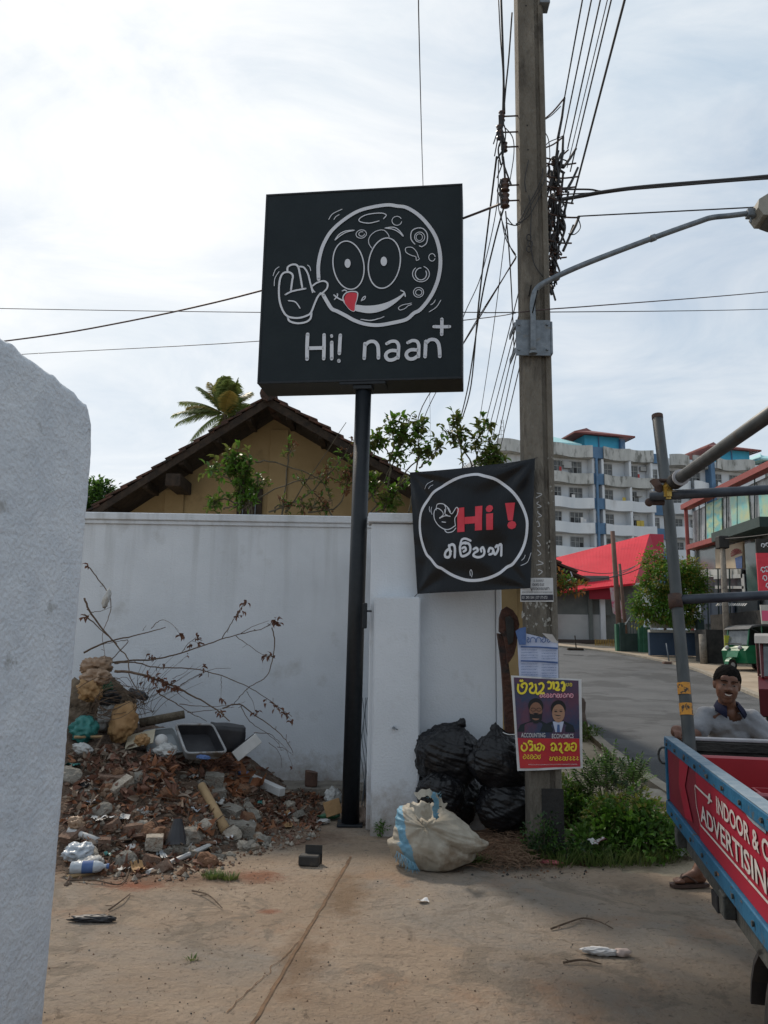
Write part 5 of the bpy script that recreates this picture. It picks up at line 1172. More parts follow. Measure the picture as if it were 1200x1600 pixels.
post('water_stand', 'thin blue stick on a small stand before the blue wall', 'stick', 1041, 1005, 1046, 1031, 33, .03, m_galv)
P_b = pix(900,1015,39.5)
mb = MB(); mb.bbox((P_b.x-.45, 39.3, gz(0,39.4)), (P_b.x+.35, 39.6, gz(0,39.4)+.13), .03); mb.tube([(P_b.x,39.45,gz(0,39.4)+.1),(P_b.x-.05,39.45,gz(0,39.4)+.75)], .03, 6)
tag(mb.build('barrier_stump', m_darkwood), 'small dark stump with a stick at the kerb before the white shutters', 'stump')
P_b = pix(1047,1028,32.5)
mb = MB(); mb.bbox((P_b.x-.28, 32.4, gz(0,32.4)), (P_b.x+.28, 32.7, gz(0,32.4)+.12), .03)
tag(mb.build('loose_block', m_rustp), 'brown block foot lying on the pavement before the blue wall', 'block')
# shop cloth banner
mb = MB(); q = [pix(953,918,42.3), pix(962,918,42.3), pix(972,945,42.3), pix(977,970,42.3), pix(958,958,42.3)]
mb.prism(q, (0,.02,0)); tag(mb.build('cloth_banner', M('pink_white_banner', (.5,.4,.42), (.55,.12,.2), scale=2.2, rough=.8, lo=.5, hi=.6)), 'white and pink cloth banner hanging below the red roof behind the pole', 'banner')
# yellow low rail
t = thing('low_fence', 'low yellow picket rail at the foot of the white shutters', 'fence', (pix(945,1010,42.5).x, 42.5, gz(0,42.5)))
for i in range(13): P_('picket', M('ochre_paint', (.35,.22,.06), rough=.8) if i == 0 else bpy.data.materials['ochre_paint'], 930+i*2.6, 999, 931+i*2.6, 1011, 42.5, t, .05)
# green gate
t = thing('green_gate', 'dark green double gate between two green pillars across the road', 'gate', (pix(990,1018,39).x, 39, gz(0,39)))
m_gp = M('green_gate_paint', (.025,.10,.06), (.04,.14,.085), scale=3, rough=.7); m_gd = M('dark_gate_steel', (.02,.04,.035), (.03,.055,.05), scale=3, rough=.6)
P_('pillar', m_gp, 964, 975, 969, 1018, 39.1, t, .3); P_('pillar', m_gd, 970, 973, 976, 1018, 38.9, t, .4); P_('pillar', m_gp, 1000, 966, 1005, 1020, 38.6, t, .3); P_('pillar', m_gp, 1006.5, 980, 1016, 1020, 38.5, t, .4)
P_('gate_leaf', m_gd, 977, 990, 988, 1018, 38.9, t, .06); P_('gate_leaf', m_gd, 989, 990, 999.5, 1018, 38.9, t, .06)
mb = MB(); c = pix(988,990,38.9); mb.tube([c+Vector((.55*math.cos(a_), 0, .62*math.sin(a_)+.02)) for a_ in [math.pi*i/14 for i in range(15)]], .03, 5)
for i in range(8): x = -.5+i*.14; mb.tube([c+Vector((x,0,0)), c+Vector((x*1.0,0,.6*math.sqrt(max(.02,1-(x/.56)**2))))], .015, 4)
mb.build('arch_grille', m_gd, t)
mb = MB(); m_pw = M('silver_bracket', (.35,.36,.36), rough=.6)
mb.tube([pix(977,976,38.7), pix(986,962,38.7)], .035, 5); mb.build('strut', m_pw, t); mb = MB(); mb.tube([pix(999,973,38.7), pix(992,960,38.7)], .035, 5); mb.build('strut', m_pw, t)
# blue wall with name board
t = thing('name_board_wall', 'dark blue low wall under a long pale name board behind the street tree', 'wall', (pix(1055,1022,36.5).x, 36.5, gz(0,36.5)))
m_nb = M('navy_wall', (.035,.06,.10), (.05,.08,.13), scale=1.5, rough=.8); m_nw = M('pale_board', (.40,.40,.37), (.46,.46,.43), scale=2, rough=.7)
P_('wall', m_nb, 1016, 989, 1094, 1024, 36.4, t, .25); P_('ledge', m_nw, 1016, 985, 1094, 988, 36.3, t, .35); P_('name_board', m_nw, 1017, 966, 1092, 981, 36.5, t, .1)
mb = MB(); r5 = random.Random(6)
for i in range(26): a = 1030+i*2.3; pbox(mb, a, 970+r5.uniform(-.5,.8), a+1.5, 974.5+r5.uniform(-.5,.8), 36.46, .03)
mb.build('board_script', m_gd, t); P_('dark_door', m_gd, 1093, 968, 1100, 1022, 35.5, t, .3)
t = thing('black_side_wall', 'black mouldy wall stub with a round concrete post at its left end', 'wall', (pix(1118,1040,33).x, 33, gz(0,33)))
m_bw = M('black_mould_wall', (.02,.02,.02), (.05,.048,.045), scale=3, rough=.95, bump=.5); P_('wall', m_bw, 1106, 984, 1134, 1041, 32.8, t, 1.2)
c = pix(1100,1037,32.7); mb = MB(); mb.tube([(c.x,32.7,gz(0,32.7)-.05),(c.x,32.7,pix(1100,991,32.7).z)], .15, 14); mb.build('round_post', m_conc, t, smooth=True)

# ---------------- glass fronted shop building on the right
GX = 16.2; t = thing('glass_shop_building', 'two storey shop with red steel frame, glass front and large billboards', 'shop building', (GX, 33, gz(0,33)))
GP = Vector((GX,0,0)); GN = Vector((-1,0,0))
def gq(x, y): return onplane(x, y, GP, GN)
def gpoly(name, mat, pts, off=0., th_=.05, par_=None):
    mb = MB(); mb.prism([gq(*p)+GN*off for p in pts], -GN*th_); return mb.build(name, mat, par_ or t)
m_gg = M('green_glass', (.05,.09,.085), (.09,.14,.135), scale=.8, rough=.15, spec=.7); m_gl2 = M('grey_mirror_glass', (.16,.17,.17), (.28,.30,.31), scale=1.2, rough=.2, spec=.6, c3=(.08,.085,.08), s3=2, t3=.5)
m_steel = M('red_oxide_steel', (.30,.06,.05), (.24,.05,.045), scale=3, rough=.6)
# building mass
mb = MB(); a = gq(1084,800); zt_ = a.z; mb.box((GX+.3, 16, 0), (GX+12, gq(1092,850).y, zt_-.6)); mb.build('mass', m_gl2, t)
gpoly('upper_glass', m_gl2, [(1082,800),(1230,730),(1230,815),(1083,856)], 0, .1)
m_bb1 = M('cyan_billboard', (.04,.38,.42), (.45,.50,.22), scale=1.5, rough=.35, c3=(.02,.12,.22), s3=1.2, t3=.6, stretch=(1,1,2.2)); m_bb2 = M('sea_green_billboard', (.15,.48,.48), (.50,.53,.25), scale=1.2, rough=.35, c3=(.03,.16,.3), s3=1, t3=.62)
gpoly('billboard', m_bb1, [(1105,788),(1129,778),(1130,840),(1107,846)], .06, .04); gpoly('billboard', m_bb2, [(1142,777),(1170,765),(1174,816),(1146,828)], .06, .04); gpoly('billboard', m_bb2, [(1187,768),(1230,752),(1230,800),(1190,812)], .06, .04)
gpoly('mural_strip', M('green_mural', (.20,.26,.08), (.35,.36,.2), scale=2, rough=.6), [(1145,833),(1180,821),(1230,806),(1230,815),(1152,838)], .03, .02)
for x in (1094,1104,1117,1137,1154,1181):
    f = (x-1083)/117; y0 = 797-57*f-6; y1 = 853-30*f; mb = MB(); mb.tube([gq(x,y0)+GN*.05, gq(x,y1)+GN*.05], .03, 4); mb.build('mullion', m_gd, t)
for (x0, y0, x1, y1, w_) in ((1078,793,1240,715,.13),(1086,856,1240,812,.12)):
    mb = MB(); a = gq(x0,y0)+GN*.5; b = gq(x1,y1)+GN*.5; mb.prism([a+Vector((0,0,-w_)), b+Vector((0,0,-w_)), b+Vector((0,0,w_)), a+Vector((0,0,w_))], -GN*.5); mb.build('red_beam', m_steel, t)
a = gq(1079,795); b = gq(1086,880); mb = MB(); mb.tube([a+GN*.25, Vector((a.x-.25, a.y, 1.2))], .10, 6); mb.build('red_post', m_steel, t)
gpoly('lower_glass', m_gg, [(1086,858),(1118,852),(1118,892),(1088,892)], 0, .1); gpoly('glass_column', m_gg, [(1164,850),(1182,846),(1186,925),(1168,925)], .02, .1)
gpoly('mural', M('peach_mural', (.42,.32,.22), (.5,.42,.3), scale=1.5, rough=.6, c3=(.4,.04,.06), s3=.8, t3=.62), [(1118,858),(1161,846),(1161,888),(1119,888)], .02, .1)
mb = MB()
for i in range(9):
    a_ = math.pi*i/8+.2; mb.prism([gq(1152,866)+GN*.05, gq(1152+9*math.cos(a_),866-9*math.sin(a_))+GN*.05, gq(1152+9*math.cos(a_+.25),866-9*math.sin(a_+.25))+GN*.05], -GN*.02)
mb.build('red_burst', m_steel, t); gpoly('blue_burst', m_blue, [(1150,872),(1161,868),(1161,888),(1152,888)], .05, .02)
gpoly('white_panel', m_apt2, [(1095,890),(1160,889),(1160,900),(1096,902)], .08, .06)
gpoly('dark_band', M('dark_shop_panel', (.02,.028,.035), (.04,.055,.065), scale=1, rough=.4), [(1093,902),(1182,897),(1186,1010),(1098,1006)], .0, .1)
gpoly('navy_band', M('navy_shop_panel', (.03,.045,.075), (.04,.06,.09), scale=1, rough=.5), [(1101,940),(1150,940),(1150,975),(1102,975)], .08, .04)
for pts in ([(1118,899),(1163,897),(1163,903),(1118,905)],[(1160,897),(1165,897),(1167,925),(1163,925)],[(1120,915),(1165,916),(1165,920),(1120,920)]): gpoly('white_trim', m_shutw, pts, .09, .04)
for x in (1110,1127,1145): mb = MB(); mb.tube([gq(x,888)+GN*.16, gq(x+2,985)+GN*.16], .035, 4); mb.build('mullion', m_gd, t)
mb = MB()
for i in range(14): x = 1138+i*3.5; mb.prism([gq(x,943)+GN*.5, gq(x+1.9,943)+GN*.5, gq(x+1.9,947)+GN*.6, gq(x,947)+GN*.6], -GN*.03)
mb.build('awning_frill', m_shutw, t)
mb = MB(); a = gq(1152,834)+GN*1.2; b = gq(1235,834)+GN*1.2; a2 = gq(1152,848)+GN*1.2; b.z = a.z; mb.prism([Vector((a.x,a.y,a2.z)), Vector((b.x,b.y,a2.z)), b, a], -GN*1.2); mb.build('canopy', m_gd, t)
t = thing('shop_sign', 'tall red and white shop sign board at the right edge', 'sign', (GX-1.5, 26, gz(0,26)))
P2 = Vector((GX-1.4,0,0))
def sq(name, mat, pts, off=0): 
    mb = MB(); mb.prism([onplane(x, y, Vector((0,24,0)), Vector((0,-1,0)))+Vector((0,-off,0)) for x, y in pts], (0,.05,0)); return mb.build(name, mat, t)
sq('board', m_red, [(1182,864),(1240,864),(1240,925),(1186,925)]); sq('top_panel', m_bw, [(1181,842),(1240,842),(1240,863.5),(1182,863.5)]); sq('lower_board', m_nw, [(1188,945),(1240,945),(1240,975),(1191,975)]); sq('lower_stripe', m_pnk, [(1190,954),(1240,954),(1240,970),(1191,970)], .01)
for (x, y) in ((1192,890),(1198,889),(1195,903),(1200,915),(1206,890),(1208,905)):
    mb = MB(); pts = cat_rom([onplane(x+dx, y+dy, Vector((0,23.98,0)), Vector((0,-1,0))) for dx, dy in ((-3,2),(-2,-3),(2,-3),(3,2),(0,4),(-1,1))], 3); mb.ribbon(pts, .03, FN); mb.build('letter', m_white, t)
for (x, y) in ((1192,852),(1199,851),(1206,852)):
    mb = MB(); pts = cat_rom([onplane(x+dx, y+dy, Vector((0,23.98,0)), Vector((0,-1,0))) for dx, dy in ((-2,2),(-2,-2),(2,-2),(2,2),(0,3))], 3); mb.ribbon(pts, .03, FN); mb.build('letter', m_white, t)
# shadowed shop interior wall continuing behind vehicles
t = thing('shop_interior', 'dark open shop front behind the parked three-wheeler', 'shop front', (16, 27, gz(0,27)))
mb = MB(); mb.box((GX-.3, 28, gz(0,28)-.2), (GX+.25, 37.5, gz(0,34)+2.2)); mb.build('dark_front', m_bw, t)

# ---------------- wires over the far road
for k, (p, q, s_) in enumerate((((857,872,30),(1000,880,44),.6),((870,905,30),(1010,872,42),.5),((880,900,28),(1040,860,40),.6))):
    wire([pix(*p), pix(*q)], .02, ['upper','middle','lower'][k]+' dark wire sagging across the red roof', 'wires across the red roof', sag=s_)
wire([pix(1128,842,30.5), pix(1300,815,24)], .02, 'wire leaving the grey pole with yellow guards to the right', None, sag=.1)

# ---------------- three-wheelers
def threewheeler(label, mat, loc, rz, hoodm):
    t = thing('three_wheeler', label, 'auto rickshaw', loc)
    Rm = Matrix.Translation(Vector(loc)) @ Matrix.Rotation(rz, 4, 'Z')
    T = lambda p: Rm @ Vector(p)
    W = .62
    def pr(name, poly, y0, y1, mat_, par_=None):
        mb = MB(); mb.prism([T((x, y0, z)) for x, z in poly], Rm.to_3x3() @ Vector((0, y1-y0, 0))); return mb.build(name, mat_, par_ or t, fixn=True)
    pr('body', [(-.25,.28),(.55,.28),(.62,.62),(1.25,.62),(1.35,.3),(1.6,.42),(1.62,.95),(-.1,.95),(-.32,.75)], -W, W, mat)
    pr('front_cowl', [(-.1,.955),(-.32,.74),(-.42,.5),(-.2,.45),(-.08,.7)], -.28, .28, mat)
    pr('floor', [(-.2,.26),(1.6,.26),(1.6,.3),(-.2,.3)], -W+.03, W-.03, m_tar)
    # curved hood on thin posts
    hood = [(-.12,1.55),(.05,1.68),(.5,1.74),(1.2,1.72),(1.58,1.6),(1.66,1.3),(1.64,.96),(1.58,.96),(1.58,1.28),(1.5,1.52),(1.15,1.66),(.5,1.68),(.08,1.62)]
    pr('hood', hood, -W-.02, W+.02, hoodm)
    pr('hood_side', [(.95,.96),(1.57,.96),(1.57,1.28),(1.49,1.5),(1.15,1.64),(.95,1.66)], -W-.03, -W-.01, hoodm); pr('hood_side', [(.95,.96),(1.57,.96),(1.57,1.28),(1.49,1.5),(1.15,1.64),(.95,1.66)], W+.01, W+.03, hoodm)
    mb = MB(); mb.prism([T((-.14,-.52,.97)), T((-.14,.52,.97)), T((.0,.5,1.54)), T((.0,-.5,1.54))], Rm.to_3x3() @ Vector((.02,0,0))); mb.build('windscreen', M('windscreen_glass', (.05,.06,.065), (.14,.16,.17), scale=2, rough=.1, spec=.8) if 'windscreen_glass' not in bpy.data.materials else bpy.data.materials['windscreen_glass'], t)
    for y in (-.54,.54): mb = MB(); mb.tube([T((-.13,y,.95)), T((.0,y,1.6))], .03, 6); mb.build('windscreen_post', mat, t)
    for y in (-W,W): mb = MB(); mb.tube([T((.5,y,.95)), T((.5,y,1.68))], .02, 6); mb.build('door_post', mat, t)
    mb = MB(); mb.bbox((.95,-.5,.62), (1.45,.5,.78), .04); mb.bbox((1.4,-.5,.785), (1.5,.5,1.25), .04); mb.v = [T(p) for p in mb.v]; mb.build('seat', m_tar, t)
    for (x, y) in ((-.42,0),(1.22,.5),(1.22,-.5)):
        mb = MB(); mb.tube([T((x,y-.055,.21)), T((x,y-.04,.21)), T((x,y+.04,.21)), T((x,y+.055,.21))], .21, 16, rs=[.18,.21,.21,.18]); w_ = mb.build('wheel', m_tar, t)
        mb = MB(); mb.tube([T((x,y-.06,.21)), T((x,y+.06,.21))], .10, 12); mb.build('rim', m_pw, w_)
    mb = MB(); n = 9; A = [rad(200-130*i/n-20) for i in range(n+1)]
    o = [(-.42+.27*math.cos(a), .21+.27*math.sin(a)) for a in A]; i_ = [(-.42+.245*math.cos(a), .21+.245*math.sin(a)) for a in A][::-1]
    mb.prism([T((x,-.1,z)) for x, z in o+i_], Rm.to_3x3() @ Vector((0,.2,0))); mb.build('mudguard', mat, t)
    for y in (-.33,.33): mb = MB(); mb.ico(T((-.3,y,.86)), .085, 2); mb.build('headlamp', m_pw, t, smooth=True)
    mb = MB(); mb.tube([T((-.3,-.42,1.0)), T((-.25,0,1.02)), T((-.3,.42,1.0))], .015, 6); mb.build('handlebar', m_tar, t)
m_gtuk = M('green_vehicle_paint', (.006,.11,.045), (.010,.14,.06), scale=3, rough=.3, coat=.4); m_rtuk = M('dark_red_vehicle_paint', (.09,.007,.011), (.12,.010,.015), scale=3, rough=.3, coat=.4)
m_hoodg = M('pale_canvas_hood', (.20,.19,.18), (.26,.25,.24), scale=3, rough=.7)
c = pix(1158,1044,29.8); threewheeler('green three-wheeler parked across the road by the yellow guards', m_gtuk, (c.x+.0, 29.8, gz(0,29.8)+.02), rad(18), M('dark_canvas_hood', (.05,.055,.06), (.09,.095,.1), scale=3, rough=.7))
c = pix(1185,1100,13.2); threewheeler('dark red three-wheeler with pale hood cut off by the right edge', m_rtuk, (c.x+1.05, 13.9, gz(0,13.9)+.015), rad(63), m_hoodg)

rl = random.Random(15); t = bpy.data.objects['apartment_block']
lcols = [M('laundry_'+n, c, rough=.9) for n, c in (('red',(.35,.05,.05)),('blue',(.06,.12,.3)),('white',(.6,.6,.6)),('yellow',(.45,.35,.08)),('green',(.05,.2,.1)))]
for i in range(16):
    k = rl.randrange(1,5); b0, b1 = rl.choice(bays); s_ = rl.uniform(b0+.5, b1-.8); mb = MB(); w_ = rl.uniform(.25,.6); fbox(mb, s_, s_+w_, par[k]+.0, par[k]+rl.uniform(.4,.75), .75, .8); mb.build('laundry', rl.choice(lcols), t)
for i in range(5):
    k = rl.randrange(0,4); b0, b1 = rl.choice(bays[1:]); s_ = rl.uniform(b0+.5, b1-1.2); mb = MB(); fbox(mb, s_, s_+.8, pab[k]-.95, pab[k]-.4, .03, .5); mb.build('air_conditioner', m_frame, t)
# ================================================================== RUBBLE HEAP
def lerp_tab(x, tab):
    if x <= tab[0][0]: return tab[0][1]
    for (a, b), (c, d) in zip(tab[:-1], tab[1:]):
        if x <= c: return b+(d-b)*(x-a)/(c-a)
    return tab[-1][1]
def sst(x): x = min(max(x,0),1); return x*x*(3-2*x)
def rubz(X, Y):
    H_ = lerp_tab(X, [(-3.8,.9),(-2.9,.78),(-2.2,.62),(-1.6,.42),(-1.2,.24),(-.85,.06),(-.55,.0)])
    y0 = lerp_tab(X, [(-3,5.2),(-2,5.35),(-1.4,5.6),(-1.0,6.15),(-.75,6.9),(-.5,7.6)])
    f = (Y-y0)/max(.3, 7.5-y0); h = H_*(.35*sst(f*2.2)+.65*sst(f))
    if f <= 0: return -.03
    return h + (.05*fbm((X,Y,0),2.3)+.03*fbm((X,Y,4),7))*min(1, f*5)
xs_ = [-3.7+.035*i for i in range(93)]; ys_ = [5.1+.035*i for i in range(95)]
mb = grid(xs_, ys_, lambda x, y: rubz(x, y)+(.014*fbm((x,y,9),22) if rubz(x,y) > 0 else 0))
m_heap = M('rubble_earth', (.075,.05,.035), (.15,.10,.07), scale=7, rough=.95, bump=2.5, bs=38, c3=(.20,.16,.13), s3=11, t3=.58)
tag(mb.build('earth_mound', m_heap, smooth=True), 'mound of red brown earth and crumbled rubble against the left wall', 'earth', kind='stuff')
rr = random.Random(77)
def hp(x, y):                                        # picture point -> point on the heap
    d = ray(x, y); a = 4.6
    while a < 8.3:
        t_ = a/d.y; X = d.x*t_; Z = EYE+d.z*t_
        if Z < max(rubz(X, a), 0): break
        a += .01
    return Vector((d.x*t_, a, max(rubz(d.x*t_, a), 0)))
def lump(sub, sc, seed, rough=.18, flat=False):
    bm = bmesh.new(); bmesh.ops.create_cube(bm, size=1.6) if flat else bmesh.ops.create_icosphere(bm, subdivisions=sub, radius=1)
    if flat: bmesh.ops.subdivide_edges(bm, edges=bm.edges[:], cuts=5, use_grid_fill=True)
    mb = MB(); mb.frombm(bm); o = []
    for p in mb.v:
        q = p*(1+rough*fbm(p+Vector((seed,0,0)), 1.1)+.05*fbm(p+Vector((0,seed,0)), 4)); 
        if flat: q = p*(1+.06*fbm(p+Vector((seed,0,0)), 1.6)) - p.normalized()*max(0, p.length-1.12)*.5*abs(fbm(p+Vector((seed,3,0)),2)+.4)
        o.append(Vector((q.x*sc[0], q.y*sc[1], q.z*sc[2])))
    mb.v = o; return mb
m_block = M('grey_cement_block', (.17,.155,.13), (.27,.25,.215), scale=12, rough=.95, bump=1, bs=70, c3=(.12,.08,.055), s3=6, t3=.57)
m_brick = M('broken_brick', (.14,.085,.06), (.22,.145,.105), scale=14, rough=.95, bump=1, bs=70, c3=(.16,.12,.09), s3=6, t3=.55)
m_pale = M('pale_plaster_lump', (.30,.26,.21), (.42,.38,.32), scale=14, rough=.95, bump=1, bs=70, c3=(.2,.12,.07), s3=8, t3=.55)
m_shard = M('broken_tile_shard', (.17,.095,.06), (.12,.07,.05), scale=9, rough=.85)
LM = [(334,1228,'uppermost cement block'),(362,1275,'block beside the round stick'),(376,1303,'largest cement block'),(240,1328,'pale squared brick'),(178,1222,'crusted slab'),(300,1192,'white plastic bag'),(332,1275,'round wooden stick'),(280,1345,'white batten'),(140,1350,'water bottle'),(278,1302,'small black cone'),(410,1222,'long white carton'),(345,1200,'pile of orange leaves'),(245,1215,'spray of reddish leaves'),(315,1170,'silver rimmed tray'),(190,1235,'leaning pale brown block'),(120,1320,'clear plastic sheet'),(430,1290,'right foot of the heap'),(130,1240,'near wall at mid heap'),(470,1290,'sign post foot'),(200,1280,'middle left of the heap'),(160,1290,'left foot of the heap'),(315,1300,'large orange leaf')]
HL_ = {}
def heaplabel(lb, x, y, s_):
    lx, ly, nm_ = min(LM, key=lambda q: (q[0]-x)**2+(q[1]-y)**2); dx, dy = x-lx, y-ly
    rel = ('just right of' if dx > 0 else 'just left of') if abs(dx) > abs(dy) else ('just below' if dy > 0 else 'just above')
    size = 'larger' if s_ > .95 else ('small' if s_ < .65 else 'medium'); kind = lb.split(' lying')[0].split(' on the')[0].replace('small ', '')
    for t_ in (kind+' '+rel+' the '+nm_, size+' '+kind+' '+rel+' the '+nm_, size+' '+kind+' a little way '+('right' if dx > 0 else 'left')+' of the '+nm_, size+' '+kind+' '+('below' if dy > 0 else 'above')+' and '+('right' if dx > 0 else 'left')+' of the '+nm_):
        t_ = ' '.join(t_.split()[:16])
        if t_ not in HL_: HL_[t_] = 1; return t_
    return t_
kinds = [('concrete_lump', m_block, (.07,.055,.045), 0, False, 'rough grey concrete lump lying in the rubble heap', 30),
 ('brick_piece', m_brick, (.065,.045,.035), 5, True, 'broken reddish brick piece lying in the rubble heap', 24),
 ('plaster_lump', m_pale, (.045,.04,.03), 9, False, 'small pale plaster lump lying in the rubble heap', 34),
 ('rubble_slab', m_block, (.085,.05,.028), 13, True, 'flat grey slab fragment lying in the rubble heap', 16),
 ('earth_clod', m_soil, (.06,.05,.04), 17, False, 'red brown clod of earth on the rubble heap', 30),
 ('roof_tile_shard', m_shard, (.07,.05,.009), 23, True, 'orange clay roof tile shard lying in the rubble heap', 16)]
for nm, mt, sc, sd, fl, lb, cnt in kinds:
    proto = None
    protos = []
    for v_ in range(3):
        mb = lump(3, sc, sd+v_*31, .3, fl); o = mb.build(nm, mt, smooth=False, origin=(0,0,0)); tag(o, lb, nm.split('_')[-1] if nm != 'concrete_lump' else 'rubble', nm.replace('_',' ')+'s in the heap'); protos.append(o)
    for i in range(cnt):
        x = rr.uniform(105, 470); lim = lerp_tab(x, [(100,1190),(250,1200),(360,1215),(440,1255),(480,1270)]); bot = lerp_tab(x, [(100,1372),(300,1362),(400,1325),(480,1290)])
        y = lim+(bot-lim)*rr.random()**.8; p = hp(x, y); o = protos[i] if i < 3 else protos[i % 3].copy()
        if i >= 3: COL.objects.link(o)
        s_ = .35+1.3*rr.random()**2.2; o['label'] = heaplabel(lb, x, y, s_); o.location = p+Vector((0,0,sc[2]*s_*.25)); o.rotation_euler = (rr.uniform(-.6,.6), rr.uniform(-.6,.6), rr.uniform(0,6.3)); o.scale = (s_,)*3
# picked out pieces
def place(mb, name, mat, p, rot, label, cat, smooth=False, scale=None):
    o = mb.build(name, mat, smooth=smooth, origin=(0,0,0)); o.location = p; o.rotation_euler = rot
    if scale: o.scale = scale
    WLOC[o.name] = Vector(p); return tag(o, label, cat)
def bl(x, y, sc, rot, label, mat=m_block, seed=1, dz=.02, name='cement_block', cat='cement block'): 
    return place(lump(3, sc, seed, .2, True), name, mat, hp(x, y)+Vector((0,0,dz)), rot, label, cat)
bl(334,1228,(.10,.07,.07),(.2,.1,.2),'upper grey cement block wedged in the middle of the rubble heap', seed=2, dz=.04)
bl(336,1243,(.11,.07,.05),(.1,-.1,.4),'grey cement block directly under the uppermost block of the heap', seed=22, dz=.0)
bl(362,1275,(.10,.08,.06),(.1,.2,-.4),'grey cement block beside the round wooden stick', seed=3)
bl(376,1303,(.14,.09,.075),(.05,.12,.1),'largest grey cement block at the right foot of the rubble heap', seed=4)
bl(393,1278,(.13,.045,.06),(.3,.5,-.8),'tilted grey block slab at the right of the heap', seed=6)
bl(240,1328,(.075,.06,.06),(.05,.05,.3),'pale squared brick standing on the foot of the heap', m_pale, 7, .05, 'pale_brick', 'brick')
bl(236,1350,(.06,.05,.05),(.1,.3,.9),'brown half brick below the pale squared one', m_brick, 8, .01, 'half_brick', 'brick')
bl(178,1222,(.16,.1,.07),(.1,.1,.3),'big reddish earth crusted slab high in the heap on the left', m_brick, 9, .0, 'crusted_slab', 'slab')
bl(188,1238,(.12,.045,.04),(.3,-.5,.9),'long pale brown block leaning in the left of the heap', m_pale, 10, .05)
bl(300,1192,(.10,.08,.02),(.5,.2,.4),'flat grey rough slab under the white plastic bag', seed=15, dz=.05, name='flat_slab', cat='slab')
# round stick, batten, pipe, boards
def rod(pts, r, name, mat, label, cat, n=10, r2=None):
    mb = MB(); mb.tube(pts, r, n, r2=r2); return tag(mb.build(name, mat, smooth=n > 6), label, cat)
m_cutwood = M('cut_pale_wood', (.30,.20,.10), (.38,.26,.14), scale=14, rough=.8, stretch=(1,1,.2))
m_pvc = M('dirty_white_plastic', (.42,.42,.41), (.52,.52,.51), scale=7, rough=.5, c3=(.28,.22,.17), s3=9, t3=.58)
rod([hp(314,1246)+Vector((0,0,.09)), hp(353,1303)+Vector((0,-.02,.03))], .034, 'wooden_stick', m_cutwood, 'round pale wooden stick lying down the front of the heap', 'stick', r2=.04)
rod([hp(230,1367)+Vector((0,0,.012)), hp(336,1325)+Vector((0,0,.03))], .017, 'white_batten', m_pvc, 'thin white plastic batten slanting along the foot of the heap', 'batten', 6)
rod([gp(104,1374)+Vector((0,0,.012)), gp(170,1364)+Vector((0,0,.02))], .015, 'pale_lath', m_cutwood, 'pale wooden lath on the ground at the left end of the heap', 'lath', 6)
rod([hp(125,1215)+Vector((0,0,.03)), hp(160,1168)+Vector((0,0,.1))], .008, 'thin_stick', m_twig, 'thin dark stick leaning on the upper left of the heap', 'stick', 6)
rod([hp(115,1163)+Vector((0,0,.06)), hp(160,1166)+Vector((0,0,.08))], .013, 'pale_stick', m_cutwood, 'pale stick near the top left of the heap', 'stick', 6)
rod([pix(218,1130,7.6), pix(288,1116,7.75)], .045, 'log', M('grey_bark', (.10,.08,.055), (.17,.14,.10), scale=20, rough=.95, bump=1), 'short grey log lying behind the plastic trays on the heap', 'log', 10, .04)
rod([hp(105,1312)+Vector((0,0,.05)), hp(160,1328)+Vector((0,0,.04))], .024, 'white_tube', m_pvc, 'white plastic tube poking out at the lower left of the heap', 'tube', 10)
# long white carton
def obox(c, ax, up, sx, sy, sz, bev=.004):
    ax = Vector(ax).normalized(); up = (Vector(up)-ax*Vector(up).dot(ax)).normalized(); sd = up.cross(ax)
    Mx_ = Matrix((ax, sd, up)).transposed().to_4x4(); Mx_.translation = Vector(c); mb = MB(); mb.bbox((-sx/2,-sy/2,-sz/2), (sx/2,sy/2,sz/2), bev, mat=Mx_); return mb, Mx_
a = pix(383,1212,7.6); b = pix(441,1238,7.2); mb, _m = obox((a+b)/2, b-a, (0,0,1), (b-a).length, .07, .07); t = tag(mb.build('long_carton', m_pvc), 'long narrow white carton sticking out of the right of the heap', 'carton')
mb, _ = obox(a+Vector((0,-.04,.0)), b-a, (0,0,1), .09, .09, .075); mb.build('blue_end', m_blue, t)
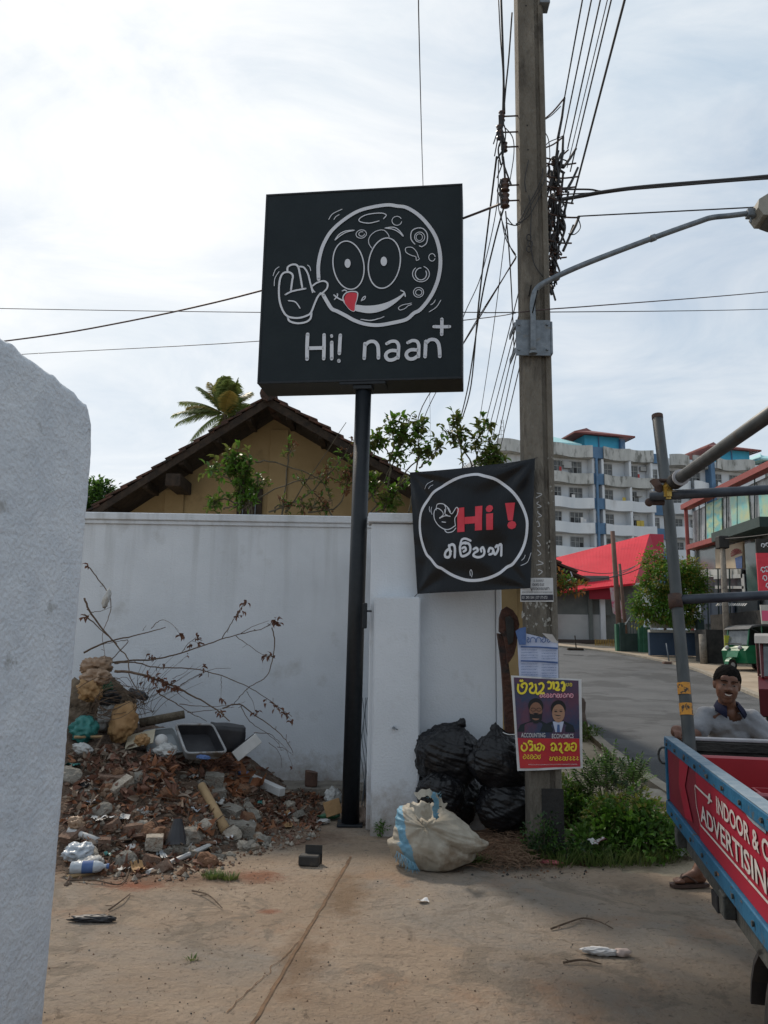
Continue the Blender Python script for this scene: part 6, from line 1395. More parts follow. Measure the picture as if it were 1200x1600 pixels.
# tilted trays / boxes
m_greyp = M('grey_plastic', (.22,.24,.25), (.28,.30,.31), scale=5, rough=.5, c3=(.16,.15,.13), s3=7, t3=.58); m_dkp = M('dark_plastic', (.02,.02,.023), (.035,.035,.038), scale=8, rough=.5)
m_silver = M('silver_rim', (.22,.225,.23), (.32,.325,.33), scale=12, rough=.5, c3=(.14,.11,.085), s3=9, t3=.52)
def tray(c4, depth, name, label, cat, rim, inner, rw=.016):
    P = [Vector(p) for p in c4]; n = (P[1]-P[0]).cross(P[3]-P[0]).normalized(); n = n if n.y < 0 else -n
    def rnd_(P, k=.12):
        o = []
        for i in range(4):
            a, b, c = P[i-1], P[i], P[(i+1)%4]
            for q in (.0,.3,.6,1.): 
                s0 = b.lerp(a, k); s1 = b.lerp(c, k); o.append(s0.lerp(b, q).lerp(b.lerp(s1, q), q))
        return o
    R0 = rnd_(P); cen = sum(P, Vector())/4; R1 = [cen+(p-cen)*.80-n*depth for p in R0]; Rt = [p+n*.001 for p in R0]
    mb = MB(); k = len(R0); Ri = [cen+(p-cen)*.93 for p in R0]
    mb.add(Ri+R1, [(i, (i+1)%k, k+(i+1)%k, k+i) for i in range(k)]); mb.poly(R1); root = mb.build(name, inner)
    WLOC[root.name] = Vector(root.location)
    mb = MB(); mb.tube([cen+(p-cen)*.965 for p in R0]+[cen+(R0[0]-cen)*.965], rw, 6); mb.build('rim', rim, root, smooth=True)
    mb = MB(); Ro = [p for p in R0]; R2 = [cen+(p-cen)*.83-n*(depth+.008) for p in R0]; mb.add(Ro+R2, [(i, k+i, k+(i+1)%k, (i+1)%k) for i in range(k)]); mb.poly(R2); mb.build('shell', rim, root)
    return tag(root, label, cat)
tray([pix(273,1131,7.0), pix(333,1131,7.15), pix(356,1176,6.95), pix(290,1178,6.8)], .10, 'plastic_tray', 'dark tray with a silver rim standing tilted on top of the heap', 'tray', m_silver, m_dkp, .011)
tray([pix(222,1142,7.25), pix(272,1136,7.3), pix(290,1176,7.1), pix(232,1180,7.05)], .05, 'grey_tray', 'smooth grey plastic tray beside the silver rimmed one', 'tray', m_greyp, m_greyp, .010)
mb = lump(4, (.19,.12,.14), 41, .12, True); place(mb, 'black_bag', m_dkp, pix(354,1152,7.35), (.1,.1,.35), 'black soft bag slumped behind the silver rimmed tray', 'bag', True)
c = pix(385,1168,7.25); mb, _m = obox(c, (.75,.25,.62), (-.5,0,.8), .26, .22, .10); t = tag(mb.build('white_box', m_pvc), 'white box lying open beside the black soft bag', 'box'); mb = MB(); mb.box((-.115,-.10,.051), (.115,.10,.056), mat=_m); mb.build('dark_opening', m_dkp, t)
mb = MB(); mb.ico(pix(252,1157,6.95), .055, 3); tag(mb.build('white_ball', m_pvc, smooth=True), 'round white ball in front of the grey tray', 'ball')
def crumple(sc, seed, amt=.35, sub=4, fq=1.6):
    bm = bmesh.new(); bmesh.ops.create_icosphere(bm, subdivisions=sub, radius=1); mb = MB(); mb.frombm(bm); o = []
    for p in mb.v:
        q = p+Vector((seed,seed*.7,0)); r_ = 1 - amt*abs(fbm(q, fq))*1.2 + amt*.5*noise.noise(q*1.2) - amt*.35*abs(noise.noise(q*6)); o.append(Vector((p.x*sc[0]*r_, p.y*sc[1]*r_, p.z*sc[2]*r_)))
    mb.v = o; return mb
m_brownpl = M('brown_plastic_bag', (.24,.15,.09), (.36,.25,.17), scale=6, rough=.45, bump=.6, bs=18, c3=(.16,.10,.06), s3=6, t3=.56); m_kraft = M('brown_kraft_paper', (.26,.15,.065), (.36,.22,.10), scale=6, rough=.75, bump=.5, bs=20)
m_whitebag = M('dirty_white_bag', (.34,.34,.33), (.46,.46,.44), scale=7, rough=.5, bump=.6, bs=20, c3=(.25,.2,.15), s3=6, t3=.57); m_tealb = M('teal_plastic_bag', (.02,.14,.13), (.04,.2,.18), scale=8, rough=.4, bump=.6, bs=22); m_greenb = M('green_plastic_bag', (.03,.11,.05), (.05,.16,.08), scale=8, rough=.4, bump=.6)
m_clear = M('clear_crinkled_plastic', (.36,.40,.44), (.46,.50,.54), scale=9, rough=.25, bump=.6, bs=25)
CR = [('plastic_bag',152,1040,7.35,(.17,.14,.10),m_brownpl,1,'tan plastic bag topping the heap against the near wall','bag'),
 ('plastic_bag',150,1058,7.2,(.19,.15,.09),m_brownpl,2,'larger tan plastic bag second from the top at the far left','bag'),
 ('plastic_bag',141,1078,7.1,(.15,.13,.11),m_kraft,3,'round orange brown bag under the tan bags at the far left','bag'),
 ('green_bag',158,1072,7.25,(.13,.1,.07),m_greenb,4,'dark green bag squeezed between the tan bags','bag'),
 ('teal_bag',132,1138,7.0,(.13,.12,.13),m_tealb,5,'teal green plastic bag at the far left below the twigs','bag'),
 ('paper_bag',193,1128,7.1,(.15,.09,.20),m_kraft,6,'tall crumpled brown paper bag on top of the heap','paper bag'),
 ('plastic_bag',165,1120,7.3,(.12,.09,.16),m_whitebag,7,'whitish plastic bag behind the brown paper bag','bag'),
 ('plastic_bag',258,1173,6.9,(.14,.1,.07),m_whitebag,8,'crumpled white plastic bag under the white ball','bag'),
 ('kraft_scrap',222,1156,6.9,(.09,.07,.06),m_kraft,9,'brown paper scrap right of the tall paper bag','paper'),
 ('plastic_bag',130,1170,6.7,(.10,.08,.05),m_whitebag,10,'small white plastic scrap at the far left above the earth slope','plastic'),
 ('dark_sack',170,1092,7.3,(.2,.12,.08),m_dkp,11,'black torn sheet draped under the tangle of twigs','sheet'),
 ('dark_sack',215,1085,7.4,(.14,.1,.05),m_dkp,12,'black torn strip beside the thick dead branch','sheet'),
 ('plastic_sheet',122,1330,5.5,(.11,.09,.06),m_clear,13,'crinkled clear plastic sheet at the lower left of the heap','plastic'),
 ('plastic_sheet',140,1348,5.45,(.13,.08,.045),m_whitebag,14,'grey white plastic sheet beside the water bottle','plastic'),
 ('blue_scrap',318,1183,6.75,(.07,.05,.02),m_blue,15,'bright blue plastic scrap in front of the silver rimmed tray','plastic'),
 ('cloth_scrap',222,1270,6.2,(.06,.05,.05),m_whitebag,16,'pale cloth scrap half buried in the middle of the heap','cloth'),
 ('kraft_scrap',118,1290,5.8,(.07,.06,.07),m_brownpl,17,'orange brown plastic wrap at the left foot of the heap','plastic')]
for nm, x, y, Y, sc, mt, sd, lb, ct in CR:
    p = pix(x, y, Y); place(crumple(sc, sd*3.7, .45), nm, mt, p, (rr.uniform(-.3,.3), rr.uniform(-.3,.3), rr.uniform(0,3)), lb, ct, True)
# body of rubbish under the bags so that they rest on something
place(crumple((.42,.35,.42), 90, .4, 5), 'rubbish_sack', m_brownpl if False else M('muddy_sacking', (.11,.08,.055), (.19,.145,.10), scale=7, rough=.9, bump=1.5, bs=22, c3=(.05,.04,.03), s3=6, t3=.52), pix(150,1120,7.65), (0,0,0), 'big muddy sack under the small bags at the top left of the heap', 'sack', True)
# bottle with blue label
a = pix(110,1352,5.35); b = pix(168,1356,5.4); a.z = b.z = .06; d = (b-a)
t = thing('water_bottle', 'clear plastic bottle with blue label lying at the left foot of the heap', 'bottle', (a+b)/2)
mb = MB(); mb.tube([a+d*f for f in (0,.03,.7,.82,.9,.97,1)], .035, 12, rs=[.028,.038,.038,.03,.014,.014,.012]); mb.build('body', m_clear, t, smooth=True)
mb = MB(); mb.tube([a+d*.32, a+d*.62], .0395, 12, caps=False); mb.build('label', m_blue, t, smooth=True); mb = MB(); mb.tube([a+d*.97, a+d*1.04], .017, 10); mb.build('cap', m_blue, t)
# cardboard squares, dark cone, orange leaves
mb, _ = obox(hp(218,1172)+Vector((0,0,.09)), (1,.1,.25), (-.2,-.5,.9), .25, .22, .012); tag(mb.build('cardboard_square', M('pale_card', (.40,.35,.25), (.46,.41,.31), scale=5, rough=.8)), 'pale square of card lying near the top of the heap', 'card')
mb = MB(); c = hp(278,1318); mb.tube([c+Vector((0,-.05,.0)), c+Vector((-.01,0,.17))], .09, 12, caps=False, rs=[.085,.03]); tag(mb.build('black_cone', m_dkp), 'small black cone opening at the foot of the heap', 'cone')
m_oleaf = leafmat('orange_dead_leaf', (.22,.085,.04), (.30,.14,.07), 10, .1, .7)
m_bleaf = leafmat('brown_dead_leaf', (.10,.045,.03), (.20,.10,.065), 10, .1, .75); m_gleaf = leafmat('grey_dead_leaf', (.20,.15,.11), (.30,.24,.19), 10, .1, .8)
def leafheap(cs, n, mats, name, label, seed, ls=(.09,.05), kind=None, cat='leaves', lift=.05, spread=1):
    r = random.Random(seed); mb = MB()
    for _ in range(n):
        x0, y0, x1, y1 = r.choice(cs); p = hp(r.uniform(x0,x1), r.uniform(y0,y1)); p.z += r.uniform(.005, lift); d = rv(r); d.z *= .55; mb.cur = r.randrange(len(mats))
        k = r.uniform(.6,1.3); leaf(mb, p, d, ls[0]*k, ls[1]*k, fold=r.uniform(-.2,.7), droop=r.uniform(-.5,.8), up=rv(r))
    return tag(mb.build(name, mats), label, cat, kind=kind)
leafheap([(213,1195,282,1252),(225,1200,262,1235)], 260, [m_bleaf, m_bleaf, m_gleaf, m_oleaf], 'dead_leaves', 'thick spray of curled reddish dead leaves in the middle of the heap', 1, (.10,.032), lift=.12, kind='stuff')
leafheap([(110,1185,220,1260),(130,1175,210,1215)], 240, [m_bleaf, m_gleaf, m_bleaf], 'dead_leaves', 'dull brown dead leaves matted over the upper left of the heap', 11, (.08,.04), lift=.08, kind='stuff')
leafheap([(300,1176,372,1222),(330,1180,375,1212)], 280, [m_bleaf, m_oleaf, m_bleaf], 'dead_leaves', 'orange brown dead leaves piled below the silver rimmed tray', 2, (.09,.038), lift=.12, kind='stuff')
leafheap([(362,1222,394,1252)], 24, [m_oleaf], 'dead_leaves', 'bright orange dead leaves hanging at the right of the heap', 3, (.14,.07), lift=.08, kind='stuff')
leafheap([(300,1290,330,1308)], 4, [m_oleaf], 'orange_leaf', 'single large orange leaf low in the front of the heap', 4, (.17,.12), cat='leaf', lift=.03)
leafheap([(105,1180,470,1330),(105,1240,330,1370),(400,1240,500,1300)], 1700, [m_bleaf, m_gleaf, m_bleaf, m_oleaf], 'leaf_litter', 'scattered brown leaf litter over the rubble heap', 5, (.06,.03), kind='stuff', lift=.03)
# torn rubbish scraps trodden into the heap
scm = [m_whitebag, m_kraft, m_clear, m_brownpl, m_dkp, m_pvc, m_tealb, m_paper, m_greyp, m_whitebag]
scn = ['grubby white','brown paper','clear plastic','tan plastic','black plastic','white plastic','teal plastic','white paper','grey plastic','grubby white']
def scrap(i, x, y):
    mb = MB(); n = 7; sx, sy = rr.uniform(.05,.15), rr.uniform(.04,.11); ce = hp(x, y); rz = rr.uniform(0,6.3); tl_ = rr.uniform(-.7,.9); vs = []
    for a in range(n+1):
        for b in range(n+1):
            u, v = (a/n-.5)*sx, (b/n-.5)*sy; h = .035*fbm((u*14+i, v*14, i*1.3), 1)+u*tl_; q = Vector((u*math.cos(rz)-v*math.sin(rz), u*math.sin(rz)+v*math.cos(rz), abs(h)+.012)); vs.append(ce+q)
    mb.add(vs, [(a*(n+1)+b, a*(n+1)+b+1, (a+1)*(n+1)+b+1, (a+1)*(n+1)+b) for a in range(n) for b in range(n) if not ((a in (0,n-1)) and (b+i) % 3 == 0)])
    tag(mb.build('rubbish_scrap', scm[i % len(scm)], smooth=True), heaplabel(scn[i % len(scn)]+' rubbish scrap', x, y, sx*8), 'scrap', 'rubbish scraps in the heap')
for i in range(44):
    x = rr.uniform(108, 450); lim = lerp_tab(x, [(100,1180),(250,1195),(360,1215),(440,1250),(480,1270)]); bot = lerp_tab(x, [(100,1370),(300,1360),(400,1325),(480,1290)]); scrap(i, x, lim+(bot-lim)*rr.random())
mb = MB()
for i in range(170):
    x = rr.uniform(105, 440); lim = lerp_tab(x, [(100,1165),(250,1185),(360,1205),(440,1250),(480,1270)]); bot = lerp_tab(x, [(100,1365),(300,1355),(400,1320),(480,1290)]); p = hp(x, lim+(bot-lim)*rr.random()**1.4); d = rv(rr); d.z = abs(d.z)*.35; l_ = rr.uniform(.08,.32)
    mb.tube([p+Vector((0,0,.02)), p+d*l_*.5+Vector((0,0,.045))+rv(rr)*.01, p+d*l_+Vector((0,0,.03))], rr.choice((.002,.003,.005)), 4, caps=False)
tag(mb.build('twig_litter', m_twig), 'loose broken twigs strewn over the rubble heap', 'twigs', kind='stuff')
# small crumbs: gravel over the heap and its foot
def crumbs(name, label, pts, mats, seed, smin, smax, kind='stuff'):
    r = random.Random(seed); mb = MB()
    for p in pts:
        s_ = smin+(smax-smin)*r.random()**2.2; q = rv(r); mb.cur = r.randrange(len(mats)); vs = []
        for u in ((1,0,0),(-1,0,0),(0,1,0),(0,-1,0),(0,0,1),(0,0,-1)): vs.append(p+Vector((0,0,s_*.3))+Vector(u)*s_*r.uniform(.5,1.1))
        mb.add(vs, [(0,2,4),(2,1,4),(1,3,4),(3,0,4),(2,0,5),(1,2,5),(3,1,5),(0,3,5)])
    return tag(mb.build(name, mats), label, 'gravel', kind=kind)
P_l = []
for _ in range(1500):
    x = rr.uniform(103, 500); lim = lerp_tab(x, [(100,1180),(250,1195),(360,1210),(440,1250),(500,1270)]); bot = lerp_tab(x, [(100,1385),(300,1378),(400,1340),(500,1310)]); P_l.append(hp(x, lim+(bot-lim)*rr.random()**.7))
crumbs('rubble_crumbs', 'small stones and crumbs covering the rubble heap', P_l, [m_block, m_brick, m_pale, m_soil], 3, .007, .03)
P_l = []
for _ in range(900):
    x = rr.uniform(60, 1160); y = 1330+270*rr.random(); 
    if x > 900 and y > 1500: continue
    p = gp(x, y); p.z = apz(p.x, p.y); P_l.append(p)
for _ in range(260): p = gp(rr.gauss(380,90), rr.uniform(1325,1400)); P_l.append(p)
crumbs('ground_gravel', 'fine stones and grit strewn over the concrete driveway', P_l, [m_block, m_brick, m_soil, m_tar], 4, .002, .0065)
P_l = [gp(rr.gauss(820,60), rr.uniform(1335,1375)) for _ in range(240)]
crumbs('dirt_crumbs', 'dark crumbs of dirt along the foot of the utility pole', P_l, [m_soil, m_tar, m_gleaf], 6, .004, .016)
# ---------------- dead branches sprawling from the heap
def c1(x, y, Y): return pix(100+x/3, 860+y/3, Y)
def deadbranch(label, stems, seed, r0=.009):
    r = random.Random(seed); P0_ = c1(*stems[0][0][0], stems[0][1]); t = thing('dead_branch', label, 'branch', P0_); bm_ = MB(); lm = MB()
    for pts, Y, rad_, leaves in stems:
        n = len(pts); q = cat_rom([c1(x, y, Y+.25*math.sin(i*.8+Y*7)*(i/n)) for i, (x, y) in enumerate(pts)], 5); q = [p+rv(r)*.004 for p in q]; bm_.tube(q, rad_, 5, r2=rad_*.35)
        for i in range(3, len(q)-1):
            if r.random() < .10: d = rv(r); bm_.tube([q[i], q[i]+d*r.uniform(.02,.06)], rad_*.4, 3)
        for (x, y, k) in leaves:
            p = c1(x, y, Y)
            b_ = min(q, key=lambda v: (v-p).length); bm_.tube([b_, p], .002, 3)
            for _ in range(k): leaf(lm, p+rv(r)*.02, rv(r)+Vector((0,0,-.7)), r.uniform(.035,.065), r.uniform(.015,.028), fold=.6, droop=r.uniform(-.4,.6))
    bm_.build('stems', m_twig, t)
    if lm.v: lm.build('dry_leaves', m_bleaf, t)
deadbranch('long dead branch arching right over the heap with dry leaf tufts', [([(225,525),(330,515),(440,508),(580,470),(700,430),(800,398),(920,370),(970,345)],7.5,.009,[(990,328,12),(1000,340,8),(410,495,8)]), ([(740,412),(780,350),(810,300),(850,250)],7.5,.005,[(850,240,8),(830,280,7),(825,305,4)]), ([(830,390),(880,360),(960,330)],7.5,.004,[]), ([(975,360),(988,430),(975,520),(950,590),(870,640),(820,690),(795,720),(745,740)],7.5,.006,[]), ([(805,402),(860,440),(930,488),(985,495)],7.5,.004,[(950,498,8),(975,492,5)]), ([(555,475),(580,440),(620,405)],7.5,.004,[(630,405,6),(635,435,4),(602,446,3)])], 1)
deadbranch('thin dead branch running low to the right with hanging dry leaves', [([(235,530),(330,525),(430,548),(580,552),(700,575),(800,610),(900,660),(980,715),(1070,780)],7.35,.007,[(650,548,5),(950,708,3),(995,735,5),(1022,758,4),(1045,775,5),(1062,795,5)]), ([(735,590),(738,640),(735,690)],7.35,.003,[(737,700,6)]), ([(855,660),(885,710),(900,770)],7.35,.003,[(902,755,6)]), ([(545,630),(620,590),(700,555),(780,552)],7.35,.004,[]), ([(510,600),(560,575),(605,540)],7.35,.003,[])], 2)
deadbranch('thickest dead branch sloping down to the right across the trays', [([(240,565),(330,575),(420,600),(520,640),(620,690),(720,750),(775,800)],7.05,.013,[(400,590,8),(430,600,8),(460,605,10),(490,625,10),(515,640,10),(535,645,8),(440,650,8),(465,655,5),(732,760,9)]), ([(445,675),(520,715),(600,765),(670,800)],7.05,.006,[]), ([(540,720),(640,730),(740,730),(850,710)],7.05,.004,[]), ([(580,760),(680,750),(800,735)],7.05,.004,[]), ([(500,640),(560,690),(600,715)],7.05,.003,[])], 3)
deadbranch('dead branch drooping down the white wall at the right of the heap', [([(745,740),(820,720),(900,775),(980,830),(1040,890),(1075,950)],7.3,.007,[]), ([(830,730),(870,800),(940,850),(1000,900),(1020,940)],7.3,.004,[]), ([(890,855),(960,860),(1000,890),(1072,960)],7.3,.004,[]), ([(1000,920),(1040,935),(1070,1010)],7.3,.003,[(1070,1015,2)]), ([(960,900),(1010,950),(1022,1020)],7.3,.003,[])], 4)
deadbranch('upright bare twig rising beside the near wall at far left', [([(95,225),(130,300),(200,390),(260,460),(300,510),(310,600),(380,700)],7.2,.010,[(100,310,8)]), ([(110,70),(150,120),(205,200),(222,260),(200,340),(180,400),(195,510)],7.2,.006,[(115,72,4)]), ([(95,300),(150,350),(250,440)],7.2,.008,[]), ([(130,290),(170,285),(225,265)],7.2,.004,[])], 5)
deadbranch('bare dead branch pointing right just under the upright twig', [([(90,480),(200,430),(330,400),(475,360)],7.4,.010,[]), ([(410,365),(440,335),(480,328),(540,375)],7.4,.004,[(545,395,12)]), ([(370,375),(385,350)],7.4,.003,[]), ([(225,510),(300,425),(240,430),(180,440)],7.4,.005,[])], 6)
deadbranch('tangle of thin dead twigs around the bags at the top of the heap', [([(60+ (i*37)%90, 650+(i*53)%200),(180+(i*61)%140, 590+(i*71)%230),(300+(i*43)%130,640+(i*37)%220)],7.0+.05*(i%6),.004,[]) for i in range(34)], 7)
deadbranch('fan of fine bare twigs standing up behind the trays', [([(300+(i*29)%120, 780-(i*17)%60),(330+(i*41)%200, 700-(i*31)%120),(380+(i*67)%330, 620-(i*43)%170)],7.6,.003,[(380+(i*67)%330, 620-(i*43)%170, 2)] if i % 3 == 0 else []) for i in range(16)], 8)
# pale rag caught on the upright twig
place(crumple((.035,.03,.11), 5.5, .5, 3), 'rag', m_whitebag, pix(167,935,7.15), (0,.2,0), 'small pale rag caught on the upright twig', 'rag', True)

# ---------------- bin bags
m_bin = M('black_bin_liner', (.006,.006,.007), (.012,.012,.014), scale=8, rough=.36, bump=.5, bs=26, spec=.35)
def binbag(c, sc, seed, label, knot=(0,0,1), tilt=0):
    bm = bmesh.new(); bmesh.ops.create_icosphere(bm, subdivisions=6, radius=1); mb = MB(); mb.frombm(bm); K = Vector(knot).normalized(); o = []
    e1_ = K.orthogonal().normalized(); e2_ = K.cross(e1_)
    for p in mb.v:
        h = p.dot(K); th_ = math.atan2(p.dot(e2_), p.dot(e1_)); q = p+Vector((seed,0,seed*.5))
        top = max(0, h); wr = .10*(.25+top**1.5)*noise.noise(Vector((math.cos(th_)*4.5, math.sin(th_)*4.5, h*1.1+seed)))
        wr += .045*(.3+top)*-abs(noise.noise(Vector((math.cos(th_)*11, math.sin(th_)*11, h*1.6+seed))))
        sk = Vector((q.x*2.2+q.z*3, q.y*2.2, q.z*7+q.x*2)); lum = .12*noise.noise(q*1.4)+.05*noise.noise(q*3.2)-.075*abs(noise.noise(sk*.9))-.035*abs(noise.noise(sk*2.1+Vector((3,0,0))))-.012*abs(noise.noise(q*16))
        r_ = 1+wr+lum; v = p*r_
        v += K*(.16*max(0, (h-.9)/.1)**1.5)                 # gathered neck
        if h > .86: s_ = 1-.55*(h-.86)/.14; v = K*v.dot(K)+(v-K*v.dot(K))*max(.25, s_)
        o.append(Vector((v.x*sc[0], v.y*sc[1], max(v.z, -.93)*sc[2])))
    mb.v = [p+Vector(c) for p in o]
    t = thing('bin_bag', label, 'rubbish bag', Vector(c)-Vector((0,0,sc[2]*.93)), 'black bin bags behind the gate pillar')
    mb.build('bag', m_bin, t, smooth=True)
    kp = Vector(c)+Vector((K.x*sc[0], K.y*sc[1], K.z*sc[2]))*1.12; mb = lump(3, (.035,.03,.04), seed, .5); mb.v = [p+kp for p in mb.v]; mb.build('knot', m_bin, t, smooth=True)
def bb(px, py, Y): return pix(px, py, Y)
binbag(bb(700,1245,6.75), (.27,.22,.29), 4.2, 'black bin bag at the bottom left of the stack, beside the gate pillar', (.1,-.3,.9))
binbag(bb(793,1258,6.45), (.26,.22,.23), 7.7, 'black bin bag at the bottom right of the stack, by the pole', (.8,-.3,.4))
binbag(bb(699,1182,6.62), (.29,.22,.26), 1.3, 'topmost black bin bag of the stack, against the wall', (.35,0,.9))
binbag(bb(783,1190,6.42), (.265,.2,.235), 9.1, 'black bin bag in the upper right of the stack, under the poster', (-.15,0,1))
binbag(bb(688,1240,6.52), (.20,.17,.19), 12.5, 'small black bin bag squeezed low in front of the stack', (.1,-.2,.9))
# woven sack
bm = bmesh.new(); bmesh.ops.create_icosphere(bm, subdivisions=6, radius=1); mb = MB(); mb.frombm(bm); o = []
sc_ = pix(684,1308,5.75)
for p in mb.v:
    q = p+Vector((3.3,1,0)); x, z = p.x, p.z
    an = math.atan2(z-.55, x+.25); rd = math.hypot(x+.25, z-.55); r_ = 1+.13*noise.noise(q*1.3)-.16*math.exp(-((x+z*.9-.25)/.16)**2)*(1 if p.y < .3 else 0)*max(0,1-rd*.35)-.13*math.exp(-rd*.5)*abs(noise.noise(Vector((an*2.6, rd*.9, 4.4))))-.05*abs(noise.noise(Vector((an*6, rd*1.5, 1.4+p.y))))-.035*abs(noise.noise(Vector((p.x*2.5+p.z*4, p.y*3, p.z*2-p.x*4))))
    v = p*r_; wz_ = .265*(1-.55*max(0, x))*(1+.12*max(0,-x)); yy = v.y*.24
    zz = max(v.z, -.62)*wz_; xx = v.x*(.33+.04*(v.z<0)); xx -= .05*v.z
    # slumped mouth folded inward at the upper left
    dd = math.hypot(x+.12, p.y+.35); 
    if z > .2: zz -= .10*math.exp(-(dd/.32)**2); yy += .05*math.exp(-(dd/.32)**2)
    o.append(sc_+Vector((xx, yy, zz+.0)))
mn = min(p.z for p in o); mb.v = [p-Vector((0,0,mn)) for p in o]
m_sack = M('woven_sack_cream', (.27,.235,.18), (.40,.365,.30), scale=4, rough=.65, bump=.6, bs=16, c3=(.20,.15,.10), s3=3, t3=.52); m_sackb = M('woven_sack_blue', (.10,.24,.34), (.16,.32,.42), scale=8, rough=.65, bump=.4)
src_v = mb.v; mi = []
for fc in mb.f:
    c = sum((src_v[i] for i in fc), Vector())/len(fc)-Vector((sc_.x,sc_.y,0)); s_ = c.x+.32*(c.z-.25)
    mi.append(1 if (-.285 < s_ +.03*noise.noise(c*9) < -.215) else 0)
mb.mi = mi
t = thing('woven_sack', 'dirty cream woven sack with a blue stripe slumped before the bin bags', 'sack', Vector((sc_.x, sc_.y, 0)))
mb.build('sack', [m_sack, m_sackb], t, smooth=True)
for k, (pts, wd, mt) in enumerate(((((650,1246),(662,1238),(676,1242),(686,1252),(696,1262)), .05, m_sack), (((676,1240),(682,1252),(680,1268),(684,1280)), .035, m_sackb), (((640,1256),(652,1264),(664,1262),(672,1256)), .03, m_sack))):
    q = cat_rom([pix(x, y, 5.50+.02*i) for i, (x, y) in enumerate(pts)], 5); mb = MB()
    W_ = [wd*(1+.3*math.sin(i*1.7)) for i in range(len(q))]
    mb.ribbon(q, W_, Vector((.1,-.8,.6)).normalized()); 
    for v in mb.v: v += rv(rr)*.006
    mb.build('mouth_fold', mt, t, smooth=True)
mb = MB()
for i in range(46):
    f = rr.random(); a = pix(618+f*32, 1328+f*22, 5.50); a.z = max(a.z-.0,.03); mb.tube([a, a+Vector((rr.uniform(-.03,.03), -.03, -rr.uniform(.02,.07)))], .0016, 3)
mb.build('frayed_threads', m_sackb, t); mb = MB()
for i in range(30):
    a = pix(668+rr.random()*22, 1240+rr.random()*8, 5.55); mb.tube([a, a+Vector((rr.uniform(-.03,.03), -.01, rr.uniform(-.01,.03)))], .0014, 3)
mb.build('frayed_threads', m_sackb, t)
place(crumple((.06,.04,.03), 3.1, .5, 3), 'yellow_wrapper', m_yel if False else M('yellow_wrapper_film', (.5,.36,.06), (.42,.34,.14), scale=9, rough=.4), gp(657,1355)+Vector((0,-.01,.025)), (0,0,.4), 'small yellow wrapper under the front of the woven sack', 'wrapper', True)
# dry brown straw heap under the bags
mb = MB()
for i in range(1500):
    x = rr.gauss(800,34); y = rr.uniform(1300,1356); p = gp(x, max(y,1318)); p.z = .01+rr.random()**1.5*.14*max(0,1-abs(x-795)/75); d = rv(rr); d.z *= .35
    p.y -= rr.random()*.15; mb.tube([p, p+d*.05, p+d*.1+Vector((0,0,-.01))], .0022, 3, caps=False)
tag(mb.build('dry_straw', M('dry_straw', (.12,.07,.045), (.2,.13,.08), scale=20, rough=.9)), 'heap of dry brown stalks under the bin bags', 'straw', kind='stuff')
mb = MB(); nn_ = grid([.55+.03*i for i in range(34)], [5.85+.03*i for i in range(40)], lambda x, y: .085*max(0, 1-((x-1.0)/.45)**2)*max(0,1-((y-6.4)/.55)**2)-.012+.012*fbm((x,y,0),9))
tag(nn_.build('dirt_bank', m_soil, smooth=True), 'low bank of dirt under the bin bags and straw', 'dirt', kind='stuff')
# odds and ends on the ground
def sheetlet(c, sx, sy, name, mat, label, cat, seed, lift=.02, rz=0, amp=.03):
    mb = MB(); n = 12; cs, sn = math.cos(rz), math.sin(rz); vs = []
    for j in range(n+1):
        for i in range(n+1):
            u, v = (i/n-.5)*sx, (j/n-.5)*sy; h = lift+amp*abs(fbm((u*9+seed, v*9, seed), 1.0)); vs.append(Vector(c)+Vector((u*cs-v*sn, u*sn+v*cs, h)))
    mb.add(vs, [(j*(n+1)+i, j*(n+1)+i+1, (j+1)*(n+1)+i+1, (j+1)*(n+1)+i) for j in range(n) for i in range(n)]); return tag(mb.build(name, mat, smooth=True), label, cat)
place(crumple((.10,.035,.022), 2.2, .5, 4), 'crumpled_tissue', M('white_tissue', (.55,.54,.53), (.62,.6,.58), scale=7, rough=.8), gp(938,1493)+Vector((0,0,.02)), (0,0,-.15), 'crumpled white tissue lying on the open concrete', 'tissue', True)
place(crumple((.05,.035,.022), 4.4, .4, 3), 'pink_tissue', M('pinkish_tissue', (.42,.33,.29), (.5,.4,.35), scale=7, rough=.8), gp(972,1495)+Vector((0,0,.02)), (0,0,.1), 'pinkish crumpled paper joined to the white tissue', 'tissue', True)
sheetlet(gp(661,1410), .06, .05, 'paper_bit', m_paper, 'tiny white paper bit on the concrete below the sack', 'paper', 3, .006, .4)
sheetlet(gp(920,1333)+Vector((0,-.25,.10)), .13, .09, 'printed_scrap', M('printed_scrap', (.35,.35,.34), (.1,.02,.03), scale=16, rough=.7, lo=.5, hi=.55), 'printed paper scrap caught in the weeds right of the pole', 'paper', 5, .03, .2, .06)
sheetlet(gp(1068,1338), .22, .2, 'white_litter', m_whitebag, 'white crumpled litter beside the bush under the truck', 'litter', 6, .02, .2, .09)
place(crumple((.11,.04,.02), 8.8, .5, 3), 'red_rag', M('faded_red_rag', (.28,.06,.07), (.34,.1,.1), scale=9, rough=.8), gp(858,1352)+Vector((0,0,.02)), (0,0,-.2), 'faded red rag at the foot of the weeds', 'rag', True)
place(crumple((.15,.035,.022), 6.1, .6, 4), 'charred_rag', m_dkp, gp(145,1440)+Vector((0,0,.015)), (0,0,.05), 'charred black rag lying on the concrete by the near wall', 'rag', True)
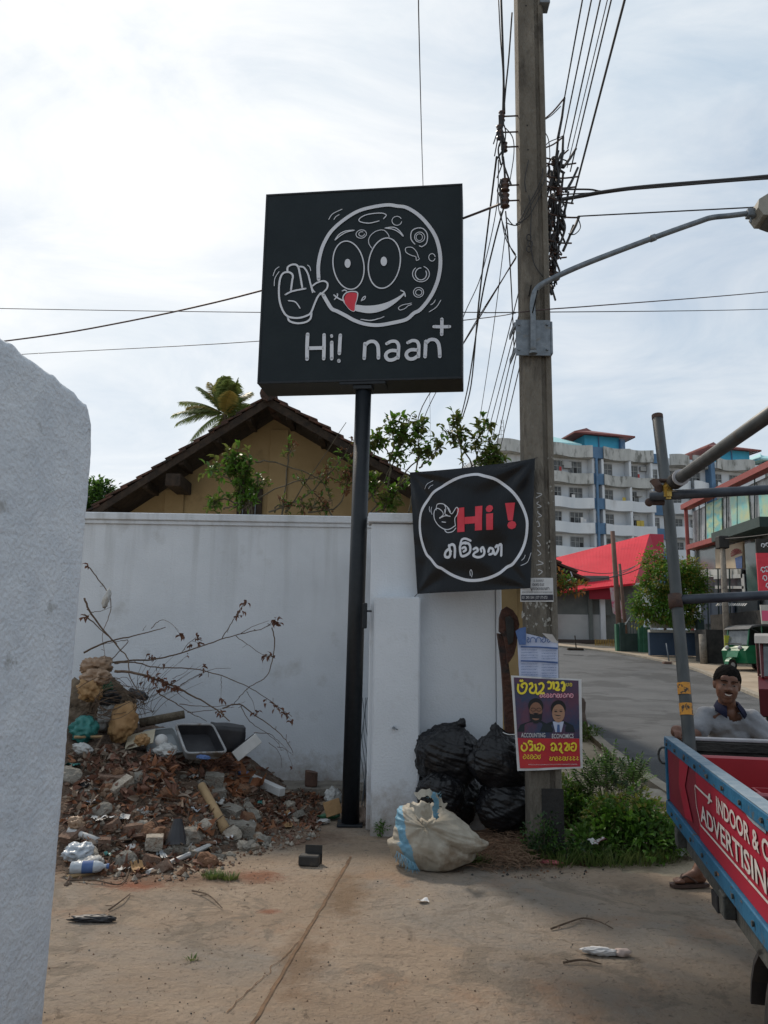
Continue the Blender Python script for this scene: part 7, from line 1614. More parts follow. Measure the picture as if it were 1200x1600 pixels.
for k, (pts, lb) in enumerate(((((861,1455),(890,1448),(912,1438),(935,1446),(958,1455)),'forked dry twig lying on the concrete'),(((880,1509),(910,1508),(940,1511)),'short straight twig near the white tissue'),(((170,1425),(192,1412),(203,1400)),'dark stick on the ground near the orange soil'),(((300,1395),(325,1405),(347,1423)),'thin twig on the ground below the grass tufts'),(((108,1378),(150,1382),(190,1384),(205,1350)),'bent dry root at the foot of the heap'))):
    q = cat_rom([gp(x, y)+Vector((0,0,.012+.01*(i%2))) for i, (x, y) in enumerate(pts)], 5); mb = MB(); mb.tube(q, .006, 5, r2=.003)
    for i in range(2, len(q)-1, 3): d = rv(rr); d.z = abs(d.z)*.3; mb.tube([q[i], q[i]+d*.05], .002, 3)
    tag(mb.build('twig', m_twig), lb, 'twig')
# bent black sheet metal box
p = gp(484,1352); Mq = Matrix.Translation(p) @ Matrix.Rotation(rad(-6), 4, 'Z')
t = thing('metal_bracket', 'small black bent sheet metal box lying on the concrete near the post', 'metal box', p); m_dkst = M('dull_black_steel', (.018,.018,.017), (.035,.033,.03), scale=10, rough=.6, c3=(.09,.07,.05), s3=8, t3=.58)
mb = MB(); mb.bbox((-.075,-.04,.0), (.07,.04,.07), .008, mat=Mq); mb.build('box', m_dkst, t); mb = MB(); mb.bbox((-.045,.045,.0), (.078,.05,.125), .002, mat=Mq); mb.build('flange', m_dkst, t)
c = pix(486,1228,8.15); mb = MB(); c.z = .12; mb.tube([c, c+Vector((0,0,.015)), c+Vector((0,0,.13)), c+Vector((.002,0,.14))], .062, 14, rs=[.06,.065,.065,.068]); tag(mb.build('rusty_tin', M('rusty_tin_plate', (.08,.045,.035), (.14,.08,.055), scale=14, rough=.8), smooth=False), 'rusty round tin standing on the wall footing', 'tin')
place(crumple((.09,.05,.10), 3.3, .5, 4), 'white_rag', m_whitebag, pix(521,1245,7.3), (0,0,.3), 'white rag standing against the left of the sign post', 'rag', True)
mb, _ = obox(pix(520,1262,7.15), (1,.2,.3), (.1,-.9,.3), .15, .13, .01); tag(mb.build('cardboard_piece', m_kraft), 'brown cardboard piece leaning left of the sign post foot', 'card')
place(crumple((.12,.06,.03), 5.3, .5, 3), 'green_scrap', m_greenb, gp(515,1280)+Vector((0,0,.03)), (0,0,.1), 'green plastic scrap beside the sign post foot', 'plastic', True)
place(crumple((.08,.05,.025), 7.3, .5, 3), 'white_scrap', m_whitebag, gp(505,1288)+Vector((0,0,.02)), (0,0,.6), 'white plastic scrap before the green one', 'plastic', True)
place(crumple((.09,.1,.10), 9.3, .4, 4), 'muddy_cloth', M('muddy_cloth', (.17,.12,.09), (.26,.2,.16), scale=7, rough=.9, bump=.6), gp(568,1290)+Vector((0,.1,.05)), (0,0,.1), 'muddy cloth wedged between the sign post and the gate pillar', 'cloth', True)
mb = MB()
for k in range(4):
    x = 566+k*2.5; mb.tube(cat_rom([pix(x+3*math.sin(i*1.3+k), 1090+i*22, 7.6) for i in range(9)], 4), .0035, 4)
tag(mb.build('hanging_cables', m_galv), 'thin loose cables hanging in the gap between sign post and pillar', 'cables', kind='stuff')
# carved old timber leaning behind the pole
m_old = M('old_carved_timber', (.05,.022,.016), (.10,.045,.03), scale=10, rough=.8, bump=1, bs=30, c3=(.03,.025,.024), s3=7, t3=.52)
t = thing('old_timber', 'dark red brown weathered timber leaning between the wall end and the pole', 'timber', pix(800,1180,6.5))
f5 = lambda cx, cy, Y=6.42: crop5(cx, cy, Y)
mb = MB(); mb.prism([f5(*p) for p in [(82,515),(118,520),(150,640),(172,800),(190,960),(200,1120),(208,1300),(150,1345),(135,1150),(125,950),(115,780),(100,650)]], (0,.06,0)); mb.build('plank', m_old, t)
mb = MB(); mb.prism([f5(*p, 6.36) for p in [(98,500),(100,400),(118,340),(150,318),(195,345),(230,395),(243,450),(230,520),(222,600),(205,670),(175,720),(155,740),(150,640),(125,525)]], (0,.07,0)); mb.build('carved_end', m_old, t)
mb = MB(); mb.prism([f5(*p, 6.33) for p in [(140,400),(175,385),(200,420),(205,500),(195,580),(165,600),(150,520)]], (0,.025,0)); mb.build('raised_panel', m_dkst, t)
# boulder beyond the poster
place(lump(4, (.34,.3,.42), 55, .35), 'boulder', M('dark_brown_boulder', (.07,.05,.04), (.11,.08,.06), scale=5, rough=.95, bump=1), gp(905,1150)+Vector((-.05,.4,.25)), (0,0,.3), 'dark brown boulder on the verge just right of the poster', 'boulder', True)
# worn slab on the verge
mb = MB(); q = [gp(1000,1238), gp(1048,1242), gp(1052,1262), gp(1008,1258)]; mb.prism([p+Vector((0,0,.05)) for p in q], (0,0,-.06)); tag(mb.build('drain_slab', m_kerb), 'cracked concrete slab set in the verge between bush and road', 'slab')
# ================================================================== TRUCK BED
tc0 = pix(1037,1150,4.3); bx0 = pix(1052,1259,4.3).z; ta = rad(12.2)
tN = Vector((-math.sin(ta), -math.cos(ta), 0)); tR = Vector((math.cos(ta), -math.sin(ta), 0)); ZT = tc0.z; ZB = bx0
TP = Vector((tc0.x, tc0.y, 0))
Mt = Matrix((tN, tR, Vector((0,0,1)))).transposed().to_4x4(); Mt.translation = TP      # x: towards the cab (nearer), y: across, z: up  (left handed, normals fixed at build)
def tq(s, w_, z): return TP+tN*s+tR*w_+Vector((0,0,z))
TL_, TW = 2.75, 1.55
m_tblue = M('chipped_blue_paint', (.010,.085,.17), (.018,.12,.23), scale=10, rough=.5, bump=.2, bs=40, c3=(.07,.08,.08), s3=14, t3=.60, w3=.05, spec=.25); m_tblue2 = M('dusty_worn_blue', (.13,.19,.24), (.22,.27,.31), scale=16, rough=.7, c3=(.05,.13,.21), s3=12, t3=.58, bump=.2)
m_panel = M('maroon_panel_print', (.13,.010,.020), (.17,.014,.028), scale=2.4, rough=.5, spec=.2, c3=(.12,.045,.04), s3=9, t3=.60, w3=.08); m_panel2 = M('bright_red_panel_print', (.27,.010,.028), (.33,.014,.036), scale=2, rough=.5, spec=.2, c3=(.20,.05,.05), s3=10, t3=.61, w3=.07)
m_chas = M('grimy_chassis', (.035,.038,.036), (.07,.072,.065), scale=14, rough=.85, bump=.5, c3=(.12,.10,.08), s3=9, t3=.6); m_dkwood = M('grimy_dark_planks', (.022,.02,.018), (.05,.045,.04), scale=5, rough=.85, bump=.6, bs=24, c3=(.09,.085,.075), s3=7, t3=.62, stretch=(1,1,3)); m_pwhite = M('scuffed_white_edge', (.45,.44,.45), (.35,.34,.34), scale=14, rough=.6)
t = thing('pickup_truck', 'small truck with a blue railed cargo bed lettered indoor advertising', 'truck', tq(1.4, TW/2, 0))
def tb(name, mat, s0, s1, w0, w1, z0, z1, par_=None, bev=.004):
    mb = MB(); mb.bbox((s0,w0,z0), (s1,w1,z1), bev, mat=Mt); return mb.build(name, mat, par_ or t, fixn=True)
H0 = ZB-.02
side = tb('side_gate', m_panel, .03, TL_-.03, .012, .022, H0+.05, ZT-.052)
tb('top_rail', m_tblue, .0, TL_, .0, .055, ZT-.055, ZT-.004, side); tb('rail_cap', m_tblue2, .001, TL_-.001, .001, .054, ZT-.0035, ZT, side, .001)
tb('bottom_rail', m_tblue, .0, TL_, -.004, .05, H0-.015, H0+.05, side); tb('end_post', m_tblue, 0, .03, .0, .05, H0+.051, ZT-.056, side); tb('end_post', m_tblue, TL_-.03, TL_, .0, .05, H0+.051, ZT-.056, side)
for s_ in (.9, 1.8): tb('inner_brace', m_tblue, s_, s_+.03, .024, .05, H0+.051, ZT-.056, side)
# panel print
PP = TP+tR*.0105; PNn = -tR
def pq(x, y, off=0.): return onplane(x, y, PP, PNn)+PNn*off
def c7(x, y, off=0.): return pq(1060+x/5, 1140+y/5, off)
def inner(p): # clip to the panel
    p = p.copy(); p.z = min(max(p.z, H0+.052), ZT-.057); return p
def sq_(s, z, off): return TP+tR*(.0105-off)+tN*s+Vector((0,0,z))
S1 = lambda x, y: ((pq(x, y)-TP).dot(tN), pq(x, y).z)
mb = MB(); a = S1(1108,1225); b = S1(1180,1420)
sA = (c7(115,300)-TP).dot(tN); sB = (c7(150,700)-TP).dot(tN)
mb.poly([sq_(max(sA,.2)+.06, ZT-.058, .002), sq_(TL_-.04, ZT-.058, .002), sq_(TL_-.04, H0+.053, .002), sq_(max(sB,.25)+.05, H0+.053, .002)]); mb.build('red_field', m_panel2, side)
mb = MB(); mb.poly([sq_(*[ (c7(12,225)-TP).dot(tN), ZT-.058], .003), sq_((c7(80,262)-TP).dot(tN), ZT-.058, .003), c7(55,440,.003), inner(c7(118,725,.003)), inner(c7(60,690,.003)), c7(8,430,.003)]); mb.build('red_chevron', m_panel2, side)
m_lt = M('cream_lettering', (.46,.43,.41), (.54,.51,.49), scale=10, rough=.6, c3=(.28,.16,.15), s3=26, t3=.61, w3=.04)
mb = MB(); mb.ribbon([c7(272,562,.005), c7(205,500,.005), c7(140,437,.005)], .009, PNn); mb.ribbon([c7(136,436,.0053), c7(150,590,.0053), c7(183,745,.0053)], .009, PNn)
q = [(183,745),(300,852),(450,1010),(600,1180),(760,1375),(900,1560)]
base_z = c7(183,745).z; mb.ribbon([sq_((c7(x,y)-TP).dot(tN), base_z, .005) for x, y in q], .009, PNn)
mb.poly([c7(280,568,.0055), c7(262,545,.0055), c7(258,500,.0055), c7(248,500,.0055), c7(240,535,.0055), c7(245,555,.0055), c7(238,580,.0055), c7(250,580,.0055), c7(264,562,.0055)]); mb.build('print_line', m_lt, side)
# lettering: size and stretch read from the panel
i0 = (c7(306,520)-TP).dot(tN); i1 = (c7(648,940)-TP).dot(tN); zt1 = c7(313,520).z; zb1 = c7(306,640).z
a0 = (c7(188,710)-TP).dot(tN); a1 = (pq(1200,1375)-TP).dot(tN); zt2 = c7(200,590).z; zb2 = c7(188,710).z
def fit_text(body, s0, s1, z0, z1, ref):
    m1 = text_mb(ref, 1, lambda x, y: Vector((x, y, 0)), bold=.018); xs0 = min(v.x for v in m1.v); xs1 = max(v.x for v in m1.v); ys1 = max(v.y for v in m1.v)
    kx = (s1-s0)/(xs1-xs0); kz = (z1-z0)/.73
    x = 0; k = 0
    for ch in body:
        if ch != ' ':
            w0 = text_mb(body[:k]+ch, 1, lambda x, y: Vector((x, y, 0)), bold=.018); wid = max(v.x for v in w0.v)
            g_ = text_mb(ch, 1, lambda x, y: Vector((x, y, 0)), bold=.018); gw = max(v.x for v in g_.v); off_ = wid-gw
            g_.v = [sq_(s0+(v.x+off_-xs0)*kx, z0+v.y*kz, .0062) for v in g_.v]; g_.build('letter', m_lt, side)
        k += 1
fit_text('INDOOR & O', i0, i1, zb1, zt1, 'INDOOR &')
fit_text('ADVERTISING', a0, a1, zb2, zt2, 'ADVERTISIN')
mb = MB(); mb.poly([c7(535,652,.0058), c7(560,690,.0058), c7(600,735,.0058), c7(700,815,.0058), c7(700,770,.0058), c7(640,715,.0058), c7(570,655,.0058)]); mb.build('scraped_patch', m_tblue2, side)
for i in range(10):
    s_ = .12+i*.27; mb = MB(); c = tq(s_, -.002, ZT-.03); mb.tube([c, c-tR*.006], .009, 6); mb.build('bolt', m_chas, side); mb = MB(); c = tq(s_+.1, -.006, H0+.018); mb.tube([c, c-tR*.006], .009, 6); mb.build('bolt', m_chas, side)
m_rustc = M('bare_rusty_chip', (.10,.05,.03), (.16,.10,.07), scale=40, rough=.9)
for i in range(26):
    s_ = rr.uniform(.05,TL_-.1); top = rr.random() < .5; z_ = ZT-rr.uniform(.01,.05) if top else H0+rr.uniform(-.01,.045); w_ = -.0012-.0001*i if top else -.0052-.0001*i; k_ = rr.uniform(.006,.02)
    mb = MB(); mb.poly([tq(s_+k_*math.cos(a_)*rr.uniform(.5,2.2), w_, min(z_+k_*.35*math.sin(a_)*rr.uniform(.5,1.2), ZT-.006 if top else H0+.048)) for a_ in [i_*.9 for i_ in range(7)]]); mb.build('paint_chip', m_rustc, side)
# bed floor, far side, end board, chassis
tb('bed_floor', m_chas, .02, TL_-.02, .051, TW-.051, H0, H0+.03)
far = tb('side_gate', m_panel, .03, TL_-.03, TW-.022, TW-.012, H0+.05, ZT-.052); tb('top_rail', m_tblue, .0, TL_, TW-.055, TW, ZT-.055, ZT, far); tb('bottom_rail', m_tblue, 0, TL_, TW-.05, TW, H0-.015, H0+.05, far)
zE = pix(1140,1143.5,4.15).z-.045
end = tb('end_board', m_dkwood, .0, .035, .062, TW-.062, H0+.035, zE-.012); tb('board_edge', m_pwhite, -.006, .042, .11, TW-.062, zE-.0115, zE+.006, end)
for z_ in (.08,.20,.31): tb('batten', m_dkwood, .0355, .047, .065, TW-.065, H0+z_, H0+z_+.05, end)
hb = tb('head_board', m_tblue, TL_-.04, TL_, .062, TW-.062, H0+.035, ZT+.25)
tb('under_rail', m_chas, .05, TL_-.02, .03, .09, H0-.115, H0-.016); tb('under_rail', m_chas, .05, TL_-.02, TW-.09, TW-.03, H0-.115, H0-.016)
tb('chassis_beam', m_chas, .02, TL_+1.3, .42, .50, H0-.2, H0-.1); tb('chassis_beam', m_chas, .02, TL_+1.3, TW-.50, TW-.42, H0-.2, H0-.1)
for s_ in (.35, 1.1, 1.9): tb('cross_member', m_chas, s_, s_+.06, .05, TW-.05, H0-.1, H0-.001)
a = pix(1096,1391,3.7); b = pix(1150,1418,3.7)
# mud flap / step box under the rail
bsx = (pix(1098,1404,3.75)-TP).dot(tN)
tb('step_box', m_dkp, .56, .68, .10, .5, b.z+.0, a.z+.0)
tb('step_hanger', m_chas, .60, .64, .14, .18, a.z+.001, H0-.1)
tb('latch', m_chas, .32, .40, -.012, .03, H0-.10, H0-.02); tb('latch', m_chas, 1.35, 1.43, -.012, .03, H0-.10, H0-.02)
mb = MB(); c = tq(.0,-.01,ZT-.10); ring_ = [c+Vector((.0,-.012,0))+(-tR*.032*math.cos(a_)*.8+Vector((0,0,.042*math.sin(a_)))) for a_ in [math.pi*2*i/14 for i in range(15)]]; mb.tube(ring_, .006, 6); mb.build('hook', m_chas, t, smooth=True)
def wheel(s_, w_, zc=.29, r_=.29):
    mb = MB(); c = tq(s_, w_, zc); ax = tR; mb.tube([c-ax*.085, c-ax*.07, c-ax*.03, c+ax*.03, c+ax*.07, c+ax*.085], r_, 32, rs=[r_*.78,r_*.96,r_,r_,r_*.96,r_*.78]); wl = mb.build('wheel', m_tar, t, smooth=False)
    mb = MB(); mb.tube([c-ax*.088, c-ax*.06], r_*.6, 20, r2=r_*.5); mb.build('rim', m_galv, wl)
    for sd in (1,):
        mb = MB(); mb.tube([c-ax*.1, c-ax*.088], r_*.18, 12); mb.build('hub', m_chas, wl)
for s_, w_ in ((1.88,.13),(1.88,TW-.13),(TL_+1.1,.13),(TL_+1.1,TW-.13)): wheel(s_, w_)
mb = MB(); A_ = [math.pi*(.08+.84*i/10) for i in range(11)]
mb.prism([tq(1.88+.34*math.cos(x), .03, .29+.34*math.sin(x)) for x in A_]+[tq(1.88+.325*math.cos(x), .03, .29+.325*math.sin(x)) for x in A_[::-1]], tR*.2); mb.build('mudguard', m_dkp, t, fixn=True)
# cab beyond the picture, towards the viewer
prof = [(TL_+.06,.35),(TL_+.06,1.55),(TL_+.15,1.72),(TL_+.9,1.74),(TL_+1.25,1.2),(TL_+1.72,1.0),(TL_+1.78,.4)]
mb = MB(); mb.prism([tq(s_, .06, z_) for s_, z_ in prof], tR*(TW-.12)); cb = mb.build('cab', m_tblue, t, fixn=True)
for w_ in (.054, TW-.06+.001): mb = MB(); mb.prism([tq(s_, w_, z_) for s_, z_ in ((TL_+.18,1.12),(TL_+.18,1.6),(TL_+.86,1.62),(TL_+1.12,1.16))], tR*.005); mb.build('side_window', m_glass, cb, fixn=True)
mb = MB(); mb.prism([tq(TL_+.935,.14,1.70), tq(TL_+1.262,.14,1.20), tq(TL_+1.262,TW-.14,1.20), tq(TL_+.935,TW-.14,1.70)], Vector((0,0,.012))); mb.build('windscreen', m_glass, cb, fixn=True)
for w_ in (.2, TW-.2): mb = MB(); mb.ico(tq(TL_+1.765,w_,.72), .08, 2); mb.build('headlight', m_silver, cb, smooth=True)
# tub in the bed
t = thing('plastic_tub', 'bright red plastic tub standing in the truck bed', 'tub', tq(.9,.6,H0+.03))
m_tub = M('glossy_red_plastic', (.27,.008,.012), (.33,.012,.018), scale=5, rough=.35)
zr_ = ZT-.075; 
def tubwall(s0, s1, w0, w1, z0, z1, k=.03):
    mb = MB(); o = [(s0,w0),(s1,w0),(s1,w1),(s0,w1)]; i_ = [(s0+k,w0+k),(s1-k,w0+k),(s1-k,w1-k),(s0+k,w1-k)]
    vs = [tq(a,b,z0) for a,b in i_]+[tq(a,b,z1) for a,b in o]+[tq(a+(k*.6 if a==s0 else -k*.6), b+(k*.6 if b==w0 else -k*.6), z1) for a,b in o]+[tq(a+(.02 if a<(s0+s1)/2 else -.02), b+(.02 if b<(w0+w1)/2 else -.02), z0+.015) for a,b in i_]
    f_ = [(0,1,2,3),(12,15,14,13)]
    for j in range(4): m_ = (j+1)%4; f_ += [(j,m_,4+m_,4+j),(4+j,4+m_,8+m_,8+j),(8+j,8+m_,12+m_,12+j)]
    mb.add(vs, f_); return mb
tubwall(.22, 1.3, .11, 1.05, H0+.03, zr_).build('tub', m_tub, t, fixn=True)
rim = [tq(.22,.11,zr_), tq(1.3,.11,zr_), tq(1.3,1.05,zr_), tq(.22,1.05,zr_), tq(.22,.11,zr_)]
mb = MB(); mb.tube(rim, .012, 6); mb.build('rim', M('pink_red_rim', (.45,.12,.13), rough=.4), t)
o = tubwall(.55, .95, .30, .75, H0+.05, ZT-.16, .02).build('red_crate', m_tub, fixn=True); tag(o, 'smaller red crate sitting inside the red tub', 'crate')
p = pix(1181,1227,3.32)
place(crumple((.055,.045,.018), 4.9, .25, 3), 'orange_disc', M('bright_orange_plastic', (.75,.22,.02), (.8,.28,.04), scale=6, rough=.4), Vector((p.x,p.y,ZT-.15)), (0,0,.3), 'bright orange plastic lid lying on the inner red crate', 'lid', True)
# ---------------- pipe frame standing in the bed
PA = pix(1077,1160,4.0); PA2 = pix(1045,800,4.28); PB_ = pix(1027,650,4.4)
d = (PB_-PA); PAf = PA - d*((PA.z-(H0+.04))/d.z)
t = thing('pipe_frame', 'tall grey steel pipe frame with brass clamp standing up from the truck bed', 'pipe frame', PAf)
m_pipe = M('worn_steel_pipe', (.045,.05,.05), (.085,.09,.09), scale=10, rough=.5, metal=.35, c3=(.07,.05,.04), s3=9, t3=.58, stretch=(1,1,.3)); m_pipeb = M('blue_black_pipe', (.035,.042,.055), (.065,.075,.09), scale=12, rough=.45, metal=.3)
mb = MB(); mb.tube([PAf, PA, PA2, PB_], .031, 20); mb.tube([PB_, PB_+d.normalized()*.001], .029, 20); mb.build('upright', m_pipe, t, smooth=True)
mb = MB(); mb.tube([PB_-d.normalized()*.02, PB_+d.normalized()*.006], .0325, 20); mb.build('red_tip', m_iron, t)
def on_up(y): # point on the upright near picture height y
    best = min((PAf.lerp(PB_, i/300) for i in range(301)), key=lambda p: abs((800-FPX*((p-CAMP).dot(_U)/(p-CAMP).dot(_f)))-y)); return best
c1_ = on_up(938); e_ = pix(1300,925,4.15)
mb = MB(); mb.tube([c1_, e_], .0255, 16); mb.build('lower_crossbar', m_pipeb, t, smooth=True)
mb = MB(); dn = d.normalized(); mb.tube([c1_-dn*.045, c1_+dn*.03], .036, 20); mb.build('weld_collar', m_iron, t, smooth=True)
c2__ = on_up(772); o2 = Vector((0,-.07,0)); s2 = pix(1015,775,4.1); e2__ = pix(1320,759,3.9)
mb = MB(); mb.tube([s2, e2__], .0265, 16); mb.build('upper_crossbar', m_pipeb, t, smooth=True)
s3_ = pix(1058,750,4.0); e3 = pix(1330,557,2.35)
mb = MB(); mb.tube([s3_, e3], .0305, 18); mb.build('raking_pipe', m_pipe, t, smooth=True)
mb = MB(); dd = (e3-s3_).normalized(); mb.tube([s3_-dd*.04, s3_+dd*.05], .043, 16); mb.build('black_tape', m_tar, t, smooth=True); mb = MB(); mb.tube([s3_+dd*.052, s3_+dd*.062], .0445, 16); mb.build('white_tape', m_pwhite, t)
m_brass = M('brass_coupler', (.55,.38,.10), (.35,.22,.07), scale=20, rough=.35, metal=.8, bump=.3)
k_ = pix(1041,768,4.08); t2 = t
mb = MB(); mb.bbox(k_+Vector((-.022,-.035,-.045)), k_+Vector((.028,.02,.045)), .012, seg=2); mb.tube([k_+Vector((0,-.05,.02)), k_+Vector((0,.0,.02))], .014, 6); mb.build('clamp', m_brass, t)
mb = MB(); k2 = pix(1030,762,4.12); mb.tube([k2+Vector((-.01,-.03,-.05)), k2+Vector((-.02,-.04,.0)), k2+Vector((-.03,-.02,.03))], .022, 10); mb.bbox(k2+Vector((-.045,-.03,.03)), k2+Vector((.08,.02,.045)), .004); mb.build('coupler_jaw', m_iron, t, smooth=False)
mb = MB(); k3 = pix(1023,785,4.12); mb.tube([k3+Vector((-.03,0,0)), k3+Vector((.05,0,.0))], .016, 8); mb.ico(k3+Vector((-.03,0,0)), .024, 2); mb.build('coupler_bolt', m_iron, t)
m_tape = M('torn_orange_tape', (.62,.28,.03), (.45,.2,.03), scale=22, rough=.6, c3=(.05,.04,.03), s3=38, t3=.53, w3=.05)
for y0, y1 in ((1067,1085),(1099,1104),(1103,1117)):
    a = on_up(y0); b = on_up(y1); mb = MB(); mb.tube([b, a], .0323, 20, caps=False); mb.build('orange_tape', m_tape, t, smooth=True)
# ================================================================== PERSON leaning on the bed
def cap(mb, a, b, ra, rb, n=16):
    a = Vector(a); b = Vector(b); mb.tube([a, b], ra, n, r2=rb); mb.ico(a, ra, 3); mb.ico(b, rb, 3)
def J(x, y, Y): return pix(x, y, Y)
m_skin = M('brown_skin', (.12,.052,.030), (.155,.070,.042), scale=22, rough=.5, spec=.45, bump=.12, bs=90); m_polo = M('grey_polo_cloth', (.20,.205,.22), (.25,.255,.27), scale=5, rough=.9, bump=1.0, bs=13, c3=(.24,.225,.235), s3=3, t3=.58); m_navy = M('navy_collar_cloth', (.012,.014,.032), (.02,.022,.045), scale=12, rough=.9, spec=.1)
m_hairb = M('short_black_hair', (.005,.0045,.0045), (.012,.010,.009), scale=60, rough=.9, bump=.8, bs=160, spec=.08); m_short = M('dark_shorts_cloth', (.03,.032,.045), (.045,.048,.06), scale=9, rough=.9)
hc = J(1136,1072,4.98)
neck = J(1139,1104,5.03); chest = J(1143,1146,5.12); pelv = J(1163,1212,5.42)
shL = J(1103,1119,5.06); shR = J(1174,1124,5.02); elL = J(1087,1148,5.0); haL = tq(.03,.075,ZT+.01)+Vector((0,.02,0)); elR = J(1212,1163,4.9); haR = tq(.0,.62,zE+.01)
hipL = pelv+Vector((-.09,.0,-.02)); hipR = pelv+Vector((.10,-.0,-.02)); knL = J(1128,1290,5.42); anL = gp(1078,1386)+Vector((.05,.0,.085)); knR = J(1190,1300,5.05); anR = gp(1200,1392)+Vector((.02,-.1,.085))
person = thing('person', 'smiling man in grey polo shirt with navy collar leaning on the truck bed', 'person', Vector((pelv.x, pelv.y, 0)))
# head axes: face turned to the viewer and a little to the picture's left
fz = Vector((.10,-.12,1)).normalized(); fy = Vector((-.30,-1,-.06)); fy = (fy-fz*fy.dot(fz)).normalized(); fx = fy.cross(fz).normalized()   # fy: out of the face, fx: to the right in the picture
if fx.x < 0: fx = -fx
def HP(x, y, z): return hc+fx*x+fy*y+fz*z
mb = MB()
def eb(c, r): # ellipsoid in head axes
    bm = bmesh.new(); bmesh.ops.create_icosphere(bm, subdivisions=4, radius=1)
    for v in bm.verts: v.co = HP(c[0]+v.co.x*r[0], c[1]+v.co.y*r[1], c[2]+v.co.z*r[2])
    mb.frombm(bm)
eb((0,-.02,.03),(.075,.092,.083)); eb((0,.015,-.02),(.065,.070,.085)); eb((0,.02,-.06),(.048,.05,.04)); eb((0,.048,-.078),(.030,.028,.026)); eb((-.033,.047,-.022),(.026,.025,.026)); eb((.033,.047,-.022),(.026,.025,.026))
eb((0,.062,.05),(.052,.02,.03)); eb((0,.070,.036),(.046,.014,.010)); eb((0,.088,-.010),(.0155,.022,.016)); eb((0,.082,.012),(.0095,.016,.026)); eb((-.014,.082,-.013),(.0095,.013,.009)); eb((.014,.082,-.013),(.0095,.013,.009)); eb((0,.074,-.037),(.028,.014,.007)); eb((0,.072,-.060),(.024,.015,.008))
for s_ in (-1,1): eb((s_*.073,-.012,.0),(.009,.017,.028)); eb((s_*.079,-.02,.010),(.006,.011,.016)); eb((s_*.036,.02,-.05),(.024,.035,.03))
# neck, chest, arms, legs: one body
cap(mb, hc+Vector((.005,.025,-.06)), neck+Vector((0,.03,-.02)), .050, .055); cap(mb, neck+Vector((0,.03,-.04)), chest, .07, .10); cap(mb, chest, pelv, .10, .125); cap(mb, neck+Vector((-.03,.03,-.05)), shL, .055, .052); cap(mb, neck+Vector((.03,.03,-.05)), shR, .055, .052)
cap(mb, shL, elL, .048, .038); cap(mb, elL, haL+Vector((.0,.03,.01)), .037, .026); cap(mb, shR, elR, .048, .038); cap(mb, elR, haR+Vector((.0,.04,.03)), .037, .026)
cap(mb, hipL, knL, .088, .058); cap(mb, knL, anL, .055, .036); cap(mb, hipR, knR, .088, .058); cap(mb, knR, anR, .055, .036)
mid = knL.lerp(anL,.32)+Vector((.01,.02,0)); cap(mb, knL.lerp(anL,.12)+Vector((0,.012,0)), knL.lerp(anL,.5)+Vector((0,.008,0)), .058, .046)
def hand(root, dirf, curl, spread, thumb):
    dirf = Vector(dirf).normalized(); sp = Vector(spread).normalized(); cu = Vector(curl).normalized()
    cap(mb, root, root+dirf*.03, .027, .03); 
    for k, ln in enumerate((.036,.042,.040,.031)):
        b0 = root+dirf*.045+sp*(k-1.5)*.02; mb.tube([root+dirf*.02+sp*(k-1.5)*.016, b0, b0+dirf*ln*.6+cu*.006, b0+dirf*ln*.75+cu*ln*.75, b0+dirf*ln*.35+cu*ln*1.35], .0088, 8, r2=.0072)
    tb_ = root+sp*.026*thumb; mb.tube([root, tb_+dirf*.015, tb_+dirf*.03+sp*.012*thumb+cu*.012, tb_+dirf*.035+cu*.035], .010, 8, r2=.008)
hand(haL+Vector((0,.02,.022)), (0,-1,0), (0,-.1,-1), (1,0,0), 1); hand(haR+Vector((0,.03,.030)), (0,-1,0), (0,-.1,-1), (1,0,0), -1)
def foot(an, dirf):
    dirf = Vector(dirf).normalized(); sd = dirf.cross(Vector((0,0,1))); z0 = .028; 
    heel = Vector((an.x,an.y,z0+.024))-dirf*.035; ball = Vector((an.x,an.y,z0+.016))+dirf*.125
    cap(mb, an, heel, .034, .028); cap(mb, heel, ball, .027, .018); cap(mb, an, Vector((an.x,an.y,z0+.03))+dirf*.09, .032, .022); cap(mb, ball-sd*.02, ball+sd*.018, .018, .017)
    for k, l_ in enumerate((.052,.048,.043,.037,.03)):
        b0 = ball+sd*(-.030+k*.0155)-Vector((0,0,.002)); mb.tube([b0-dirf*.02, b0+dirf*l_*.6, b0+dirf*l_], .011 if k == 0 else .0078, 8, r2=.007)
fdL = Vector((-1,-.16,0)); fdR = Vector((-.75,-.6,0)); foot(anL, fdL); foot(anR, fdR)
def headcut(p):
    return p
body = remesh(mb, .0058, 3); body.build('body', m_skin, person, smooth=True)
# shirt: a larger skin round chest, shoulders and upper arms
mb = MB(); 
cap(mb, neck+Vector((0,.045,-.075)), chest+Vector((0,.01,0)), .088, .152); cap(mb, chest+Vector((0,.01,0)), pelv+Vector((0,0,.06)), .152, .165); cap(mb, neck+Vector((-.045,.035,-.062)), shL+Vector((.01,0,-.005)), .062, .066); cap(mb, neck+Vector((.045,.035,-.062)), shR+Vector((-.01,0,-.005)), .062, .066)
cap(mb, shL, shL.lerp(elL,.72), .064, .066); cap(mb, shR, shR.lerp(elR,.8), .066, .068); cap(mb, shL.lerp(chest,.3), shR.lerp(chest,.3), .09, .09)
def sdisp(p):
    q = p-chest; f_ = .006*noise.noise(Vector((q.x*14+q.z*9, q.y*8, q.z*14)))+.010*noise.noise(Vector((q.x*6-q.z*9, q.y*5, q.z*5+3)))-.008*abs(noise.noise(Vector((q.x*9+q.z*14, 2, q.z*6)))); return p+Vector((q.x*.3, q.y, 0)).normalized()*(f_*2.0+.008*noise.noise(Vector((q.x*22+q.z*18, 1, q.z*7))))
sh = remesh(mb, .008, 5, sdisp)
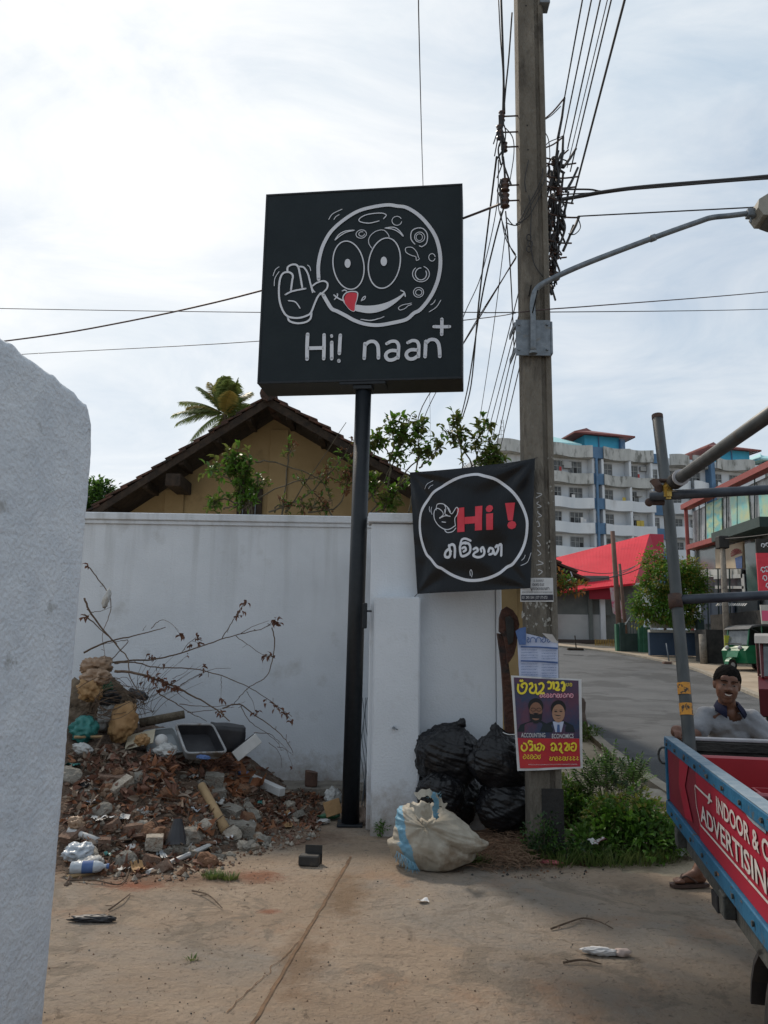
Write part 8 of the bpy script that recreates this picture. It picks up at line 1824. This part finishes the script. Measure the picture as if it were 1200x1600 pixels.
# open neck: drop the faces right round the throat
nk = neck+Vector((0,-.02,.0)); sh.f = [fc for fc in sh.f if not ((sum((sh.v[i] for i in fc), Vector())/len(fc)-(neck+Vector((.004,-.075,-.035)))).length < .056 or (sum((sh.v[i] for i in fc), Vector())/len(fc)).z > neck.z+.012)]; sh.mi = [0]*len(sh.f)
sh.build('polo_shirt', m_polo, person, smooth=True)
# collar with two hanging points
mb = MB(); n = 30; vs = []
for i in range(n+1):
    a_ = rad(-62+304*i/n-90+90); ang_ = rad(-118) + 0
    th0 = rad(295)+0; th_ = rad(-62+ -0) ; A__ = rad(-60)+rad(300)*i/n                    # opening faces the viewer (-y)
    dirv = Vector((math.cos(A__), math.sin(A__), 0)); front = max(0, -dirv.y)
    top_ = neck+Vector((dirv.x*.068, dirv.y*.066+.012, .028+.012*dirv.y-.014*front)); low = neck+Vector((dirv.x*(.098+.016*front), dirv.y*(.092+.03*front)+.010, -.018-.062*front**2)); vs += [top_, low, low+Vector((0,0,-.003))-dirv*.008, top_-dirv*.008]
mb.add(vs, [(4*i+j, 4*i+(j+1)%4, 4*i+4+(j+1)%4, 4*i+4+j) for i in range(n) for j in range(4)]); mb.build('collar', m_navy, person, smooth=True, fixn=True)
# hair: close cap over the skull
bm = bmesh.new(); bmesh.ops.create_icosphere(bm, subdivisions=5, radius=1); mb = MB(); mb.frombm(bm); keep = []
vv = [p.copy() for p in mb.v]
mb.v = [HP(p.x*.0815*(1+.05*fbm(p,9)), -.018+p.y*.099*(1+.04*fbm(p,9)), .040+p.z*.094*(1+.05*fbm(p,9))) for p in vv]
fs_ = []
for fc in mb.f:
    c = sum((vv[i] for i in fc), Vector())/len(fc)
    line = .22 - .25*abs(c.x) if c.y > .25 else (-.12-.5*(.25-c.y))
    if c.z > line+.05*math.sin(c.x*9): fs_.append(fc)
mb.f = fs_; mb.mi = [0]*len(fs_); mb.build('hair', m_hairb, person, smooth=True)
m_tooth = M('teeth', (.55,.50,.42), rough=.35); m_lip = M('lips', (.11,.035,.028), rough=.5); m_eyew = M('eye_white', (.16,.13,.11), rough=.3)
mb = MB(); arc = [HP(x, .0875-abs(x)*abs(x)*16, -.0455+x*x*12) for x in [-.022+.0044*i for i in range(11)]]; mb.ribbon(arc, [.002+.0065*math.sin(math.pi*i/10) for i in range(11)], fy); mb.build('teeth', m_tooth, person)
for dz, w_ in ((-.0395,.0035),(-.0525,.0042)):
    mb = MB(); arc = [HP(x, .0872-abs(x)*abs(x)*16, dz+x*x*(10 if dz > -.045 else 20)) for x in [-.024+.0048*i for i in range(11)]]; mb.tube(arc, w_*.7, 6); mb.build('lip', m_lip, person, smooth=True)
for s_ in (-1,1):
    mb = MB(); mb.ribbon([HP(s_*.030-.013+.0026*i, .0775-.25*abs(s_*.030-.013+.0026*i-0)**1.6, .0145) for i in range(11)], [.0015+.0085*math.sin(math.pi*i/10) for i in range(11)], fy, off=.002); e = mb.build('eye', m_eyew, person)
    mb = MB(); mb.ribbon([HP(s_*.030-.004+.002*i, .081-.25*abs(s_*.030)**1.6, .0145) for i in range(5)], [.004,.006,.0065,.006,.004], fy, off=.002); mb.build('pupil', m_hairb, e)
    mb = MB(); mb.tube([HP(s_*.030-.020+.005*i, .0885-.35*abs(s_*.030-.020+.005*i)**1.4, .0385+.003*math.sin(math.pi*i/8)) for i in range(9)], .0028, 5); mb.build('eyebrow', m_hairb, person)
mb = MB(); mb.tube([HP(-.026+.0052*i, .090-abs(-.026+.0052*i)**2*16, -.031-.0*i) for i in range(11)], .0022, 5); mb.build('moustache', m_hairb, person)
# shorts and flip-flops
mb = MB(); cap(mb, pelv+Vector((0,0,.05)), pelv, .155, .15); cap(mb, hipL, hipL.lerp(knL,.8), .115, .10); cap(mb, hipR, hipR.lerp(knR,.8), .115, .10); remesh(mb, .012, 4).build('shorts', m_short, person, smooth=True)
m_flip = M('brown_rubber', (.05,.028,.022), (.07,.04,.03), scale=12, rough=.7)
for an, fd_ in ((anL, fdL), (anR, fdR)):
    fd_ = fd_.normalized(); sd = fd_.cross(Vector((0,0,1))); o = Vector((an.x, an.y, .006)); prof = [(-.075,.0),(-.07,.028),(-.03,.036),(.06,.038),(.13,.048),(.175,.040),(.19,.01),(.18,-.025),(.13,-.043),(.06,-.038),(-.03,-.036),(-.07,-.028)]
    mb = MB(); mb.prism([o+fd_*a_+sd*b_ for a_, b_ in prof], Vector((0,0,.018))); sl_ = mb.build('flip_flop', m_flip, person, fixn=True)
    mb = MB(); tp = o+fd_*.128+sd*-.012+Vector((0,0,.05)); 
    for s_ in (1,-1): mb.tube(cat_rom([tp, o+fd_*.085+sd*.022*s_+Vector((0,0,.068)), o+fd_*.02+sd*.036*s_+Vector((0,0,.03))], 5), .006, 6)
    mb.build('strap', m_flip, sl_, smooth=True)
